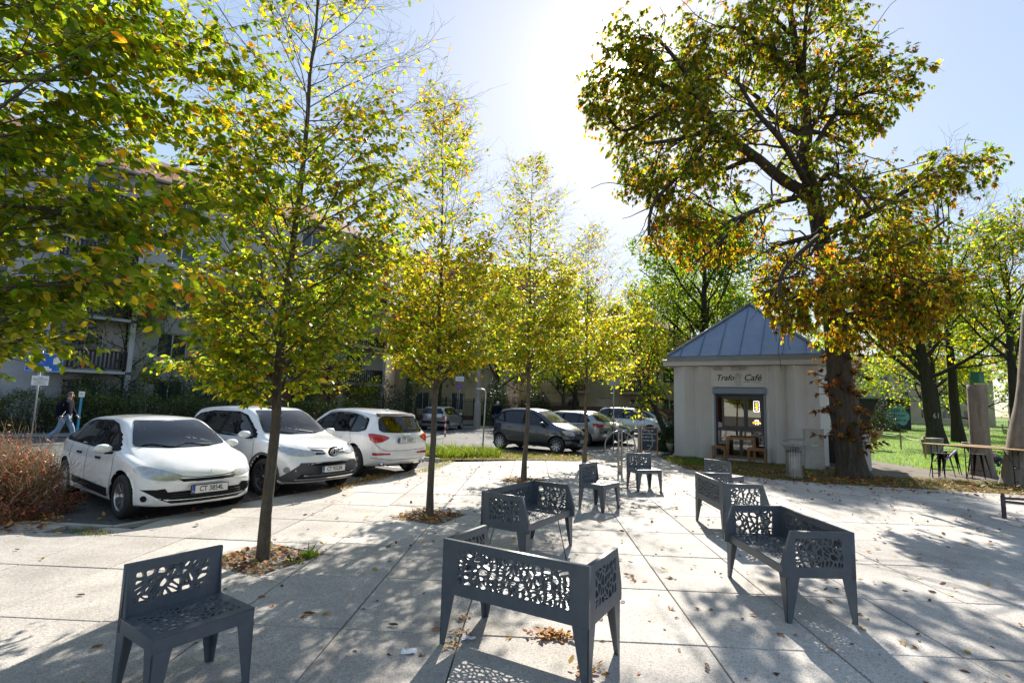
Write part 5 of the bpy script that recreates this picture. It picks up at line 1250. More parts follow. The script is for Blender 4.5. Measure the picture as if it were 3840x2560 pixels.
slat_bench('cafe_table', 'wooden slatted table between the two stools under the cafe window', (2.28, -.20, .0), .90, .78, .4)
# ------------------------------------------------------------------ cars
def ipl(tab, x):
    xs = [q[0] for q in tab]; ys = [q[1] for q in tab]; n = len(xs)
    if x <= xs[0]: return ys[0]
    if x >= xs[-1]: return ys[-1]
    for i in range(n-1):
        if xs[i] <= x <= xs[i+1]: break
    # monotone cubic
    def sl(k):
        if k == 0 or k == n-1: return 0 if k == 0 else (ys[k]-ys[k-1])/(xs[k]-xs[k-1]) if False else ((ys[1]-ys[0])/(xs[1]-xs[0]) if k == 0 else (ys[-1]-ys[-2])/(xs[-1]-xs[-2]))
        a = (ys[k]-ys[k-1])/(xs[k]-xs[k-1]); b = (ys[k+1]-ys[k])/(xs[k+1]-xs[k])
        return 0 if a*b <= 0 else 2*a*b/(a+b)
    h = xs[i+1]-xs[i]; t = (x-xs[i])/h
    if i == 0 : m0 = (ys[1]-ys[0])/h
    else: m0 = sl(i)
    m1 = sl(i+1)
    return (2*t**3-3*t**2+1)*ys[i]+(t**3-2*t**2+t)*h*m0+(-2*t**3+3*t**2)*ys[i+1]+(t**3-t**2)*h*m1
def car_body_mesh(s):
    """s: top/belt/bot/wide/roofw tables of x (rear negative, front positive)"""
    L = s['L']; xs = []; n = s.get('res', 64); RQ = s.get('ringres', 3)
    for i in range(n+1):
        u = i/n; xs.append(-L/2+L*(.5-.5*math.cos(PI*u))*.35+L*u*.65-0) 
    xs = sorted(set([max(-L/2, min(L/2, -L/2+(x+L/2)/1.0)) for x in xs]))
    V = []; rings = 0; K = None; W2 = s['W']/2
    for x in xs:
        zt = ipl(s['top'], x); zb = ipl(s['bot'], x); zl = min(ipl(s['belt'], x), zt-.025); w = ipl(s['wide'], x)*W2; wr = ipl(s['roofw'], x)*W2
        cr = s.get('crown', .05)*min(1, (zt-zl)/.12+.25)
        zm = zb+(zl-zb)*.55
        half = [(0, zb), (w*.70, zb), (w*.93, zb+.03), (w*.985, zb+.10*(zl-zb)/.6), (w*1.0, zm), (w*.985, zl-.07*(zl-zb)/.5), (w*.955, zl), (w*.955*.35+wr*.65, zl+(zt-cr-zl)*.62), (wr, zt-cr), (wr*.72, zt-cr*.42), (wr*.36, zt-cr*.1), (0, zt)]
        # catmull-rom resample
        P = [Vector(p) for p in half]; P = [Vector((-P[1][0], P[1][1]))]+P+[Vector((-P[-2][0], P[-2][1]))]; out = []
        for i in range(1, len(P)-2):
            for q in range(RQ):
                t = q/RQ; p0, p1, p2, p3 = P[i-1:i+3]
                out.append(.5*((2*p1)+(-p0+p2)*t+(2*p0-5*p1+4*p2-p3)*t*t+(-p0+3*p1-3*p2+p3)*t**3))
        out.append(P[-2])
        ring = [(p.x, p.y) for p in out]+[(-p.x, p.y) for p in out[-2:0:-1]]
        K = len(ring)
        e = max(0, (abs(x)-(L/2-.95))/.95); bow = s.get('bow', .22)*e*(1 if x > 0 else .75)
        for y, z in ring:
            V.append((x-math.copysign(1, x)*bow*(abs(y)/W2)**2.4, y, z))
        rings += 1
    F = []
    for i in range(rings-1):
        for j in range(K): F.append((i*K+j, i*K+(j+1) % K, (i+1)*K+(j+1) % K, (i+1)*K+j))
    F = [f[::-1] for f in F]
    # close the ends with a centre vertex
    for r, rev in ((0, False), (rings-1, True)):
        c = len(V); vs = V[r*K:(r+1)*K]; V.append((sum(v[0] for v in vs)/K, 0, sum(v[2] for v in vs)/K))
        for j in range(K):
            f = (r*K+j, r*K+(j+1) % K, c); F.append(f if not rev else f[::-1])
    me = bpy.data.meshes.new('body'); me.from_pydata(V, [], F); bm = bmesh.new(); bm.from_mesh(me); bmesh.ops.recalc_face_normals(bm, faces=bm.faces); bm.to_mesh(me); bm.free()
    return me
class Proj:
    def __init__(s, me): s.bvh = BVHTree.FromPolygons([v.co.copy() for v in me.vertices], [tuple(p.vertices) for p in me.polygons])
    def patch(s, pts, ang, off=.004, grid=.07, smooth_it=0, closed=True, el=0, holes=()):
        """pts: (x,y,z) outline; seen from azimuth ang (deg, 0=front, 90=left)"""
        a = math.radians(ang); d = Vector((math.cos(a)*math.cos(math.radians(el)), math.sin(a)*math.cos(math.radians(el)), math.sin(math.radians(el)))); h = Vector((-math.sin(a), math.cos(a), 0)); v = d.cross(h)
        P = [(Vector(p).dot(h), Vector(p).dot(v)) for p in pts]
        if smooth_it: P = [q[:2] for q in round_poly(P, .045)]
        # subdivide long edges
        Q = []
        for i in range(len(P)):
            p, q = P[i], P[(i+1) % len(P)]; n = max(1, int(math.hypot(q[0]-p[0], q[1]-p[1])/(grid*.8)))
            for k in range(n): Q.append((p[0]+(q[0]-p[0])*k/n, p[1]+(q[1]-p[1])*k/n))
        B = len(Q); HP = []; loops = [(i, (i+1) % B) for i in range(B)]; allp = list(Q)
        for hp in holes:
            hq = [(Vector(p).dot(h), Vector(p).dot(v)) for p in hp]; hq = [q[:2] for q in round_poly(hq, .045)]; b0 = len(allp); allp += hq; loops += [(b0+i, b0+(i+1) % len(hq)) for i in range(len(hq))]; HP.append(hq)
        x0, x1 = min(p[0] for p in Q), max(p[0] for p in Q); y0, y1 = min(p[1] for p in Q), max(p[1] for p in Q)
        pts2 = list(allp); nx = int((x1-x0)/grid)+1; ny = int((y1-y0)/grid)+1
        for i in range(nx+1):
            for j in range(ny+1):
                p = (x0+(i+.5*(j % 2))*grid, y0+j*grid)
                if inside(p, Q) and min(math.hypot(p[0]-q[0], p[1]-q[1]) for q in Q) > grid*.4: pts2.append(p)
        vs, es, fs, *_r = geometry.delaunay_2d_cdt([Vector(p) for p in pts2], loops, [], 1, 1e-5)
        V = []; ok = []
        for p in vs:
            o = h*p[0]+v*p[1]+d*6; hit, nn, *_ = s.bvh.ray_cast(o, -d)
            if hit is None: ok.append(False); V.append(Vector((0, 0, 0)))
            else: ok.append(True); V.append(hit+(nn*.5+d*.5).normalized()*off)
        F = [tuple(f) for f in fs if all(ok[i] for i in f)]
        if HP or True:
            cen = lambda f: (sum(vs[i][0] for i in f)/len(f), sum(vs[i][1] for i in f)/len(f))
            F = [f for f in F if inside(cen(f), Q) and not any(inside(cen(f), q) for q in HP)]
        F2 = []
        for f in F:
            if len(f) < 3: continue
            nn = (V[f[1]]-V[f[0]]).cross(V[f[2]]-V[f[0]])
            if max((V[f[i]]-V[f[i-1]]).length for i in range(len(f))) > .5: continue
            F2.append(f if nn.dot(d) > 0 else f[::-1])
        return V, F2
def add_patch(pr, name, pts, ang, m, parent, off=.004, sm=0, grid=.07, both=False, el=0, holes=()):
    out = []
    for sgn in ((1, -1) if both else (1,)):
        p = [(x, y*sgn, z) for x, y, z in pts]; V, F = pr.patch(p, ang*sgn, off, grid, sm, el=el, holes=holes)
        if not F: continue
        me = bpy.data.meshes.new(name); me.from_pydata([tuple(v) for v in V], [], F); out.append(link_mesh(name, me, m, parent, smooth=True))
    return out
def round_poly(P, r=.035):
    o = []; n = len(P)
    for i in range(n):
        a, b, c = Vector(P[i-1]), Vector(P[i]), Vector(P[(i+1) % n]); u, v = a-b, c-b; lu, lv = u.length, v.length
        if lu < 1e-5 or lv < 1e-5: continue
        d = min(r, lu*.4, lv*.4); p, q = b+u/lu*d, b+v/lv*d; m_ = (p+q)/2*.5+b*.5; o += [tuple(p), tuple(m_), tuple(q)]
    return o
def ribbon(pts, w):
    """closed outline around a polyline given as (x,y,z)"""
    P = [Vector(p) for p in pts]; up = []
    for i in range(len(P)):
        t = (P[min(i+1, len(P)-1)]-P[max(i-1, 0)]).normalized(); n = Vector((0, 1, 0)).cross(t) if abs(t.y) < .9 else Vector((0, 0, 1)); up.append(n.normalized()*w/2)
    return [tuple(p+u) for p, u in zip(P, up)]+[tuple(p-u) for p, u in list(zip(P, up))[::-1]]
m_tyre = mat('tyre_rubber', (.018, .018, .019), .75, var=.2, bump=.1)
m_rim = mat('alloy_rim', (.42, .43, .45), .28, metal=.85, var=.05); m_rimd = mat('dark_alloy', (.13, .13, .14), .3, metal=.7, var=.05)
m_cblk = mat('car_black_trim', (.014, .014, .016), .75, var=.1, spec=.15); m_gls = glass_mat('car_glass', (.008, .012, .015), .015); m_wsh = glass_mat('windscreen_glass', (.012, .022, .032), .01)
m_lampc = mat('lamp_clear', (.42, .43, .43), .12, metal=.35, var=.25, vscale=14, coat=1); m_lampr = mat('lamp_red', (.40, .012, .012), .15, var=.3, vscale=12, coat=1); m_chr = mat('chrome', (.7, .7, .72), .12, metal=1, var=0)
m_gap = mat('panel_gap', (.02, .02, .022), .8, var=0); m_plw = mat('plate_white', (.62, .62, .60), .4, var=.03); m_plb = mat('plate_blue', (.01, .05, .3), .4, var=.03); m_plt = mat('plate_black', (.01, .01, .012), .5, var=0)
m_tin1 = thin_glass('clear_car_glass', (.62, .72, .70)); m_tin2 = thin_glass('tinted_car_glass', (.16, .19, .19)); m_seat = mat('seat_fabric', (.035, .037, .042), .9, var=.2)
m_intr = mat('car_interior', (.06, .065, .07), .8, var=.1)
def wheel(parent, x, y, r, w, side, rimm, nsp, rr=.66, steer=0, hub=False):
    mb = MB(); M = Matrix.Translation((x, y, r)) @ Matrix.Rotation(steer, 4, 'Z') @ Matrix.Rotation(-side*PI/2, 4, 'X')
    k = r*rr; mb.lathe([(k, -w/2), (r*.93, -w/2), (r*.985, -w*.38), (r, -w*.2), (r, w*.2), (r*.985, w*.38), (r*.93, w/2), (k*1.02, w/2), (k, w*.40)], 36, M)
    o = mb.build('wheel', m_tyre, parent, smooth=True)
    mb = MB(); mb.lathe([(k, -w*.45), (k, w*.30), (k*1.02, w*.46), (k*.97, w*.47), (k*.93, w*.36), (k*.93, w*.02), (0, w*.02)], 36, M); b = mb.build('rim', [rimm], o, smooth=True)
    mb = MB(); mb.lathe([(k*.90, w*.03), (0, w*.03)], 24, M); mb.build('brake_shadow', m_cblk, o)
    mb = MB()
    for q in range(nsp):
        a = 2*PI*q/nsp; c = Vector((math.cos(a), math.sin(a), 0)); n = Vector((-math.sin(a), math.cos(a), 0)); w0, w1 = (.13*k, .10*k) if nsp > 8 else ((.17*k, .24*k) if nsp > 5 else (.16*k, .32*k))
        pts = [c*k*.12-n*w0, c*k*.12+n*w0, c*k*.96+n*w1, c*k*.96-n*w1]; zt = [w*.34, w*.34, w*.42, w*.42]
        vs = [M @ (p+Vector((0, 0, z))) for p, z in zip(pts, zt)]+[M @ (p+Vector((0, 0, z-.02))) for p, z in zip(pts, zt)]
        mb.add(vs, [(0, 1, 2, 3)[::1], (7, 6, 5, 4), (0, 4, 5, 1), (1, 5, 6, 2), (2, 6, 7, 3), (3, 7, 4, 0)])
    mb.build('spokes', rimm, o, bevel=.004)
    mb = MB(); mb.lathe([(k*.2, w*.30), (k*.19, w*.40), (0, w*.42)], 16, M); mb.build('hub_cap', rimm, o, smooth=True)
    return o
def plate(parent, txt, loc, rz, tilt=0, sx=1, back=(.02, .02, .022)):
    """rz: facing azimuth"""
    R = Matrix.Rotation(rz, 4, 'Z') @ Matrix.Rotation(tilt, 4, 'Y'); M = Matrix.Translation(loc) @ R
    mb = MB(); mb.box(M @ Vector((0, 0, 0)), (.016, .545, .135), M=M.to_3x3()); p = mb.build('number_plate', m_plt, parent, bevel=.004)
    mb = MB(); mb.box(M @ Vector((.006, 0, 0)), (.016, .52, .112), M=M.to_3x3()); mb.build('plate_face', m_plw, p)
    mb = MB(); mb.box(M @ Vector((.0085, -.237, 0)), (.015, .044, .110), M=M.to_3x3()); mb.build('country_band', m_plb, p)
    text('lettering', txt, .108, m_plt, p, M @ Vector((.0155, .02, 0)), (M.to_3x3() @ Matrix(((0, 0, 1), (1, 0, 0), (0, 1, 0)))).to_euler(), .001, bold=.0015, sx=.80 if len(txt) > 7 else .88)
    text('lettering', 'PL', .035, m_plw, p, M @ Vector((.0172, -.237, -.03)), (M.to_3x3() @ Matrix(((0, 0, 1), (1, 0, 0), (0, 1, 0)))).to_euler(), .001)
    return p
def make_car(name, label, s, paint, loc, heading, group='cars parked nose to kerb around the plaza', detail=1):
    t = thing(name, label, 'car', (loc[0], loc[1], -.045), heading, group)
    L, W, wb, r = s['L'], s['W'], s['wb'], s['r']; me = car_body_mesh(s); pr = Proj(me); ax = (s['fax'], s['fax']-wb)
    o = link_mesh('body', me, [paint, m_cblk], t, smooth=True)
    # wheel arches: the skin ends on a circle round each wheel, with a dark liner behind it
    bmx = bmesh.new(); bmx.from_mesh(o.data); R_a = r*1.15; dl = .03 if s.get('ringres') else .05
    for x in ax:
        zc_ = r*1.04
        for v_ in bmx.verts:
            if abs(v_.co.y) < W/2-.34: continue
            dx, dz = v_.co.x-x, v_.co.z-zc_; d_ = math.hypot(dx, dz)
            if abs(d_-R_a) < dl and d_ > 0: v_.co.x = x+dx/d_*R_a; v_.co.z = zc_+dz/d_*R_a
        bmesh.ops.delete(bmx, geom=[f for f in bmx.faces if abs(f.calc_center_median().y) > W/2-.33 and math.hypot(f.calc_center_median().x-x, f.calc_center_median().z-zc_) < R_a-.004], context='FACES')
    bmx.to_mesh(o.data); bmx.free()
    for x in ax:
        for y in (-1, 1):
            mb = MB(); n = 20; vs = []
            for q in range(n+1):
                a = PI*(-.12+1.24*q/n); hit = pr.bvh.ray_cast(Vector((x+R_a*math.cos(a), y*5, r*1.04+R_a*math.sin(a))), Vector((0, -y, 0)))[0]; yo = abs(hit.y) if hit else W/2-.06
                vs += [Vector((x+R_a*math.cos(a), y*(yo+.003), r*1.04+R_a*math.sin(a))), Vector((x+R_a*math.cos(a), y*(W/2-.42), r*1.04+R_a*math.sin(a))), Vector((x, y*(W/2-.42), r*1.04))]
            mb.add(vs, [f for q in range(n) for f in ((q*3, q*3+1, q*3+4, q*3+3), (q*3+1, q*3+2, q*3+4))]); mb.build('arch_liner', m_cblk, t)
    if s.get('cladding'):   # dark arch trims
        for x in ax:
            for y in (-1, 1):
                mb = MB(); n = 14; P = [(x+r*1.17*math.cos(a), 0, r*1.03+r*1.17*math.sin(a)) for a in [PI*(-.02+1.04*q/n) for q in range(n+1)]]; pts = [(p[0], y*W/2, p[2]) for p in P]
                outp = [(x+r*1.33*math.cos(a), y*W/2, r*1.03+r*1.30*math.sin(a)) for a in [PI*(-.02+1.04*q/n) for q in range(n+1)]]
                add_patch(pr, 'wheel_arch_trim', pts+outp[::-1], 90*y, s.get('cladm', m_cblk), t, .012, grid=.05)
    see = s.get('see')
    if see:
        bmx = bmesh.new(); bmx.from_mesh(o.data); dele = []
        side = [(x, z) for x, z in s['side']]; wv = [(y, z) for y, z in s['wind']]+[(-y, z) for y, z in s['wind'][::-1]]; rv = [(y, z) for y, z in s['rearw']]+[(-y, z) for y, z in s['rearw'][::-1]]
        def shr(P, k): cx = sum(p[0] for p in P)/len(P); cz = sum(p[1] for p in P)/len(P); return [(cx+(p[0]-cx)*(1-k/max(.1, abs(p[0]-cx)) if abs(p[0]-cx) > k else 0), cz+(p[1]-cz)*(1-k/max(.1, abs(p[1]-cz)) if abs(p[1]-cz) > k else 0)) for p in P]
        side = shr(side, .022); wv = shr(wv, .02); rv = shr(rv, .02)
        for f in bmx.faces:
            c = f.calc_center_median(); n = f.normal
            if c.z < .6: continue
            if abs(n.y) > .35 and abs(c.y) > W*.25 and inside((c.x, c.z), side): dele.append(f)
            elif n.x > .12 and c.x > -.2 and inside((c.y, c.z), wv): dele.append(f)
            elif n.x < -.12 and c.x < -.2 and inside((c.y, c.z), rv): dele.append(f)
        bmesh.ops.delete(bmx, geom=dele, context='FACES'); bmx.to_mesh(o.data); bmx.free()
        # cabin: dashboard, wheel, seats
        zb = s['side'][2][1]; xw = max(p[0] for p in s['side']); hw_ = W/2-.17; d_ = MB()
        d_.prism([(xw-.05, zb-.35), (xw-.62, zb-.35), (xw-.60, zb-.02), (xw-.48, zb+.03), (xw+.05, zb+.0)], -hw_, hw_, Matrix(((1, 0, 0, 0), (0, 0, 1, 0), (0, 1, 0, 0), (0, 0, 0, 1)))); d_.box((-.35, 0, .42), (2.3, W-.3, .06)); d_.build('dashboard', m_intr, t)
        d_ = MB(); M = Matrix.Translation((xw-.72, .36, zb+.0)) @ Matrix.Rotation(-1.15, 4, 'Y'); d_.tube([M @ Vector((.18*math.cos(k), .18*math.sin(k), 0)) for k in [2*PI*i/20 for i in range(20)]], .015, 6, closed=True); d_.tube([M @ Vector((-.18, 0, 0)), M @ Vector((.18, 0, 0))], .018, 5); d_.tube([M @ Vector((0, 0, 0)), M @ Vector((0, 0, -.25))], .03, 5); d_.build('steering_wheel', m_cblk, t, smooth=True)
        for x_, ys in ((xw-1.32, (-.37, .37)), (xw-2.15, (-.42, 0, .42))):
            for y_ in ys: d_ = MB(); d_.box((x_+.25, y_, .58), (.5, .46 if len(ys) < 3 else .40, .16)); d_.box((x_-.06, y_, .86), (.14, .46 if len(ys) < 3 else .40, .58), M=Matrix.Rotation(-.18, 3, 'Y')); d_.box((x_-.13, y_, zb+.27), (.09, .26, .18)); d_.build('seat', m_seat, t, bevel=.04)
        d_ = MB(); d_.box((xw-.62, 0, s['wind'][0][1]-.08), (.03, .2, .06)); d_.build('rear_view_mirror', m_cblk, t, bevel=.01)
    for i, x in enumerate(ax):
        for y in (-1, 1): wheel(t, x, y*(W/2-.125), r, .215, y, s.get('rim', m_rim), s.get('nsp', 5), s.get('rr', .66), steer=s.get('steer', 0) if i == 0 else 0)
    # side glass: one dark band, then each pane a little proud
    for y in (1, -1):
        fr = [(x, y*W/2, z) for x, z in s['side']]; pn = [[(x, y*W/2, z) for x, z in p] for p in s['panes']]; q = add_patch(pr, 'side_window', fr, 90*y, m_cblk, t, .007 if see else .004, sm=1, grid=.035 if see else .07, holes=pn if see else ())
        for pane in pn: add_patch(pr, 'pane', pane, 90*y, (m_tin2 if sum(p[0] for p in pane)/len(pane) < -.3 else m_tin1) if see else m_gls, q[0] if q else t, .0085, sm=1)
    f = s['wind']; ol = [(0, y, z) for y, z in f]+[(0, -y, z) for y, z in f[::-1]]; zc_ = sum(p[2] for p in ol)/len(ol); inn = [(0, p[1]*.935, zc_+(p[2]-zc_)*.88) for p in ol]
    q = add_patch(pr, 'windscreen', ol, 0, m_cblk if see else m_wsh, t, .008, sm=1, el=0, grid=.04, holes=[inn] if see else ())
    if see: add_patch(pr, 'windscreen_pane', ol, 0, m_tin1, q[0], .010, sm=1, el=0)
    f = s['rearw']; ol = [(0, y, z) for y, z in f]+[(0, -y, z) for y, z in f[::-1]]; zc_ = sum(p[2] for p in ol)/len(ol); inn = [(0, p[1]*.92, zc_+(p[2]-zc_)*.86) for p in ol]
    q2 = add_patch(pr, 'rear_window', ol, 180, m_cblk if see else m_gls, t, .009, sm=1, el=0, grid=.04, holes=[inn] if see else ())
    if see: add_patch(pr, 'rear_pane', ol, 180, m_tin2, q2[0], .012, sm=1, el=0)
    f = s['wind']
    for nm, pts, ang, m, both, sm, off in s.get('patches', []):
        add_patch(pr, nm, pts, ang, m, t, off+.004, sm, both=both, grid=.035)
    for nm, pts, ang, w in s.get('seams', []):
        for sg in ((1, -1) if abs(ang) == 90 else (1,)):
            P = [(x, y*sg, z) for x, y, z in pts]; A_n = ang*sg
            pp = [Vector(p) for p in P]; up = []
            a = math.radians(A_n); dd = Vector((math.cos(a), math.sin(a), 0))
            for i in range(len(pp)):
                tt = (pp[min(i+1, len(pp)-1)]-pp[max(i-1, 0)]).normalized(); up.append(dd.cross(tt).normalized()*w/2)
            V, F = pr.patch([tuple(p+u) for p, u in zip(pp, up)]+[tuple(p-u) for p, u in list(zip(pp, up))[::-1]], A_n, .003, .05)
            if F: m2 = bpy.data.meshes.new(nm); m2.from_pydata([tuple(v) for v in V], [], F); link_mesh(nm, m2, m_gap, t)
    # door mirrors and handles
    mx, mz = s['mirror']
    for y in (-1, 1):
        mb = MB(); bmx = [(0, 0, 0)]
        M = Matrix.Translation((mx, y*(W/2+.075), mz)) @ Matrix.Diagonal((.085, .125, .075, 1)); vs = []; n1, n2 = 8, 12
        mb.lathe([(math.sin(PI*q/n1)**.7 if 0 < q < n1 else 0, -math.cos(PI*q/n1)) for q in range(n1+1)], n2, M @ Matrix.Rotation(PI/2, 4, 'Y')); mo = mb.build('door_mirror', paint, t, smooth=True)
        mb = MB(); mb.box((mx+.03, y*(W/2-.01), mz-.065), (.07, .14, .03)); mb.build('mirror_foot', m_cblk, mo)
        for hx, hz in s.get('handles', []):
            hit = pr.bvh.ray_cast(Vector((hx, y*5, hz)), Vector((0, -y, 0)))[0]
            if hit: mb = MB(); mb.box((hx, hit.y+y*.014, hz), (.19, .028, .034)); mb.build('door_handle', s.get('hmat', paint), t, bevel=.01)
    if 'ant' in s:
        ax_, = (s['ant'],); hit = pr.bvh.ray_cast(Vector((ax_, 0, 5)), Vector((0, 0, -1)))[0]; mb = MB(); mb.tube([hit, hit+Vector((-.12, 0, .42))], [.006, .003], 5); mb.build('aerial', m_cblk, t)
    if s.get('rails'):
        for y in (-1, 1):
            P = []
            for q in range(11):
                x = s['rails'][0]+(s['rails'][1]-s['rails'][0])*q/10; hit = pr.bvh.ray_cast(Vector((x, y*W*.36, 5)), Vector((0, 0, -1)))[0]; P.append(hit+Vector((0, 0, .012+.035*min(1, q, 10-q))))
            mb = MB(); mb.tube(P, .016, 6); mb.build('roof_rail', s.get('railm', m_chr), t, smooth=True)
    if s.get('wipers'):
        for y0, y1 in ((-.1, .45), (-.62, -.1)):
            P = []
            for q in range(7):
                y = y0+(y1-y0)*q/6; z = f[0][1]; hit = pr.bvh.ray_cast(Vector((5, y, s['wind'][-1][1]+.03+.02*math.sin(q))), Vector((-1, 0, 0)))[0]
                if hit: P.append(hit+Vector((.02, 0, .012)))
            if len(P) > 2: mb = MB(); mb.tube(P, .008, 5); mb.build('wiper', m_cblk, t)
    return t, pr
def car_paint(name, c, metal=0, rough=.3):
    M = _cp_(name, c, metal, rough); nt = M.node_tree
    if 'lining' not in nt.nodes:
        g = nt.nodes.new('ShaderNodeNewGeometry'); d = nt.nodes.new('ShaderNodeBsdfDiffuse'); d.name = 'lining'; d.inputs[0].default_value = (.05, .05, .052, 1); mx = nt.nodes.new('ShaderNodeMixShader')
        nt.links.new(g.outputs['Backfacing'], mx.inputs[0]); nt.links.new(nt.nodes['Principled BSDF'].outputs[0], mx.inputs[1]); nt.links.new(d.outputs[0], mx.inputs[2]); nt.links.new(mx.outputs[0], nt.nodes['Material Output'].inputs[0])
    return M
def _cp_(name, c, metal=0, rough=.3): return mat(name, c, rough, metal=metal, var=.03, vscale=2, coat=1, dirt=tuple(q*.8 for q in c), dscale=2.5)
m_pw = car_paint('white_paint', (.78, .78, .78)); m_ps = car_paint('silver_paint', (.40, .42, .44), .6, .3); m_pd = car_paint('dark_blue_grey_paint', (.022, .027, .042), .3, .3); m_pg = car_paint('grey_blue_paint', (.05, .07, .09), .4, .3); m_pgs = car_paint('grey_silver_paint', (.32, .33, .33), .6, .3)
m_po = car_paint('copper_paint', (.38, .16, .03), .4); m_pr = car_paint('maroon_paint', (.14, .03, .035), .4); m_pbk = car_paint('black_paint', (.012, .012, .015)); m_plb2 = car_paint('light_silver_paint', (.46, .49, .52), .4)

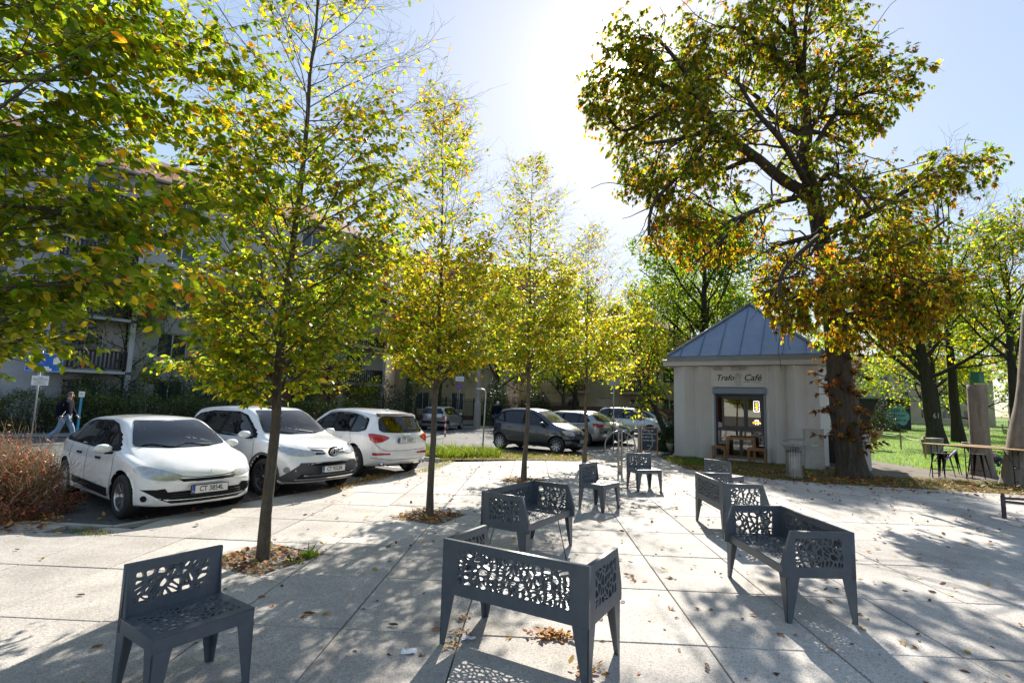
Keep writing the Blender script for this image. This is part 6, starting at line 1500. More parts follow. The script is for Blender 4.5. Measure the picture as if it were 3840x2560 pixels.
def shape(kind):
    """side profile tables; x forward"""
    if kind == 'hatch':     # compact hatchback 4.30 x 1.81 x 1.47
        s = dict(L=4.30, W=1.81, wb=2.64, r=.325, fax=1.28, crown=.06, bow=.34,
            top=[(-2.15, .70), (-2.11, .93), (-2.03, 1.05), (-1.86, 1.19), (-1.62, 1.345), (-1.2, 1.435), (-.6, 1.468), (0, 1.47), (.35, 1.43), (.72, 1.285), (1.08, 1.075), (1.22, 1.02), (1.6, .93), (1.9, .82), (2.07, .72), (2.15, .58)],
            belt=[(-2.15, .66), (-2.0, .98), (-1.4, 1.01), (-.4, .965), (.6, .93), (1.2, .90), (1.7, .82), (2.0, .68), (2.15, .54)],
            bot=[(-2.15, .46), (-2.08, .30), (-1.9, .22), (-1.0, .18), (1.0, .18), (1.9, .20), (2.08, .23), (2.15, .32)],
            wide=[(-2.15, .76), (-2.0, .90), (-1.6, .985), (-.8, 1.), (.8, 1.), (1.5, .985), (1.85, .92), (2.05, .84), (2.15, .74)],
            roofw=[(-2.15, .62), (-1.9, .62), (-1.5, .62), (-.8, .66), (.2, .665), (.7, .70), (1.15, .80), (1.5, .76), (1.9, .66), (2.15, .52)],
            side=[(-1.62, 1.06), (-1.42, 1.00), (-.2, .965), (.93, .955), (.60, 1.16), (.22, 1.35), (-.1, 1.395), (-.9, 1.375), (-1.35, 1.30)],
            panes=[[(-1.50, 1.075), (-1.10, 1.025), (-1.12, 1.33), (-1.33, 1.26)], [(-1.06, 1.022), (-.34, 1.0), (-.36, 1.36), (-.9, 1.345), (-1.08, 1.32)], [(-.24, 1.0), (.78, .985), (.50, 1.17), (.17, 1.33), (-.26, 1.36)]],
            wind=[(.50, 1.405), (.62, 1.22), (.70, 1.035), (.30, 1.005), (0, 1.0)][::1], rearw=[(.40, 1.36), (.52, 1.30), (.60, 1.10), (.3, 1.06)], wel=22, mirror=(.72, .99), handles=[(-.62, .84), (.28, .82)],
            seams=[('door_gap', [(.88, .9, .93), (.93, .9, .70), (.86, .9, .30)], 90, .011), ('door_gap', [(-.27, .9, .99), (-.27, .9, .62), (-.24, .9, .28)], 90, .011), ('door_gap', [(-1.05, .9, 1.02), (-1.12, .9, .76), (-.95, .9, .60)], 90, .011), ('sill_gap', [(.86, .9, .30), (-.8, .9, .28)], 90, .011)])
    elif kind == 'suv':
        s = dict(L=4.57, W=1.845, wb=2.66, r=.355, fax=1.36, crown=.055, bow=.32,
            top=[(-2.28, .80), (-2.24, 1.08), (-2.12, 1.26), (-1.95, 1.50), (-1.72, 1.60), (-1.2, 1.645), (-.5, 1.67), (.1, 1.655), (.45, 1.57), (.8, 1.38), (1.12, 1.16), (1.3, 1.11), (1.75, 1.03), (2.05, .93), (2.2, .82), (2.285, .66)],
            belt=[(-2.28, .78), (-2.1, 1.12), (-1.4, 1.12), (-.4, 1.07), (.6, 1.04), (1.3, 1.0), (1.8, .92), (2.1, .80), (2.285, .62)],
            bot=[(-2.28, .55), (-2.2, .36), (-2.0, .27), (-1.0, .22), (1.0, .22), (2.0, .26), (2.2, .30), (2.285, .42)],
            wide=[(-2.28, .78), (-2.1, .92), (-1.7, .99), (-.8, 1.), (.8, 1.), (1.6, .985), (1.95, .92), (2.15, .84), (2.285, .76)],
            roofw=[(-2.28, .68), (-1.9, .66), (-.8, .69), (.2, .68), (.8, .72), (1.25, .82), (1.7, .78), (2.1, .68), (2.285, .55)],
            side=[(-1.93, 1.24), (-1.6, 1.13), (-.2, 1.07), (1.0, 1.065), (.72, 1.25), (.34, 1.49), (0, 1.555), (-1.0, 1.545), (-1.6, 1.47)],
            panes=[[(-1.80, 1.245), (-1.30, 1.15), (-1.28, 1.49), (-1.55, 1.43)], [(-1.22, 1.145), (-.40, 1.11), (-.40, 1.53), (-1.2, 1.505)], [(-.30, 1.105), (.86, 1.09), (.62, 1.26), (.28, 1.46), (0, 1.525), (-.30, 1.53)]],
            wind=[(.54, 1.585), (.66, 1.36), (.72, 1.165), (.3, 1.13), (0, 1.125)], rearw=[(.48, 1.52), (.58, 1.40), (.64, 1.20), (.3, 1.15)], wel=22, mirror=(.82, 1.13), handles=[(-.75, .96), (.22, .94)],
            seams=[('door_gap', [(.98, .9, 1.04), (1.02, .9, .80), (.94, .9, .36)], 90, .011), ('door_gap', [(-.33, .9, 1.09), (-.33, .9, .72), (-.3, .9, .34)], 90, .011), ('door_gap', [(-1.2, .9, 1.13), (-1.26, .9, .86), (-1.0, .9, .66)], 90, .011)])
    elif kind == 'estate':   # rounded estate suv seen from behind
        s = dict(L=4.63, W=1.90, wb=2.81, r=.37, fax=1.40, crown=.05, bow=.30,
            top=[(-2.31, .74), (-2.28, .98), (-2.20, 1.12), (-2.02, 1.36), (-1.86, 1.535), (-1.5, 1.595), (-.8, 1.645), (-.2, 1.65), (.25, 1.60), (.7, 1.40), (1.05, 1.17), (1.3, 1.09), (1.8, 1.0), (2.1, .88), (2.25, .78), (2.315, .62)],
            belt=[(-2.31, .70), (-2.2, 1.02), (-1.6, 1.08), (-.4, 1.05), (.8, 1.01), (1.4, .98), (1.9, .88), (2.315, .58)],
            bot=[(-2.31, .50), (-2.22, .36), (-2.0, .27), (-1.0, .23), (1.0, .23), (2.1, .25), (2.315, .38)],
            wide=[(-2.31, .80), (-2.15, .92), (-1.75, .99), (-.8, 1.), (.8, 1.), (1.6, .985), (2.0, .90), (2.315, .74)],
            roofw=[(-2.31, .66), (-2.0, .62), (-1.5, .64), (-.8, .67), (.2, .66), (.8, .72), (1.25, .80), (1.7, .76), (2.315, .55)],
            side=[(-1.78, 1.14), (-1.55, 1.09), (-.2, 1.05), (1.0, 1.02), (.6, 1.29), (.2, 1.47), (-.3, 1.54), (-1.2, 1.52), (-1.66, 1.42)],
            panes=[[(-1.70, 1.13), (-1.22, 1.10), (-1.20, 1.49), (-1.60, 1.39)], [(-1.12, 1.095), (-.36, 1.07), (-.36, 1.51), (-1.1, 1.49)], [(-.26, 1.07), (.82, 1.05), (.52, 1.28), (.15, 1.44), (-.26, 1.51)]],
            wind=[(.52, 1.545), (.64, 1.34), (.72, 1.13), (.3, 1.10)], rearw=[(.50, 1.47), (.60, 1.40), (.66, 1.14), (.60, 1.10), (.3, 1.085)], wel=22, mirror=(.85, 1.09), handles=[(-.8, .94), (.2, .92)],
            seams=[('door_gap', [(-.30, .9, 1.06), (-.31, .9, .72), (-.28, .9, .34)], 90, .011), ('door_gap', [(-1.2, .9, 1.09), (-1.3, .9, .86), (-1.0, .9, .66)], 90, .011), ('door_gap', [(1.0, .9, 1.0), (1.04, .9, .8), (.95, .9, .4)], 90, .011)])
    elif kind == 'mini':     # short one-box car
        s = dict(L=3.43, W=1.63, wb=2.35, r=.275, fax=1.14, crown=.05, bow=.26,
            top=[(-1.715, .62), (-1.70, .9), (-1.64, 1.05), (-1.50, 1.30), (-1.38, 1.375), (-.9, 1.42), (-.2, 1.425), (.15, 1.38), (.55, 1.18), (.85, .99), (1.1, .90), (1.4, .80), (1.6, .68), (1.715, .52)],
            belt=[(-1.715, .6), (-1.6, .90), (-1.0, .92), (.4, .86), (.9, .80), (1.3, .72), (1.715, .46)],
            bot=[(-1.715, .40), (-1.6, .26), (-1.0, .19), (1.0, .19), (1.6, .22), (1.715, .32)],
            wide=[(-1.715, .84), (-1.5, .95), (-1., 1.), (.8, 1.), (1.3, .95), (1.6, .84), (1.715, .74)],
            roofw=[(-1.715, .70), (-1.4, .70), (-.4, .72), (.2, .70), (.8, .78), (1.2, .72), (1.715, .5)],
            side=[(-1.30, .97), (-1.0, .93), (.72, .88), (.40, 1.11), (.08, 1.27), (-.3, 1.33), (-1.2, 1.31), (-1.36, 1.2)],
            panes=[[(-1.26, .98), (-.62, .95), (-.62, 1.29), (-1.15, 1.275), (-1.28, 1.18)], [(-.52, .95), (.56, .91), (.32, 1.10), (.04, 1.24), (-.3, 1.30), (-.52, 1.30)]],
            wind=[(.50, 1.34), (.58, 1.15), (.64, .97), (.3, .93)], rearw=[(.46, 1.30), (.54, 1.2), (.58, 1.0), (.3, .97)], wel=20, mirror=(.55, .93), handles=[(-.42, .78)],
            seams=[('door_gap', [(-.57, .9, .95), (-.57, .9, .6), (-.5, .9, .3)], 90, .012), ('door_gap', [(.62, .9, .9), (.66, .9, .6), (.56, .9, .3)], 90, .012)])
    elif kind == 'aclass':
        s = dict(L=3.58, W=1.72, wb=2.42, r=.295, fax=1.14, crown=.05, bow=.24,
            top=[(-1.79, .66), (-1.77, .98), (-1.70, 1.10), (-1.52, 1.40), (-1.40, 1.505), (-.9, 1.57), (-.3, 1.575), (.1, 1.53), (.5, 1.34), (.85, 1.13), (1.05, 1.05), (1.35, .95), (1.6, .84), (1.74, .72), (1.79, .56)],
            belt=[(-1.79, .62), (-1.65, 1.0), (-1.0, 1.04), (-.2, .98), (.6, .93), (1.1, .88), (1.5, .76), (1.79, .50)],
            bot=[(-1.79, .44), (-1.7, .30), (-1.0, .21), (1.0, .21), (1.65, .24), (1.79, .34)],
            wide=[(-1.79, .84), (-1.6, .94), (-1.1, 1.), (.8, 1.), (1.3, .96), (1.6, .87), (1.79, .76)],
            roofw=[(-1.79, .68), (-1.4, .68), (-.4, .71), (.1, .70), (.7, .76), (1.1, .78), (1.4, .72), (1.79, .52)],
            side=[(-1.52, 1.12), (-1.35, 1.06), (-.3, 1.01), (.84, .97), (.52, 1.19), (.12, 1.41), (-.3, 1.48), (-1.1, 1.465), (-1.42, 1.36)],
            panes=[[(-1.44, 1.13), (-1.12, 1.07), (-1.26, 1.36), (-1.36, 1.30)], [(-1.02, 1.06), (-.30, 1.03), (-.30, 1.45), (-1.0, 1.435), (-1.15, 1.38)], [(-.20, 1.03), (.42, 1.0), (.42, 1.21), (.10, 1.38), (-.20, 1.455)], [(.49, 1.0), (.72, .985), (.49, 1.15)]],
            wind=[(.52, 1.49), (.62, 1.30), (.70, 1.10), (.3, 1.06)], rearw=[(.48, 1.42), (.58, 1.3), (.62, 1.12), (.3, 1.09)], wel=22, mirror=(.60, 1.03), handles=[(-.85, .86), (.02, .84)],
            seams=[('door_gap', [(-.25, .9, 1.02), (-.25, .9, .64), (-.22, .9, .32)], 90, .012), ('door_gap', [(.80, .9, .95), (.80, .9, .6), (.72, .9, .32)], 90, .012), ('door_gap', [(-1.05, .9, 1.05), (-1.1, .9, .8), (-.8, .9, .6)], 90, .012)])
    else:                    # mpv
        s = shape('suv'); s.update(L=4.47, W=1.80, wb=2.70, r=.315, fax=1.34)
        s['top'] = [(-2.235, .76), (-2.21, 1.05), (-2.14, 1.24), (-2.0, 1.50), (-1.85, 1.585), (-1.2, 1.63), (-.4, 1.635), (.15, 1.59), (.6, 1.38), (.98, 1.14), (1.2, 1.05), (1.6, .95), (1.95, .83), (2.13, .72), (2.235, .56)]
        s['belt'] = [(-2.235, .7), (-2.0, 1.0), (-1.0, 1.0), (.4, .95), (1.2, .90), (1.7, .80), (2.235, .5)]; s['bot'] = [(-2.235, .44), (-2.1, .27), (-1, .19), (1, .19), (2.1, .22), (2.235, .34)]
        s['side'] = [(-1.95, 1.06), (-1.6, 1.01), (-.2, .98), (1.02, .95), (.62, 1.24), (.2, 1.46), (-.2, 1.52), (-1.5, 1.51), (-1.85, 1.42)]
        s['panes'] = [[(-1.88, 1.07), (-1.30, 1.03), (-1.28, 1.48), (-1.72, 1.44)], [(-1.2, 1.03), (-.40, 1.0), (-.40, 1.49), (-1.2, 1.48)], [(-.28, 1.0), (.50, .98), (.50, 1.26), (.16, 1.42), (-.28, 1.49)], [(.58, .98), (.86, .965), (.58, 1.18)]]
        s['wind'] = [(.52, 1.545), (.64, 1.33), (.72, 1.11), (.3, 1.06)]; s['rearw'] = [(.5, 1.52), (.6, 1.4), (.64, 1.12), (.3, 1.08)]; s['mirror'] = (.72, 1.03)
    return s
# panel sets
def front_common(s, hl, grille):
    return [('headlamp', hl, 32, m_lampc, True, 1, .006)]+grille
HD = math.atan2(-.57, .82)
# 1 white hatchback, front towards us
s = shape('hatch'); s.update(nsp=5, see=1, res=104, ringres=5, rim=m_rim, hmat=m_cblk, wipers=1, ant=-.55)
s['patches'] = [
    ('headlamp', [(1.50, .80, .755), (1.62, .72, .80), (1.90, .62, .745), (2.02, .46, .70), (2.08, .36, .655), (2.04, .40, .60), (1.98, .56, .595), (1.82, .72, .63), (1.62, .80, .70)], 40, m_lampc, True, 1, .006),
    ('upper_grille', [(2.1, .42, .615), (2.1, -.42, .615), (2.1, -.36, .575), (2.1, .36, .575)], 0, m_cblk, False, 0, .004),
    ('lower_grille', [(2.1, .80, .47), (2.1, .56, .485), (2.1, .52, .43), (2.1, -.52, .43), (2.1, -.56, .485), (2.1, -.80, .47), (2.1, -.62, .335), (2.1, -.48, .275), (2.1, .48, .275), (2.1, .62, .335)], 0, m_cblk, False, 0, .004),
    ('fog_lamp', [(1.9, .79+.045*math.cos(a), .345+.045*math.sin(a)) for a in [2*PI*q/12 for q in range(12)]], 22, m_cblk, True, 0, .006),
    ('side_moulding', [(.80, .9, .40), (-.85, .9, .44), (-.85, .9, .33), (.80, .9, .27)], 90, m_cblk, True, 0, .006),
    ('tail_lamp', [(-1.75, .8, .98), (-1.98, .8, .95), (-2.1, .7, .78), (-2.0, .8, .76), (-1.85, .8, .88)], 130, m_lampr, True, 1, .006),
    ('front_lip', [(2.1, .82, .235), (2.1, -.82, .235), (2.1, -.8, .205), (2.1, .8, .205)], 0, m_cblk, False, 0, .005)]
s['seams'] += [('bonnet_gap', [(2.1, .44, .66), (2.1, .2, .632), (2.1, 0, .628), (2.1, -.2, .632), (2.1, -.44, .66)], 0, .010), ('bonnet_gap', [(1.0, .72, .96), (1.25, .74, .90), (1.52, .76, .80)], 60, .010)]
fx = Vector((-4.79, 8.21, 0)); hd = Vector((math.cos(HD), math.sin(HD), 0)); c1 = Vector((-5.998, 8.973, 0)); HD = math.radians(-35.7)
t1, pr = make_car('white_hatchback', 'white hatchback nearest to the camera, front towards the plaza beside the reddish bush', s, m_pw, c1, HD); t1.scale = (.95,)*3
plate(t1, 'CT 3854L', (2.155, 0, .455), 0)
def emblem_patch(t, verts, faces, name, m, M): me = bpy.data.meshes.new(name); me.from_pydata([tuple(M @ Vector(v)) for v in verts], [], faces); return link_mesh(name, me, m, t)
mb = MB(); M = Matrix.Translation((2.165, 0, .655)); o_ = [(.0, 0, .075), (.0, .055, .03), (.0, .055, -.03), (0, 0, -.075), (0, -.055, -.03), (0, -.055, .03)]; i_ = [(.0, 0, .035), (0, .02, 0), (0, 0, -.035), (0, -.02, 0)]
mb.tube([M @ Vector(p) for p in [(0, 0, .072), (0, .05, 0), (0, 0, -.072), (0, -.05, 0)]], .014, 6, closed=True); mb.build('emblem', m_chr, t1)
# bars of the lower grille
gb_ = MB()
for z in (.30, .335, .37, .405): gb_.tube([(2.145-.16*(abs(y)/.9)**2.4*1.6, y, z) for y in [-.5+.1*q for q in range(11)]], .006, 4)
gb_.build('grille_bars', m_gap, t1)['kind'] = 'stuff'
# 2 white SUV
s = shape('suv'); s.update(nsp=10, see=1, res=104, ringres=5, rim=m_rimd, cladding=1, cladm=mat('grey_cladding', (.055, .057, .062), .6, var=.05), wipers=1, ant=-1.2)
CL = s['cladm']
s['patches'] = [
    ('headlamp', [(1.72, .84, .95), (1.95, .76, .93), (2.12, .56, .885), (2.2, .34, .85), (2.18, .36, .79), (2.1, .56, .775), (1.95, .74, .80), (1.75, .84, .87)], 35, m_lampc, True, 1, .006),
    ('upper_grille', [(2.2, .40, .90), (2.2, .16, .875), (2.2, .13, .80), (2.2, .34, .795)], 0, m_cblk, True, 0, .005),
    ('front_bumper', [(2.2, .62, .66), (2.2, -.62, .66), (2.2, -.72, .56), (2.2, -.86, .36), (2.2, -.80, .31), (2.2, .80, .31), (2.2, .86, .36), (2.2, .72, .56)], 0, CL, False, 0, .004),
    ('intake', [(2.2, .50, .645), (2.2, -.50, .645), (2.2, -.46, .60), (2.2, .46, .60)], 0, m_cblk, False, 0, .007),
    ('lower_grille', [(2.2, .62, .45), (2.2, -.62, .45), (2.2, -.68, .37), (2.2, .68, .37)], 0, m_cblk, False, 0, .007),
    ('chrome_strip', [(2.2, .70, .368), (2.2, -.70, .368), (2.2, -.70, .348), (2.2, .70, .348)], 0, m_chr, False, 0, .010),
    ('grille_bar', [(2.2, .37, .853), (2.2, .14, .84), (2.2, .135, .826), (2.2, .36, .838)], 0, m_chr, True, 0, .010),
    ('fog_lamp', [(2.0, .80+.055*math.cos(a), .53+.055*math.sin(a)) for a in [2*PI*q/12 for q in range(12)]], 22, m_lampc, True, 0, .006),
    ('sill_trim', [(.9, .9, .36), (-.9, .9, .36), (-.9, .9, .24), (.9, .9, .24)], 90, CL, True, 0, .008)]
s['seams'] += [('bonnet_gap', [(2.2, .40, .925), (2.2, .2, .91), (2.2, 0, .905), (2.2, -.2, .91), (2.2, -.40, .925)], 0, .010)]
fx = Vector((-3.84, 9.98, 0)); h2 = math.atan2(-.55, .83); hd = Vector((math.cos(h2), math.sin(h2), 0)); c2 = Vector((-5.008, 10.945, 0)); h2 = math.radians(-33.5)
t2, pr = make_car('white_suv', 'white sport utility car with dark lower bumper, second from the left behind the thin trunk', s, m_pw, c2, h2); t2.scale = (.94,)*3
plate(t2, 'CT 9323K', (2.30, 0, .525), 0)
mb = MB(); M = Matrix.Translation((2.29, 0, .845)); el = lambda a, b, cz=0: [M @ Vector((0, a*math.cos(q), cz+b*math.sin(q))) for q in [2*PI*k/20 for k in range(20)]]
mb.tube(el(.085, .06), .009, 5, closed=True); mb.tube(el(.035, .055), .007, 5, closed=True); mb.tube(el(.07, .022, .03), .007, 5, closed=True); mb.build('emblem', m_chr, t2)
mb = MB(); mb.lathe([(0, 0), (.13, 0)], 20, Matrix.Translation((2.265, 0, .845)) @ Matrix.Rotation(PI/2, 4, 'Y') @ Matrix.Diagonal((.75, 1, 1, 1))); mb.build('emblem_shield', m_pw, t2)
# 3 white estate suv seen from behind
s = shape('estate'); s.update(nsp=7, see=1, res=104, ringres=5, rim=m_rim, rails=(-1.55, .2), railm=mat('satin_rail', (.35, .35, .35), .35, metal=.8))
s['patches'] = [
    ('tail_lamp', [(-2.2, .46, .985), (-2.18, .6, 1.03), (-2.0, .80, 1.07), (-1.95, .88, 1.06), (-2.0, .88, .93), (-2.1, .80, .84), (-2.2, .64, .875), (-2.25, .50, .945)], 160, m_lampr, True, 0, .006),
    ('reflector', [(-2.25, .42, .60), (-2.1, .84, .62), (-2.1, .84, .56), (-2.25, .42, .555)], 165, m_lampr, True, 0, .006),
    ('spoiler', [(-1.9, .56, 1.53), (-1.9, -.56, 1.53), (-1.9, -.60, 1.47), (-1.9, .60, 1.47)], 180, m_cblk, False, 0, .03),
    ('sunroof', [(-1.2, .42, 1.6), (.1, .42, 1.6), (.1, -.42, 1.6), (-1.2, -.42, 1.6)], 0, m_gls, False, 0, .006)]
sun_p = s['patches'].pop()
s['seams'] += [('tailgate_gap', [(-2.2, .80, .83), (-2.2, .70, .72), (-2.2, .55, .66), (-2.2, 0, .645), (-2.2, -.55, .66), (-2.2, -.70, .72), (-2.2, -.80, .83)], 180, .012), ('bumper_gap', [(-2.2, .85, .50), (-2.2, .4, .44), (-2.2, -.4, .44), (-2.2, -.85, .50)], 180, .010)]
h3 = math.atan2(.57, -.82); hd = Vector((math.cos(h3), math.sin(h3), 0)); c3 = Vector((-4.03, 13.68, 0)); h3 = math.radians(139.9)
t3, pr = make_car('white_estate_car', 'white car parked the other way round with red tail lamps towards the plaza', s, m_pw, c3, h3); t3.scale = (.93,)*3
plate(t3, 'CT 102EY', (-2.325, 0, .905), PI)
a = Proj(t3.children[0].data); V, F = a.patch([(x, y, 1.6) for x, y in ((-1.25, .44), (.05, .44), (.05, -.44), (-1.25, -.44))], 180, .005, .08, 0, el=89)
m2 = bpy.data.meshes.new('sunroof'); m2.from_pydata([tuple(v) for v in V], [], F); link_mesh('sunroof', m2, m_gls, t3, smooth=True)
mb = MB()
for q in range(4): cy_ = (q-1.5)*.052; mb.tube([(-2.318, cy_+.033*math.cos(k), 1.022+.033*math.sin(k)) for k in [2*PI*i/16 for i in range(16)]], .0045, 5, closed=True)
mb.build('emblem', m_chr, t3)
for y in (-.62, .62): mb = MB(); mb.lathe([(.035, 0), (.045, 0), (.045, .12), (.035, .12)], 14, Matrix.Translation((-2.24, y, .345)) @ Matrix.Rotation(PI/2, 4, 'Y')); mb.build('exhaust_pipe', m_chr, t3, smooth=True)
mb = MB(); mb.tube([(-1.9, 0, .30), (-2.25, 0, .28)], .03, 6); mb.box((-2.26, 0, .27), (.06, .09, .07)); mb.tube([(-2.1, -.4, .3), (-2.1, .4, .3)], .03, 6); mb.build('tow_bar', m_cblk, t3)
mb = MB(); mb.tube([(-2.20, -.05, 1.13), (-2.19, -.25, 1.15), (-2.17, -.42, 1.17)], [.016, .01, .007], 6); mb.build('rear_wiper', m_cblk, t3)
mb = MB(); mb.box((-1.45, 0, 1.625), (.12, .03, .05)); mb.build('roof_aerial', m_pw, t3, bevel=.012)
for ch in t3.children: pass
# 4 small silver car across the street
s = shape('mini'); s.update(nsp=9, see=1, res=104, ringres=5, rim=m_rim)
s['patches'] = [('rear_bumper', [(-1.7, .8, .56), (-1.7, -.8, .56), (-1.7, -.8, .40), (-1.7, .8, .40)], 180, m_cblk, False, 0, .008), ('side_bumper', [(-1.7, .8, .56), (-1.25, .8, .56), (-1.25, .8, .44), (-1.7, .8, .40)], 90, m_cblk, True, 0, .006), ('tail_lamp', [(-1.6, .8, .86), (-1.69, .66, .86), (-1.69, .66, .6), (-1.6, .8, .6)], 150, m_lampr, True, 0, .006), ('side_bumper', [(1.2, .8, .5), (1.68, .8, .46), (1.68, .8, .32), (1.25, .8, .36)], 90, m_cblk, True, 0, .006)]
tA, tB = G(1013, 988.5), G(1070, 982); hd = (tB-tA).normalized(); h4 = math.atan2(hd.y, hd.x); lf = Vector((-hd.y, hd.x, 0)); c4 = (tA+tB)/2+lf*.76-hd*(s['fax']-s['wb']/2)
t4, pr = make_car('silver_city_car', 'small silver car with roof bars parked across the street before the iron fence', s, m_ps, c4, h4, 'cars parked along the street', detail=1)
plate(t4, 'GLE 05JA', (-1.735, .05, .75), PI)
for x in (-.9, -.3): mb = MB(); mb.box((x, 0, 1.47), (.05, 1.15, .03)); mb.box((x, .55, 1.44), (.05, .04, .07)); mb.box((x, -.55, 1.44), (.05, .04, .07)); mb.build('roof_bar', m_cblk, t4)
mb = MB(); mb.tube([(-1.66, .0, .98), (-1.62, -.22, 1.1), (-1.57, -.4, 1.2)], [.02, .012, .008], 5); mb.build('rear_wiper', m_cblk, t4)
# 5 dark small car
s = shape('aclass'); s.update(nsp=9, see=1, res=104, ringres=5, rim=m_rim, wipers=1)
s['patches'] = [('headlamp', [(1.28, .74, .80), (1.55, .66, .82), (1.66, .50, .76), (1.70, .42, .66), (1.6, .60, .62), (1.45, .74, .68)], 38, m_lampc, True, 1, .006), ('grille', [(1.7, .30, .77), (1.7, -.30, .77), (1.7, -.26, .65), (1.7, .26, .65)], 0, m_cblk, False, 0, .006), ('grille_bar', [(1.7, .30, .745), (1.7, -.30, .745), (1.7, -.30, .733), (1.7, .30, .733)], 0, m_chr, False, 0, .010), ('grille_bar', [(1.7, .29, .705), (1.7, -.29, .705), (1.7, -.29, .693), (1.7, .29, .693)], 0, m_chr, False, 0, .010),
    ('tail_lamp', [(-1.6, .78, 1.02), (-1.74, .7, 1.0), (-1.76, .7, .74), (-1.66, .8, .74)], 135, m_lampr, True, 0, .006), ('side_moulding', [(1.0, .9, .36), (-1.0, .9, .36), (-1.0, .9, .27), (1.0, .9, .27)], 90, m_cblk, True, 0, .006), ('bumper_strip', [(1.7, .8, .52), (1.7, -.8, .52), (1.7, -.8, .46), (1.7, .8, .46)], 0, m_cblk, False, 0, .006)]
tA, tB = G(1151, 1028), G(1274, 1038.5); hd = (tB-tA).normalized(); h5 = math.atan2(hd.y, hd.x); lf = Vector((-hd.y, hd.x, 0)); c5 = (tA+tB)/2+lf*.80-hd*(s['fax']-s['wb']/2)
GP = 'cars in the bays right of the planted island'
t5, pr = make_car('dark_compact_car', 'dark blue-grey small car standing across behind the light green tree trunk', s, m_pd, c5, h5, GP)
plate(t5, 'CB 3720C', (1.80, 0, .44), 0)
mb = MB(); M = Matrix.Translation((1.80, 0, .72)); mb.tube([M @ Vector((0, .05*math.cos(k), .05*math.sin(k))) for k in [2*PI*i/16 for i in range(16)]], .006, 5, closed=True)
for k in (90, 210, 330): mb.tube([M @ Vector((0, 0, 0)), M @ Vector((0, .05*math.cos(math.radians(k)), .05*math.sin(math.radians(k))))], .006, 4)
mb.build('emblem', m_chr, t5)
# further cars: position of a front or rear wheel, heading like the dark one
dirn = Vector((math.cos(h5), math.sin(h5), 0)); lft = Vector((-dirn.y, dirn.x, 0))
def far_car(kind, paint, label, px, back, name, wheel_px='front', **kw):
    s = shape(kind); s.update(kw.get('up', {})); w = G(*px); h = h5+(PI if back else 0)+kw.get('dh', 0); d = Vector((math.cos(h), math.sin(h), 0)); l = Vector((-d.y, d.x, 0))
    side = -1 if not back else 1   # wheel on the camera side
    xw = s['fax'] if (wheel_px == 'front') else s['fax']-s['wb']
    c = w-d*xw-l*side*(s['W']/2-.1)
    hl = {'hatch': [(1.50, .80, .775), (1.9, .66, .77), (2.06, .42, .70), (2.04, .42, .62), (1.82, .74, .64), (1.6, .82, .70)], 'mpv': [(1.55, .8, .84), (1.95, .62, .82), (2.1, .42, .72), (2.05, .5, .63), (1.7, .8, .70)], 'suv': [(1.72, .84, .95), (2.12, .56, .885), (2.2, .34, .85), (2.1, .56, .775), (1.75, .84, .87)]}.get(kind, [])
    s['patches'] = ([('headlamp', hl, 36, m_lampc, True, 1, .006)] if hl else [])+[('grille', [(2.1, .36, .60), (2.1, -.36, .60), (2.1, -.5, .36), (2.1, .5, .36)], 0, m_cblk, False, 0, .006)]+s.get('extra', [])
    t, pr = make_car(name, label, s, paint, c, h, GP)
    return t
ex = [('tail_lamp', [(-1.72, .85, .98), (-1.95, .78, .98), (-2.08, .42, .93), (-2.1, .44, .86), (-2.05, .8, .80), (-1.85, .86, .86)], 145, m_lampr, True, 0, .006), ('bumper_reflector', [(-2.1, .8, .42), (-2.1, .5, .40), (-2.1, .5, .36), (-2.1, .8, .37)], 165, m_lampr, True, 0, .006)]
t6 = far_car('hatch', m_pgs, 'grey-silver hatchback with slanted red tail lamps next to the dark small car', (1342, 1022), True, 'grey_hatchback', 'rear', up=dict(extra=ex, nsp=7))
plate(t6, 'CT 67TG2', (-2.16, 0, .62), PI)
t7 = far_car('hatch', m_pg, 'dark grey-blue car with bright spoked wheel, its front behind the bicycle stands', (1396, 1018), False, 'grey_blue_hatchback', up=dict(nsp=12, rr=.74, wipers=1))
plate(t7, 'CT 4418K', (2.16, 0, .40), 0)
t8 = far_car('mpv', m_plb2, 'light silver people carrier with roof rails, standing taller than its neighbours', (1494, 1000), False, 'silver_people_carrier', up=dict(rails=(-1.7, .2), railm=m_cblk, nsp=7, wipers=1))
t9 = far_car('hatch', m_pgs, 'silver-green car mostly hidden between the people carrier and the copper one', (1515, 990), False, 'silver_hatchback', up=dict(nsp=7))
t10 = far_car('hatch', m_po, 'copper orange car showing only its roof and windscreen above the silver ones', (1540, 984), False, 'orange_hatchback', up=dict(nsp=7))
t11 = far_car('suv', m_pbk, 'black car with a glinting roof behind the copper one', (1560, 978), False, 'black_car', up=dict(rails=(-1.6, .1)))
t12 = far_car('hatch', m_pw, 'white car at the back of the car park near the cafe corner', (1590, 972), False, 'white_car')
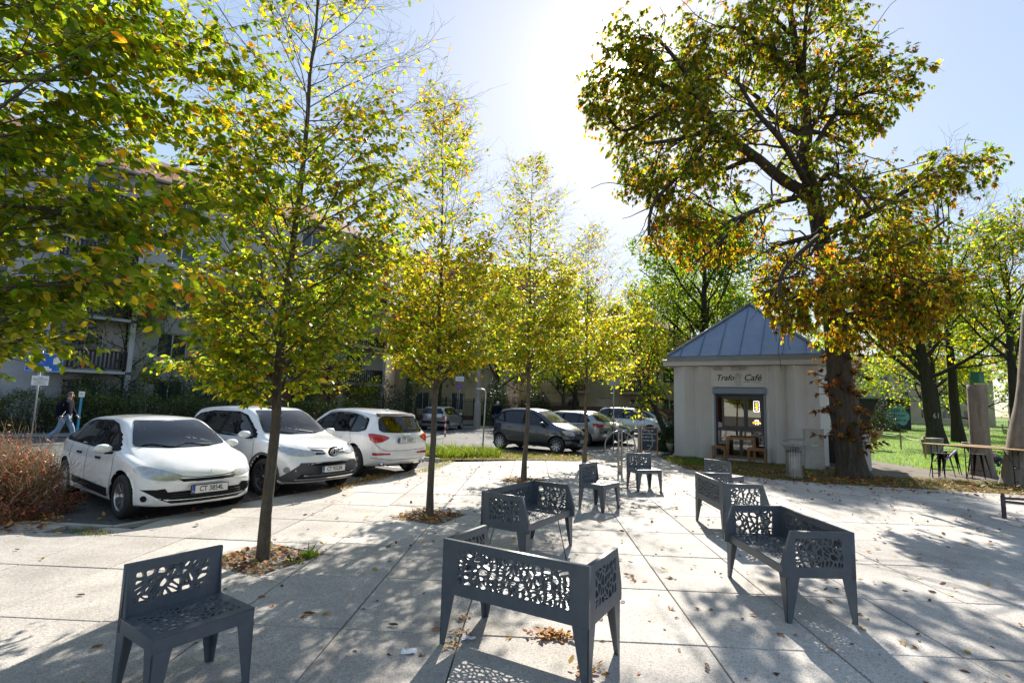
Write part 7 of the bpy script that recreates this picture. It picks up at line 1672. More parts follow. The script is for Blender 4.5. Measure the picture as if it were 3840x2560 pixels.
# ------------------------------------------------------------------ buildings beyond the hedge and the street
m_ren = mat('pale_render', (.44, .44, .45), .9, var=.1, vscale=.6, obj=False, bump=.1, bscale=20, dirt=(.33, .33, .34), dscale=.5)
m_beige = mat('beige_render', (.46, .38, .27), .9, var=.12, vscale=.7, obj=False, dirt=(.34, .28, .2), dscale=.5)
m_terra = mat('brown_render', (.25, .13, .09), .9, var=.1, vscale=.7, obj=False)
m_tile = mat('clay_roof_tiles', (.22, .075, .05), .8, var=.3, vscale=8, obj=False, bump=.6, bscale=12)
m_dwood = mat('dark_stained_boards', (.022, .015, .013), .7, var=.3, vscale=5)
m_wfr = mat('white_window_frame', (.6, .6, .58), .5, var=.05); m_bgl = glass_mat('house_glass', (.03, .05, .07), .03)
m_brk = mat('dull_brick', (.17, .085, .06), .9, var=.3, vscale=6, obj=False)
def house(name, label, p, d, L, dep, H, m, floors, pitch, roofm, base=None, basem=None, balc=(), z1=1.0, wh=1.45, ww=1.5, hip=True, skip=()):
    """p: left front corner, d: direction of the front (to the right seen from the street)"""
    rz = math.atan2(d[1], d[0]); t = thing(name, label, 'building', (p[0], p[1], -.08), rz)
    fh = H/floors; nb = len(pitch)
    xs = []; x = .9
    for w in pitch: xs.append(x+w/2); x += w
    holes = []
    mbw = MB(); th = .35
    # wall as horizontal bands and piers so that every window is a real recess
    for f in range(floors):
        zb = f*fh; z0 = zb+z1; zt = z0+wh
        mbw.box((L/2, th/2, (zb+z0)/2), (L, th, z0-zb)); mbw.box((L/2, th/2, (zt+zb+fh)/2), (L, th, zb+fh-zt))
        edge = 0
        for x in xs: a = x-ww/2; mbw.box(((edge+a)/2, th/2, (z0+zt)/2), (a-edge, th, wh)); edge = x+ww/2
        mbw.box(((edge+L)/2, th/2, (z0+zt)/2), (L-edge, th, wh))
    mbw.box((L/2, dep-.2, H/2), (L, .4, H)); mbw.box((.2, dep/2, H/2), (.39, dep-.8, H)); mbw.box((L-.2, dep/2, H/2), (.39, dep-.8, H)); mbw.box((L/2, th+.6, H/2), (L-.8, .05, H))
    mbw.build('wall', m, t)
    wm = None; pm = None
    for f in range(floors):
        for i, x in enumerate(xs):
            if (f, i) in skip: continue
            z0 = f*fh+z1; zc = z0+wh/2
            if wm is None:
                q = MB()
                for s in (-1, 1): q.box((s*(ww/2-.035), 0, 0), (.07, .07, wh)); q.box((0, 0, s*(wh/2-.035)), (ww-.141, .07, .07))
                q.box((0, 0, 0), (.06, .06, wh-.141)); w = q.build('window', m_wfr, t); wm = w.data; q = MB(); q.box((0, 0, 0), (ww-.14, .012, wh-.14)); g = q.build('pane', m_bgl, w); pm = g.data
            else:
                w = bpy.data.objects.new('window', wm); C.objects.link(w); w.parent = t; g = bpy.data.objects.new('pane', pm); C.objects.link(g); g.parent = w
            w.location = (x, .22, zc)
            if (f, i) in balc or ('all', i) in balc:
                q = MB(); q.box((x, -.62, f*fh+.02), (ww+1.6, 1.25, .14)); q.build('balcony_slab', m, t)
                q = MB(); q.box((x, -1.22, f*fh+1.08), (ww+1.6, .06, .06)); q.box((x, -1.22, f*fh+.22), (ww+1.6, .05, .05))
                n = int((ww+1.6)/.17)
                for k in range(n): q.box((x-(ww+1.6)/2+.085+k*.17, -1.20, f*fh+.65), (.10, .03, .8))
                for s in (-1, 1): q.box((x+s*(ww+1.6)/2, -.62, f*fh+.65), (.04, 1.2, .85))
                q.build('balcony_railing', m_dwood, t)
                for s in (-1, 1): q = MB(); q.box((x+s*(ww/2+.95), -1.1, f*fh+fh/2), (.22, .22, fh-.16)); q.build('pillar', m, t)
    if base: q = MB(); q.box((L/2, -.015, base/2), (L+.04, .06, base)); q.build('plinth', basem, t)
    e = .5; q = MB(); rh = dep*.32
    if hip: vs = [(-e, -e, H), (L+e, -e, H), (L+e, dep+e, H), (-e, dep+e, H), (dep*.45, dep/2, H+rh), (L-dep*.45, dep/2, H+rh)]; fs = [(0, 1, 5, 4), (1, 2, 5), (2, 3, 4, 5), (3, 0, 4), (3, 2, 1, 0)]
    else: vs = [(-e, -e, H), (L+e, -e, H), (L+e, dep+e, H), (-e, dep+e, H), (-e, dep/2, H+rh*1.6), (L+e, dep/2, H+rh*1.6)]; fs = [(0, 1, 5, 4), (1, 2, 5), (2, 3, 4, 5), (3, 0, 4), (3, 2, 1, 0)]
    q.add([Vector(v) for v in vs], fs); r = q.build('roof', roofm, t)
    q = MB(); q.box((L*.3, dep*.55, H+rh*.9), (.9, .6, 2.0)); q.box((L*.7, dep*.55, H+rh*.9), (.9, .6, 2.0)); q.build('chimney', m_brk, r)
    q = MB(); q.tube([(-e, -e-.06, H+.0), (L+e, -e-.06, H+.0)], .08, 6); q.build('gutter', m_zinc2, r)
    return t
d1 = (.67, .742)
house('apartment_block', 'pale grey apartment block with dark balcony railings behind the hedge on the left', (-16.2-27*.67, 33.0-27*.742), d1, 36.5, 10, 13.6, m_ren, 5, [3.9]*9, m_tile, .4, m_terra, balc=[('all', 1), ('all', 4), (1, 6), (1, 7), (2, 7), (3, 7), ('all', 8)], skip=[])
q = MB(); tb_ = [o for o in C.objects if o.name.startswith('apartment_block')][0]; q.box((31.5, -.06, 1.35), (9.8, .12, 2.7)); q.build('ground_floor_cladding', m_terra, tb_); q = MB(); q.box((30.2, -.13, 1.1), (1.6, .05, 2.2)); q.build('entrance', m_blk, tb_)
house('town_house', 'beige rendered house behind the iron fence', (-9.2, 41.2), (.93, .36), 9.5, 8, 8.4, m_beige, 3, [2.9, 2.9], m_tile, .6, m_brk, ww=1.1)
house('town_house', 'tall house whose dark gable shows above the yellow tree tops', (-7.0, 62), (.95, .3), 13, 10, 15.0, m_beige, 5, [2.9]*4, m_tile, hip=False, ww=1.2)
house('town_house', 'shaded house with brick ground floor behind the parked cars', (.8, 50.5), (.96, -.26), 15.5, 9, 8.6, m_beige, 3, [2.9]*5, m_tile, 1.6, m_brk, ww=1.2, balc=[(1, 1), (1, 3)])
house('town_house', 'low grey house behind the leaning tree left of the cafe', (16.8, 53), (.98, -.2), 16, 9, 6.2, m_ren, 2, [2.9]*5, m_tile, ww=1.2)
house('town_house', 'far beige house at the end of the lawn', (52, 96), (.95, -.3), 30, 10, 9.2, m_beige, 3, [3.0]*9, m_tile, ww=1.4)
0 and house('town_house', 'far pale house beyond the park fence on the right', (84, 86), (.9, -.42), 40, 10, 10.5, m_ren, 3, [3.2]*11, m_tile, ww=1.4)
# ------------------------------------------------------------------ iron fence
def bar_fence(name, label, a, b, h, m, pitch=.125, posts=2.6, wall=.0):
    a = Vector((*a, 0)); b = Vector((*b, 0)); L = (b-a).length; d = (b-a)/L; rz = math.atan2(d.y, d.x); t = thing(name, label, 'fence', (a.x, a.y, -.05), rz)
    me = None; n = min(290, int(L/pitch)); pitch = L/n
    for i in range(n):
        if me is None: q = MB(); q.box((0, 0, h/2+.05), (.022, .022, h-.1)); o = q.build('bar', m, t); me = o.data
        else: o = bpy.data.objects.new('bar', me); C.objects.link(o); o.parent = t
        o.location = (i*pitch+.06, 0, 0)
    for i in range(int(L/posts)+1): q = MB(); q.box((i*posts, .0, h/2), (.08, .08, h+.1)); q.build('post', m, t)
    for z in (.25, h-.22): q = MB(); q.box((L/2, .028, z), (L, .03, .04)); q.build('rail', m, t)
    if wall: q = MB(); q.box((L/2, 0, wall/2), (L, .25, wall)); q.build('footing', m_kerb, t)
    return t
m_iron = mat('dark_green_iron', (.025, .04, .04), .5, metal=.3, var=.15)
bar_fence('iron_fence', 'dark iron railing fence in front of the beige house', (-10.5, 33.6), (6.5, 49.2), 1.95, m_iron, .125, 2.6, .3)
bar_fence('iron_fence', 'low grey railing at the far end of the lawn', (28, 68), (75, 62), 1.2, mat('light_railing', (.3, .3, .3), .5), .25, 3)
# red plate on the fence
pz = AT(1742, 885, 38.0); pz = AT(1058*1.0+0, 0, 1) if False else None
g_ = AT(1741/1.0 if False else 1066, 886, 41.5)
# ------------------------------------------------------------------ signs and posts
m_blue = mat('sign_blue', (.01, .12, .48), .35, var=.05); m_sgw = mat('sign_white', (.75, .76, .76), .4, var=.04); m_pole = mat('galvanised_pole', (.36, .36, .36), .4, metal=.6, var=.15)
def facing(p): return math.atan2(p.y, p.x)+PI/2-PI  # local -y towards the camera
cx = AT(102, 832, 16.5); rz = math.atan2(-cx.x, cx.y)*-1; rz = -math.atan2(cx.x, cx.y)
t = thing('street_sign', 'blue living street sign with white pictograms on a grey post, far left above the hedge', 'sign', (cx.x, cx.y, 0), rz)
t.scale = (.74, 1, 1); q = MB(); q.box((0, 0, cx.z), (1.24, .02, .62)); pl = q.build('sign_panel', m_blue, t, bevel=.01)
q = MB(); zc = cx.z
for a, b in (((-.59, -.28), (.59, -.28)), ((.59, -.28), (.59, .28)), ((.59, .28), (-.59, .28)), ((-.59, .28), (-.59, -.28))): q.tube([(a[0], -.013, zc+a[1]), (b[0], -.013, zc+b[1])], .007, 4)
q.build('border', m_sgw, pl)
q = MB()
q.lathe([(0, 0), (.045, 0)], 12, Matrix.Translation((-.36, -.0125, zc+.20)) @ Matrix.Rotation(PI/2, 4, 'X') @ Matrix.Diagonal((1.3, 1, 1, 1)))
for P, r in (([(-.36, .17), (-.36, -.02)], .035), ([(-.36, -.02), (-.44, -.22)], .022), ([(-.36, -.02), (-.27, -.22)], .022), ([(-.37, .13), (-.47, .02)], .016), ([(-.35, .13), (-.26, .04)], .016)): q.tube([(x, -.012, zc+z) for x, z in P], r, 4)
q.build('walker_pictogram', m_sgw, pl)
q = MB(); q.add([Vector((x, -.0125, zc+z)) for x, z in ((.28, -.05), (.52, -.05), (.52, .13), (.40, .23), (.28, .13))], [(0, 1, 2, 3, 4)]); q.build('house_pictogram', m_sgw, pl)
q = MB(); q.box((.05, -.012, zc-.22), (.42, .004, .07)); q.box((.05, -.012, zc-.16), (.24, .004, .07)); q.build('car_pictogram', m_sgw, pl)
q = MB(); q.tube([(-.1, .04, 0), (-.1, .04, zc+.35)], .03, 8); q.build('post', m_pole, t, smooth=True)
q = MB(); zz_ = AT(97, 874, 16.5).z; q.box((-.06, -.03, zz_), (.54, .015, .30)); wp = q.build('notice_panel', m_sgw, t, bevel=.006)
for i, s in enumerate(('UWAGA', 'STREFA ZAMIESZKANIA', 'PARKOWANIE TYLKO', 'W MIEJSCACH', 'WYZNACZONYCH')): text('lettering', s, .045, m_plt, wp, (-.06, -.0385, zz_+.1-i*.05), (PI/2, 0, 0), .001)
cx = AT(188, 905, 18.6); t = thing('small_sign', 'small white notice on a light blue post behind the walking person', 'sign', (cx.x, cx.y, 0), -math.atan2(cx.x, cx.y))
q = MB(); q.box((0, 0, cx.z), (.17, .02, .2)); nb_ = q.build('sign_panel', m_sgw, t); q = MB(); q.box((0, .02, cx.z/2), (.07, .03, cx.z)); q.build('post', mat('light_blue', (.04, .28, .45), .5), t); text('lettering', 'PL', .08, m_grn, nb_, (0, -.012, cx.z), (PI/2, 0, 0), .001)
cx = G(10, 985); t = thing('orange_container', 'orange plastic container at the left edge behind the hedge end', 'container', (cx.x-.4, cx.y-.5, -.05), .6)
m_orc = mat('orange_plastic', (.55, .13, .015), .45, var=.1); q = MB(); q.box((0, 0, .55), (.9, .7, 1.1)); q.build('body', m_orc, t, bevel=.05); q = MB(); q.box((0, 0, 1.14), (.98, .78, .1)); q.build('lid', m_orc, t, bevel=.03)
g_ = G(1022, 1003); t = thing('marker_post', 'red and white striped post at the end of the planted island', 'bollard', (g_.x, g_.y, -.05)); m_red = mat('marker_red', (.5, .02, .02), .45, var=.08)
for i in range(6): q = MB(); z0 = .05+i*.155; q.lathe([(0, z0), (.038, z0), (.038, z0+.155), (0, z0+.155)], 12); q.build('band', m_red if i % 2 == 0 else m_sgw, t, smooth=False)
q = MB(); q.lathe([(.038, .98), (.03, 1.0), (0, 1.01)], 12); q.build('cap', m_sgw, t, smooth=True)
g_ = G(1108, 1038); t = thing('bent_pipe_post', 'thin grey pipe post bent over at the top, standing in the weeds', 'post', (g_.x, g_.y, -.05)); q = MB(); P = [(0, 0, 0), (.03, 0, 1.2), (.05, 0, 2.05)]+[(.05-.16*(1-math.cos(a)), 0, 2.05+.16*math.sin(a)) for a in [PI/8*k for k in range(1, 5)]]+[(-.28, .0, 2.21)]; q.tube(P, .026, 8); q.build('pipe', m_pole, t, smooth=True)
g_ = G(1409, 1034); t = thing('sign_pole', 'slim grey pole with a square traffic sign seen from behind, beside the bicycle stands', 'sign', (g_.x, g_.y, 0), .3); q = MB(); q.tube([(0, 0, -.1), (0, 0, 3.0)], .024, 8); q.build('pole', m_pole, t, smooth=True); q = MB(); q.box((0, -.035, 2.72), (.5, .012, .5)); q.build('sign_panel', m_pole, t, bevel=.01)
g_ = G(1052, 975); t = thing('street_name_sign', 'name board and round no-stopping sign on a pole in front of the iron fence', 'sign', (g_.x, g_.y, 0), 0); q = MB(); q.tube([(0, 0, -.1), (0, 0, 3.6)], .03, 8); q.build('pole', m_pole, t, smooth=True)
q = MB(); q.box((0, -.04, 3.3), (.62, .015, .34)); nb_ = q.build('name_board', m_sgw, t); text('lettering', 'ul. Mickiewicza', .08, m_blue, nb_, (0, -.049, 3.3), (PI/2, 0, 0), .001); M = Matrix.Translation((0, -.04, 2.75)) @ Matrix.Rotation(PI/2, 4, 'X'); q = MB(); q.lathe([(0, 0), (.22, 0)], 20, M); rs = q.build('round_sign', m_blue, t); q = MB(); q.lathe([(.17, .004), (.23, .004)], 24, M); q.build('red_ring', m_red, rs)
lb = G(1095, 982); t = thing('lamp_post', 'tall tapering concrete lamp post on the far footway left of the clipped conifer', 'lamp post', (lb.x, lb.y, -.05)); m_lc = mat('lamp_concrete', (.28, .26, .235), .9, var=.15, bump=.3)
q = MB(); q.lathe([(0, 0), (.24, 0), (.22, 1.6), (.15, 1.75), (.11, 7.4), (0, 7.4)], 8); q.build('shaft', m_lc, t); q = MB(); q.tube([(0, 0, 7.3), (0, -.2, 8.0), (0, -.8, 8.35), (0, -1.4, 8.4)], .035, 8); q.build('arm', m_pole, t, smooth=True); q = MB(); q.box((0, -1.75, 8.4), (.3, .8, .14)); q.build('lamp_head', m_lc, t, bevel=.04)
# ------------------------------------------------------------------ painted hut, benches, far car on the park side
h0 = AT(1976, 975, 57.); h1 = AT(2084, 975, 57.); t = thing('painted_hut', 'black hut with pale teal cloud mural and hand lettering beyond the lawn', 'hut', (h0.x, 57, -.05), -.12)
Wd = h1.x-h0.x; q = MB(); q.box((Wd/2, 2, 1.6), (Wd, 4, 3.2)); q.build('wall', mat('hut_black', (.012, .014, .02), .6, var=.2), t); q = MB(); q.box((Wd/2, 2, 3.3), (Wd+.5, 4.5, .16)); q.build('roof', m_zinc2, t)
m_teal = mat('mural_teal', (.16, .42, .42), .7, var=.2, vscale=2); q = MB()
for x, z, r in ((3.7, 1.35, .75), (3.0, 1.5, .6), (4.4, 1.4, .6), (3.6, 2.0, .6), (4.2, 2.1, .45), (3.4, .9, .5), (4.3, .9, .45)): q.lathe([(0, 0), (r, 0)], 18, Matrix.Translation((x, -.012-.002*r, z)) @ Matrix.Rotation(PI/2, 4, 'X'))
q.build('mural_cloud', m_teal, t)
for i, s in enumerate(('Space', 'House', 'Science')): text('lettering', s, .55, m_blk, t, (3.8, -.03, 2.05-i*.52), (PI/2, 0, 0), .003, .15)
for (x, y), lab in (((2212, 962), 'slatted park bench at the far side of the lawn, left of the tall barkless trunk'), ((2330, 964), 'slatted park bench near the flower bed at the far right')):
    g_ = AT(x, y, 50.); t = thing('park_bench', lab, 'bench', (g_.x, 50, -.02), -.2, 'park benches by the far path')
    for z, y_ in ((.46, -.1), (.46, .05), (.46, .2), (.72, .32), (.88, .36)): q = MB(); q.box((0, y_, z), (1.9, .11, .04)); q.build('slat', m_wood, t)
    for s in (-1, 1): q = MB(); q.box((s*.8, .1, .23), (.08, .4, .46)); q.build('leg', m_kerb, t); q = MB(); q.box((s*.8, .36, .6), (.06, .05, .7)); q.build('back_post', m_iron, t)
s = shape('mini'); s['patches'] = []; cfar = AT(2047, 968, 70.); make_car('blue_car', 'small blue car far behind the lawn, right of the painted hut', s, car_paint('blue_paint', (.03, .09, .22)), cfar, .1, 'cars parked along the street', 1)
# flower bed at far right
bush('flower_bed', 'low bed of orange and white flowers beyond the lawn at the right', 'flower bed', (50.5, 47.5, 0), (7, 3, 1.1), 300, 9000, .14, (.4, .25, .2, .15), [(.06, .1, .02), (.35, .35, .28), (.4, .14, .03), (.12, .15, .03)], stems=50, shape='box')
# painted number on the forked lawn tree
for o in C.objects:
    if o.get('label', '').startswith('broad green tree on the lawn'): text('painted_number', '61', .42, mat('faded_white', (.4, .4, .38), .8), o, (-.32, -.52, 1.62), (PI/2, 0, 0), .002)
# ------------------------------------------------------------------ people and the dog
def skin(name, V, E, R, m, parent, sub=2, root=0):
    me = bpy.data.meshes.new(name); me.from_pydata(V, E, []); o = bpy.data.objects.new(name, me); C.objects.link(o)
    sm = o.modifiers.new('skin', 'SKIN'); sm.use_smooth_shade = True; ss = o.modifiers.new('sub', 'SUBSURF'); ss.levels = sub; ss.render_levels = sub
    for i, r in enumerate(R):
        v = me.skin_vertices[0].data[i]; v.radius = r if isinstance(r, tuple) else (r, r); v.use_root = (i == root)
    dg = bpy.context.evaluated_depsgraph_get(); nm = bpy.data.meshes.new_from_object(o.evaluated_get(dg)); bpy.data.objects.remove(o); return link_mesh(name, nm, m, parent, smooth=True)
m_skn = mat('skin', (.48, .27, .19), .55, var=.06); m_hair = mat('grey_brown_hair', (.10, .075, .06), .7, var=.3, vscale=30, bump=.4, bscale=60)
m_jak = mat('navy_jacket', (.006, .008, .016), .9, spec=.08, var=.3, vscale=8, bump=.3, bscale=14); m_jean = mat('light_jeans', (.16, .24, .36), .85, var=.2, vscale=7, bump=.3, bscale=20); m_shoe = mat('red_shoe', (.22, .03, .035), .6, var=.1); m_sole = mat('white_sole', (.6, .6, .58), .6)
def person(label, loc, rz, pose='walk', cols=None, sc_=1.):
    jk, tr, hr, sh = cols or (m_jak, m_jean, m_hair, m_shoe); t = thing('person', label, 'person', loc, rz); t.scale = (sc_,)*3
    # joints, x forward y left
    pel, bel, chs, nek, hd = (0, 0, .93), (.01, 0, 1.1), (.02, 0, 1.33), (.05, 0, 1.49), (.09, 0, 1.62)
    if pose == 'walk':
        kL, aL, tL = (.20, .10, .51), (.27, .10, .10), (.42, .11, .05); kR, aR, tR = (-.10, -.10, .49), (-.40, -.10, .17), (-.30, -.11, .05)
        eR, wR = (-.13, -.27, 1.12), (-.02, -.27, .90); eL, wL = (.05, .29, 1.12), (.22, .27, .95)
    elif pose == 'stand':
        kL, aL, tL = (.05, .11, .50), (.0, .11, .09), (.14, .12, .05); kR, aR, tR = (-.02, -.11, .49), (-.12, -.11, .10), (.0, -.12, .05)
        eR, wR = (-.03, -.29, 1.12), (.06, -.28, .88); eL, wL = (-.03, .29, 1.12), (.06, .28, .88)
    else:
        pel, bel, chs, nek, hd = (0, 0, .38), (-.10, 0, .52), (-.24, 0, .74), (-.33, 0, .90), (-.34, 0, 1.03)
        kL, aL, tL = (.44, .12, .50), (.74, .12, .16), (.84, .12, .24); kR, aR, tR = (.46, -.12, .46), (.80, -.12, .14), (.90, -.12, .22)
        eR, wR = (-.10, -.29, .55), (.14, -.22, .58); eL, wL = (-.10, .29, .55), (.14, .22, .58)
    hL = (pel[0], .09, pel[2]-.03); hR = (pel[0], -.09, pel[2]-.03); sL = (chs[0], .18, chs[2]+.09); sR = (chs[0], -.18, chs[2]+.09)
    chin = (hd[0]+.06, 0, hd[2]-.07)
    V = [pel, bel, chs, nek, hd, (hd[0]+.0, 0, hd[2]+.07), hL, kL, aL, tL, hR, kR, aR, tR, sL, eL, wL, sR, eR, wR]
    E = [(0, 1), (1, 2), (2, 3), (3, 4), (4, 5), (0, 6), (6, 7), (7, 8), (8, 9), (0, 10), (10, 11), (11, 12), (12, 13), (2, 14), (14, 15), (15, 16), (2, 17), (17, 18), (18, 19)]
    R = [(.13, .10), (.13, .10), (.15, .11), .055, (.088, .078), .07, .085, .055, .04, .035, .085, .055, .04, .035, .055, .034, .026, .055, .034, .026]
    # hands: palm, four fingers, thumb, grown from the wrists
    for w, e in ((16, 15), (19, 18)):
        d = (Vector(V[w])-Vector(V[e])).normalized(); sd = Vector((0, 0, 1)).cross(d) if abs(d.z) < .9 else Vector((1, 0, 0)); sd.normalize(); nn = d.cross(sd)
        p = Vector(V[w])+d*.06; V.append(tuple(p)); E.append((w, len(V)-1)); R.append((.034, .018)); pi_ = len(V)-1
        for k in range(4):
            f0 = p+d*.035+sd*(k-1.5)*.019; f1 = f0+d*(.040-.004*abs(k-1.3))+nn*.008; f2 = f1+d*.022+nn*.022
            V += [tuple(f0), tuple(f1), tuple(f2)]; n = len(V); E += [(pi_, n-3), (n-3, n-2), (n-2, n-1)]; R += [.0095, .0085, .007]
        th = p-d*.015+sd*.036; th2 = th+d*.035+sd*.012+nn*.01; V += [tuple(th), tuple(th2)]; n = len(V); E += [(pi_, n-2), (n-2, n-1)]; R += [.011, .009]
    skin('body', V, E, R, m_skn, t, 1)
    # face: nose, ears, eyes, mouth
    q = MB(); hv = Vector(hd); q.add([hv+Vector(p) for p in [(.085, -.014, -.03), (.085, .014, -.03), (.083, 0, .02), (.115, 0, -.025)]], [(0, 1, 3), (1, 2, 3), (2, 0, 3)]); q.build('nose', m_skn, t, smooth=True)
    for s in (-1, 1):
        q = MB(); q.lathe([(0, -.012), (.02, -.008), (.026, 0), (.02, .008), (0, .012)], 8, Matrix.Translation(hv+Vector((0, s*.082, -.01))) @ Matrix.Rotation(PI/2, 4, 'X') @ Matrix.Diagonal((.8, 1.25, 1, 1))); q.build('ear', m_skn, t, smooth=True)
        q = MB(); q.lathe([(0, -.008), (.010, 0), (0, .008)], 8, Matrix.Translation(hv+Vector((.078, s*.03, .012)))); q.build('eye', m_plt, t)
    q = MB(); q.box(hv+Vector((.083, 0, -.055)), (.008, .04, .007)); q.build('mouth', m_shoe, t)
    q = MB(); q.lathe([(math.sin(PI*k/12), -math.cos(PI*k/12)) for k in range(2, 13)], 18, Matrix.Translation((hd[0]-.014, 0, hd[2]+.022)) @ Matrix.Diagonal((.108, .096, .105, 1))); o = q.build('hair', hr, t, smooth=True)
    bh = bmesh.new(); bh.from_mesh(o.data); bmesh.ops.delete(bh, geom=[v for v in bh.verts if (v.co.x > hd[0]+.055 and v.co.z < hd[2]+.05) or (v.co.x > hd[0]-.005 and v.co.z < hd[2]+.0)], context='VERTS'); bh.to_mesh(o.data); bh.free()
    hem = (pel[0], 0, pel[2]-.08) if pose != 'sit' else (pel[0]+.02, 0, pel[2]+.02)
    skin('jacket', [hem, bel, chs, (nek[0]-.01, 0, nek[2]-.04), sL, eL, wL, sR, eR, wR], [(0, 1), (1, 2), (2, 3), (2, 4), (4, 5), (5, 6), (2, 7), (7, 8), (8, 9)], [(.22, .175), (.215, .175), (.215, .17), (.10, .09), .125, .105, .068, .125, .105, .068], jk, t, 2)
    skin('trousers', [pel, hL, kL, (aL[0], aL[1], aL[2]+.02), hR, kR, (aR[0], aR[1], aR[2]+.02)], [(0, 1), (1, 2), (2, 3), (0, 4), (4, 5), (5, 6)], [(.15, .125), .105, .082, .066, .105, .082, .066], tr, t, 2)
    for a, b in ((aL, tL), (aR, tR)): skin('shoe', [(a[0]-.03, a[1], max(.05, a[2]-.06)), ((a[0]+b[0])/2+.02, a[1], (a[2]+b[2])/2-.015), (b[0]+.03, b[1], b[2])], [(0, 1), (1, 2)], [.045, .046, .036], sh, t, 1)
    return t
pm = G(142, 1016); pt = person('person in a dark navy jacket and light jeans walking right behind the nearest white car', (pm.x, pm.y, -.04), math.radians(22), 'walk', None, .98)
q = MB(); q.box((.04, -.29, 1.0), (.008, .05, .2), M=Matrix.Rotation(.5, 3, 'Y')); q.build('folded_paper', m_sgw, pt); q = MB(); q.tube([(-.03+.055*math.cos(k), -.27+.055*math.sin(k), .935) for k in [2*PI*i/10 for i in range(10)]], .012, 5, closed=True); q.build('cuff', m_sgw, pt)
pm = G(1141, 985); person('grey haired person in dark clothes on the far footway beyond the dark small car', (pm.x, pm.y, -.03), math.radians(80), 'stand', (m_jak, mat('dark_jeans', (.03, .05, .10), .85, var=.1), mat('white_hair', (.4, .38, .36), .8), m_blk), 1.02)
pm = G(2286, 1080); ps_ = person('person leaning back in a low seat on the lawn behind the bar table, facing right', (pm.x, pm.y+.35, -.02), math.radians(10), 'sit', (mat('pink_top', (.42, .12, .24), .8, var=.3, vscale=6), m_blk, m_hair, m_blk), .9)
q = MB(); q.add([Vector(v) for v in [(.35, -.3, .34), (.35, .3, .34), (0, .32, .24), (0, -.32, .24), (-.45, .32, .86), (-.45, -.32, .86)]], [(0, 1, 2, 3), (3, 2, 4, 5)]); o = thing('lounge_chair', 'low folding chair with dark sling that carries the leaning person', 'chair', (pm.x, pm.y+.35, -.02), math.radians(10)); qq = q.build('sling', m_blk, o); sd_ = qq.modifiers.new('s', 'SOLIDIFY'); sd_.thickness = .012
q = MB()
for s in (-1, 1): q.tube([(.4, s*.32, .36), (-.3, s*.32, 0)], .014, 5); q.tube([(-.45, s*.33, .86), (.3, s*.33, 0)], .014, 5)
q.build('frame', m_grn, o)
# dog
dg_ = G(1971, 1041); t = thing('dog', 'ginger and white dog with pointed ears on the lawn behind the chestnut trunk', 'dog', (dg_.x, dg_.y, -.02), math.radians(-125)); m_gin = mat('ginger_fur', (.36, .17, .06), .9, var=.25, vscale=9, bump=.6, bscale=60); m_wfur = mat('white_fur', (.6, .54, .46), .9, var=.1, bump=.5)
V = [(-.22, 0, .36), (0, 0, .34), (.18, 0, .35), (.25, 0, .45), (.30, 0, .53), (.39, 0, .50), (-.20, .07, .30), (-.15, .075, .20), (-.24, .075, .13), (-.21, .075, .02), (-.20, -.07, .30), (-.15, -.075, .20), (-.24, -.075, .13), (-.21, -.075, .02), (.17, .07, .28), (.15, .07, .15), (.17, .07, .02), (.17, -.07, .28), (.15, -.07, .15), (.17, -.07, .02), (-.28, 0, .44), (-.22, 0, .52), (-.14, .02, .50)]
E = [(0, 1), (1, 2), (2, 3), (3, 4), (4, 5), (0, 6), (6, 7), (7, 8), (8, 9), (0, 10), (10, 11), (11, 12), (12, 13), (2, 14), (14, 15), (15, 16), (2, 17), (17, 18), (18, 19), (0, 20), (20, 21), (21, 22)]
skin('body', V, E, [.095, .085, .115, .085, .075, .032, .06, .045, .025, .024, .06, .045, .025, .024, .045, .03, .024, .045, .03, .024, .04, .05, .035], m_gin, t, 2)
for s in (-1, 1): q = MB(); q.add([Vector(v) for v in [(.25, s*.03, .58), (.25, s*.075, .56), (.28, s*.055, .555), (.26, s*.06, .66)]], [(0, 1, 3), (1, 2, 3), (2, 0, 3)]); q.build('ear', m_gin, t); q = MB(); q.lathe([(0, -.008), (.009, 0), (0, .008)], 6, Matrix.Translation((.365, s*.03, .55))); q.build('eye', m_plt, t)
q = MB(); q.lathe([(0, -.014), (.016, 0), (0, .014)], 8, Matrix.Translation((.425, 0, .505))); q.build('nose', m_plt, t); skin('chest_fur', [(.26, 0, .42), (.28, 0, .34)], [(0, 1)], [.07, .075], m_wfur, t, 2)

# ------------------------------------------------------------------ fallen leaves, mulch and litter
m_lf = leaf_mat('fallen_leaf', .25, .6, .25, 1.2)
lr = np.random.default_rng(77)
FC = {'yellow': (.42, .26, .05), 'orange': (.36, .14, .03), 'brown': (.14, .06, .03), 'dark brown': (.07, .035, .022)}
protos = {}
def curl_leaf(col, seed, kind):
    r = np.random.default_rng(seed)
    if kind == 'oval':
        v, f, cc = leaves(np.zeros((1, 3)), np.array([[1., 0, 0]]), np.array([[0, 0, 1.]]), np.array([1.]), np.array([.5]), np.array([col]), 1, bend=-.1)
    else:
        v, f, cc = palmate(np.zeros((1, 3)), np.array([[1., 0, 0]]), np.array([[0, 0, 1.]]), np.array([1.]), np.array([col]), r, 3, .3, .6)
    a = r.uniform(.6, 1.6); y = v[:, 1]*a*2.2; v[:, 2] = np.abs(v[:, 1])*r.uniform(.35, .8)+.12*np.sin(v[:, 0]*3+r.uniform(0, 6))**2+.03; v[:, 1] = np.sin(y)/2.2*.8
    v[:, 2] -= v[:, 2].min(); me = np_mesh('fallen_leaf', v, f, cc); me.materials.append(m_lf); return me
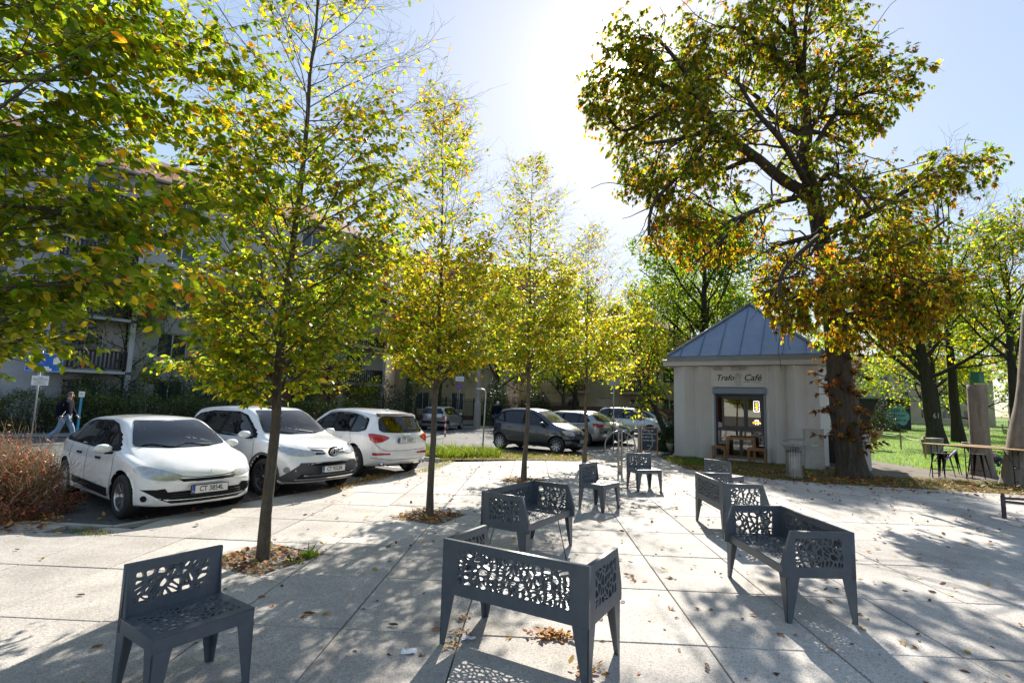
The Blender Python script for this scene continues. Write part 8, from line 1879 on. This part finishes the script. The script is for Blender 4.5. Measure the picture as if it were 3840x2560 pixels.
for c in FC: protos[c] = [curl_leaf(FC[c], hash(c) % 97+i if False else len(c)*7+i, 'oval' if i < 2 else 'hand') for i in range(4)]
boxes = []
def blocked(x, y): return False
n_obj = 0; P = []
# density: more towards the right and below the chestnut, thinner on the left
for k in range(5600):
    x = lr.uniform(-7, 13); y = lr.uniform(1.9, 14.8)
    d = .22+.5*np.exp(-((y-13)/3.2)**2)+.18*(x > .5)-.16*(x < -3)
    if lr.random() > d or not inside((x, y), plaza_poly): continue
    P.append((x, y))
P.sort(key=lambda q: math.hypot(*q)); near = P[:200]; rest_ = P[200:]
LG = 'dry leaves scattered over the slabs'
for x, y in near:
    c = ['yellow', 'orange', 'brown', 'dark brown'][int(lr.choice(4, p=(.2, .24, .36, .2)))]; me = protos[c][int(lr.integers(4))]
    o = bpy.data.objects.new('fallen_leaf', me); C.objects.link(o); s = float(np.exp(lr.normal(0, .38)))*.062; o.location = (x, y, .002); o.rotation_euler = (0, 0, lr.uniform(0, 6.3)); o.scale = (s, s, s*.8)
    props(o, 'small curled %s leaf lying on the slabs, one of many' % c, 'leaf', LG)
def leaf_litter(name, pts, size, cols, pal, z=.004, kind='stuff', parent=None):
    n = len(pts); a = lr.random(n)*2*PI; D = np.stack([np.cos(a), np.sin(a), lr.normal(0, .25, n)], 1); Nn = nrm(np.stack([lr.normal(0, .35, n), lr.normal(0, .35, n), np.ones(n)], 1)); L = size*np.exp(lr.normal(0, .3, n)); Cc = np.concatenate([pts[:, :2], (pts[:, 2:3] if pts.shape[1] > 2 else np.full((n, 1), z))], 1); Cc[:, 2] += np.abs(D[:, 2])*L*.5+.006+lr.random(n)*.01
    v, f, cc = leaves(Cc, D, Nn, L, L*.5, palette(cols, pal, n, lr, .2), .5, -.12); o = link_mesh(name, np_mesh(name, v, f, cc), m_lf, parent); o['kind'] = kind; return o
cl_ = list(FC.values())
leaf_litter('scattered_leaves', np.array(rest_), .06, cl_, (.15, .25, .4, .2))
leaf_litter('scattered_leaves', scatter(PE+[(24, 9.6), (13, 12.9), (9.9, 14.6), (6.0, 16.4), (5.2, 17)], 2600, lr, -.005), .085, cl_, (.12, .3, .4, .18))
leaf_litter('scattered_leaves', scatter([(4.6, 14.6), (5.6, 13.2), (7.5, 12.0), (9.6, 11.6), (24, 7.4), (24, 8.9), (11.8, 11.75), (9.6, 12.35), (7.7, 12.75), (6.1, 13.75), (5.2, 15.0)], 800, lr, .002), .08, cl_, (.1, .3, .4, .2))
leaf_litter('scattered_leaves', scatter(SP, 220, lr, .004), .06, cl_, (.15, .3, .35, .2)); leaf_litter('scattered_leaves', scatter(ISL, 900, lr, .02), .06, cl_, (.15, .35, .35, .15))
leaf_litter('scattered_leaves', scatter([(-7.6, 6.2), (-5.7, 6.5), (-5.9, 7.3), (-7.5, 7.9)], 700, lr, .004), .055, cl_, (.25, .4, .25, .1))
leaf_litter('scattered_leaves', scatter([(-5.2, 7.2), (-4.4, 8.6), (-3.4, 10.4), (-2.8, 12.2), (-3.3, 12.4), (-4.1, 10.6), (-5.8, 7.4)], 300, lr, -.04), .055, cl_, (.25, .4, .25, .1)); leaf_litter('scattered_leaves', scatter([(-3.6, 10.1), (-3.1, 10.1), (-2.5, 12.4), (-2.9, 12.6)], 380, lr, .006), .05, cl_, (.3, .4, .2, .1))
for i, p in enumerate(PITS):
    pts = scatter(p, 1500, lr, -.008); n = len(pts)
    # chips and pebbles: small tilted octahedra
    s = .011*np.exp(lr.normal(0, .35, n)); O = np.array([[1, 0, 0], [-1, 0, 0], [0, 1, 0], [0, -1, 0], [0, 0, .6], [0, 0, -.6]])*1.; a = lr.random(n)*6.3; ca, sa = np.cos(a), np.sin(a)
    X = O[None, :, 0]*1.5*ca[:, None]-O[None, :, 1]*sa[:, None]; Y = O[None, :, 0]*1.5*sa[:, None]+O[None, :, 1]*ca[:, None]; V = np.stack([X, Y, np.repeat(O[None, :, 2], n, 0)], -1)*s[:, None, None]+pts[:, None, :]; b = np.arange(n)[:, None]*6
    F = np.concatenate([b+[q] for q in ([0, 2, 4], [2, 1, 4], [1, 3, 4], [3, 0, 4])]); col = palette([(.30, .26, .21), (.2, .16, .12), (.12, .09, .06), (.42, .38, .33)], (.3, .3, .25, .15), n, lr)
    o = link_mesh('mulch_pebbles', np_mesh('mulch_pebbles', V.reshape(-1, 3), [F], np.repeat(col, 6, 0)), m_lf); o['kind'] = 'stuff'
    leaf_litter('pit_leaves', scatter(p, 330 if i else 240, lr, .0), .055, cl_, (.35, .35, .2, .1))
tuft = np.zeros((60, 3)); g_ = G(707, 1279); tuft[:, 0] = g_.x+lr.normal(0, .035, 60); tuft[:, 1] = g_.y+lr.normal(0, .03, 60); blades('weed_tuft', tuft, .09, lr, [(.10, .2, .02), LIM], (.6, .4), .022, None, .8)
g_ = G(628, 1292); tuft[:, 0] = g_.x+.2+lr.normal(0, .05, 60); tuft[:, 1] = g_.y+lr.normal(0, .03, 60); blades('weed_tuft', tuft[:40], .06, lr, [(.05, .1, .02), LIM], (.7, .3), .015, None, .8)
g_ = G(1273, 1463); pts = np.stack([g_.x+lr.normal(0, .075, 230), g_.y+lr.normal(0, .03, 230), lr.random(230)*.02], 1); o = leaf_litter('leaf_pile', pts, .034, [(.45, .2, .03), (.3, .1, .02), (.5, .3, .05), (.12, .05, .02)], (.35, .25, .25, .15)); props(o, 'bright orange heap of wet leaves under the front bench', 'leaf pile')
for (x, y, s, n_) in ((1060, 1455, .05, 26), (1045, 1485, .04, 16), (1065, 1420, .03, 12), (1350, 1545, .05, 40)):
    g_ = G(x, y); pts = np.stack([g_.x+lr.normal(0, s, n_), g_.y+lr.normal(0, s*.7, n_), lr.random(n_)*.01], 1); leaf_litter('leaf_clump', pts, .034, cl_, (.2, .35, .3, .15))
for (x, y), lab in (((940, 1499), 'crumpled white tissue on the slabs left of the front bench'), ((1076, 1468), 'small scrap of white tissue beside the left leg of the front bench')):
    g_ = G(x, y); r = random.Random(x); n = 5; vs = [Vector(((i-2)*.026+r.uniform(-.01, .01), (j-1.5)*.02+r.uniform(-.008, .008), .004+r.uniform(0, .028))) for i in range(n) for j in range(4)]
    q = MB(); q.add(vs, [(i*4+j, i*4+j+1, i*4+j+5, i*4+j+4) for i in range(n-1) for j in range(3)]); o = q.build('paper_tissue', mat('tissue', (.75, .75, .78), .9, var=.02), None, loc=(g_.x, g_.y, 0)); props(o, lab, 'tissue')
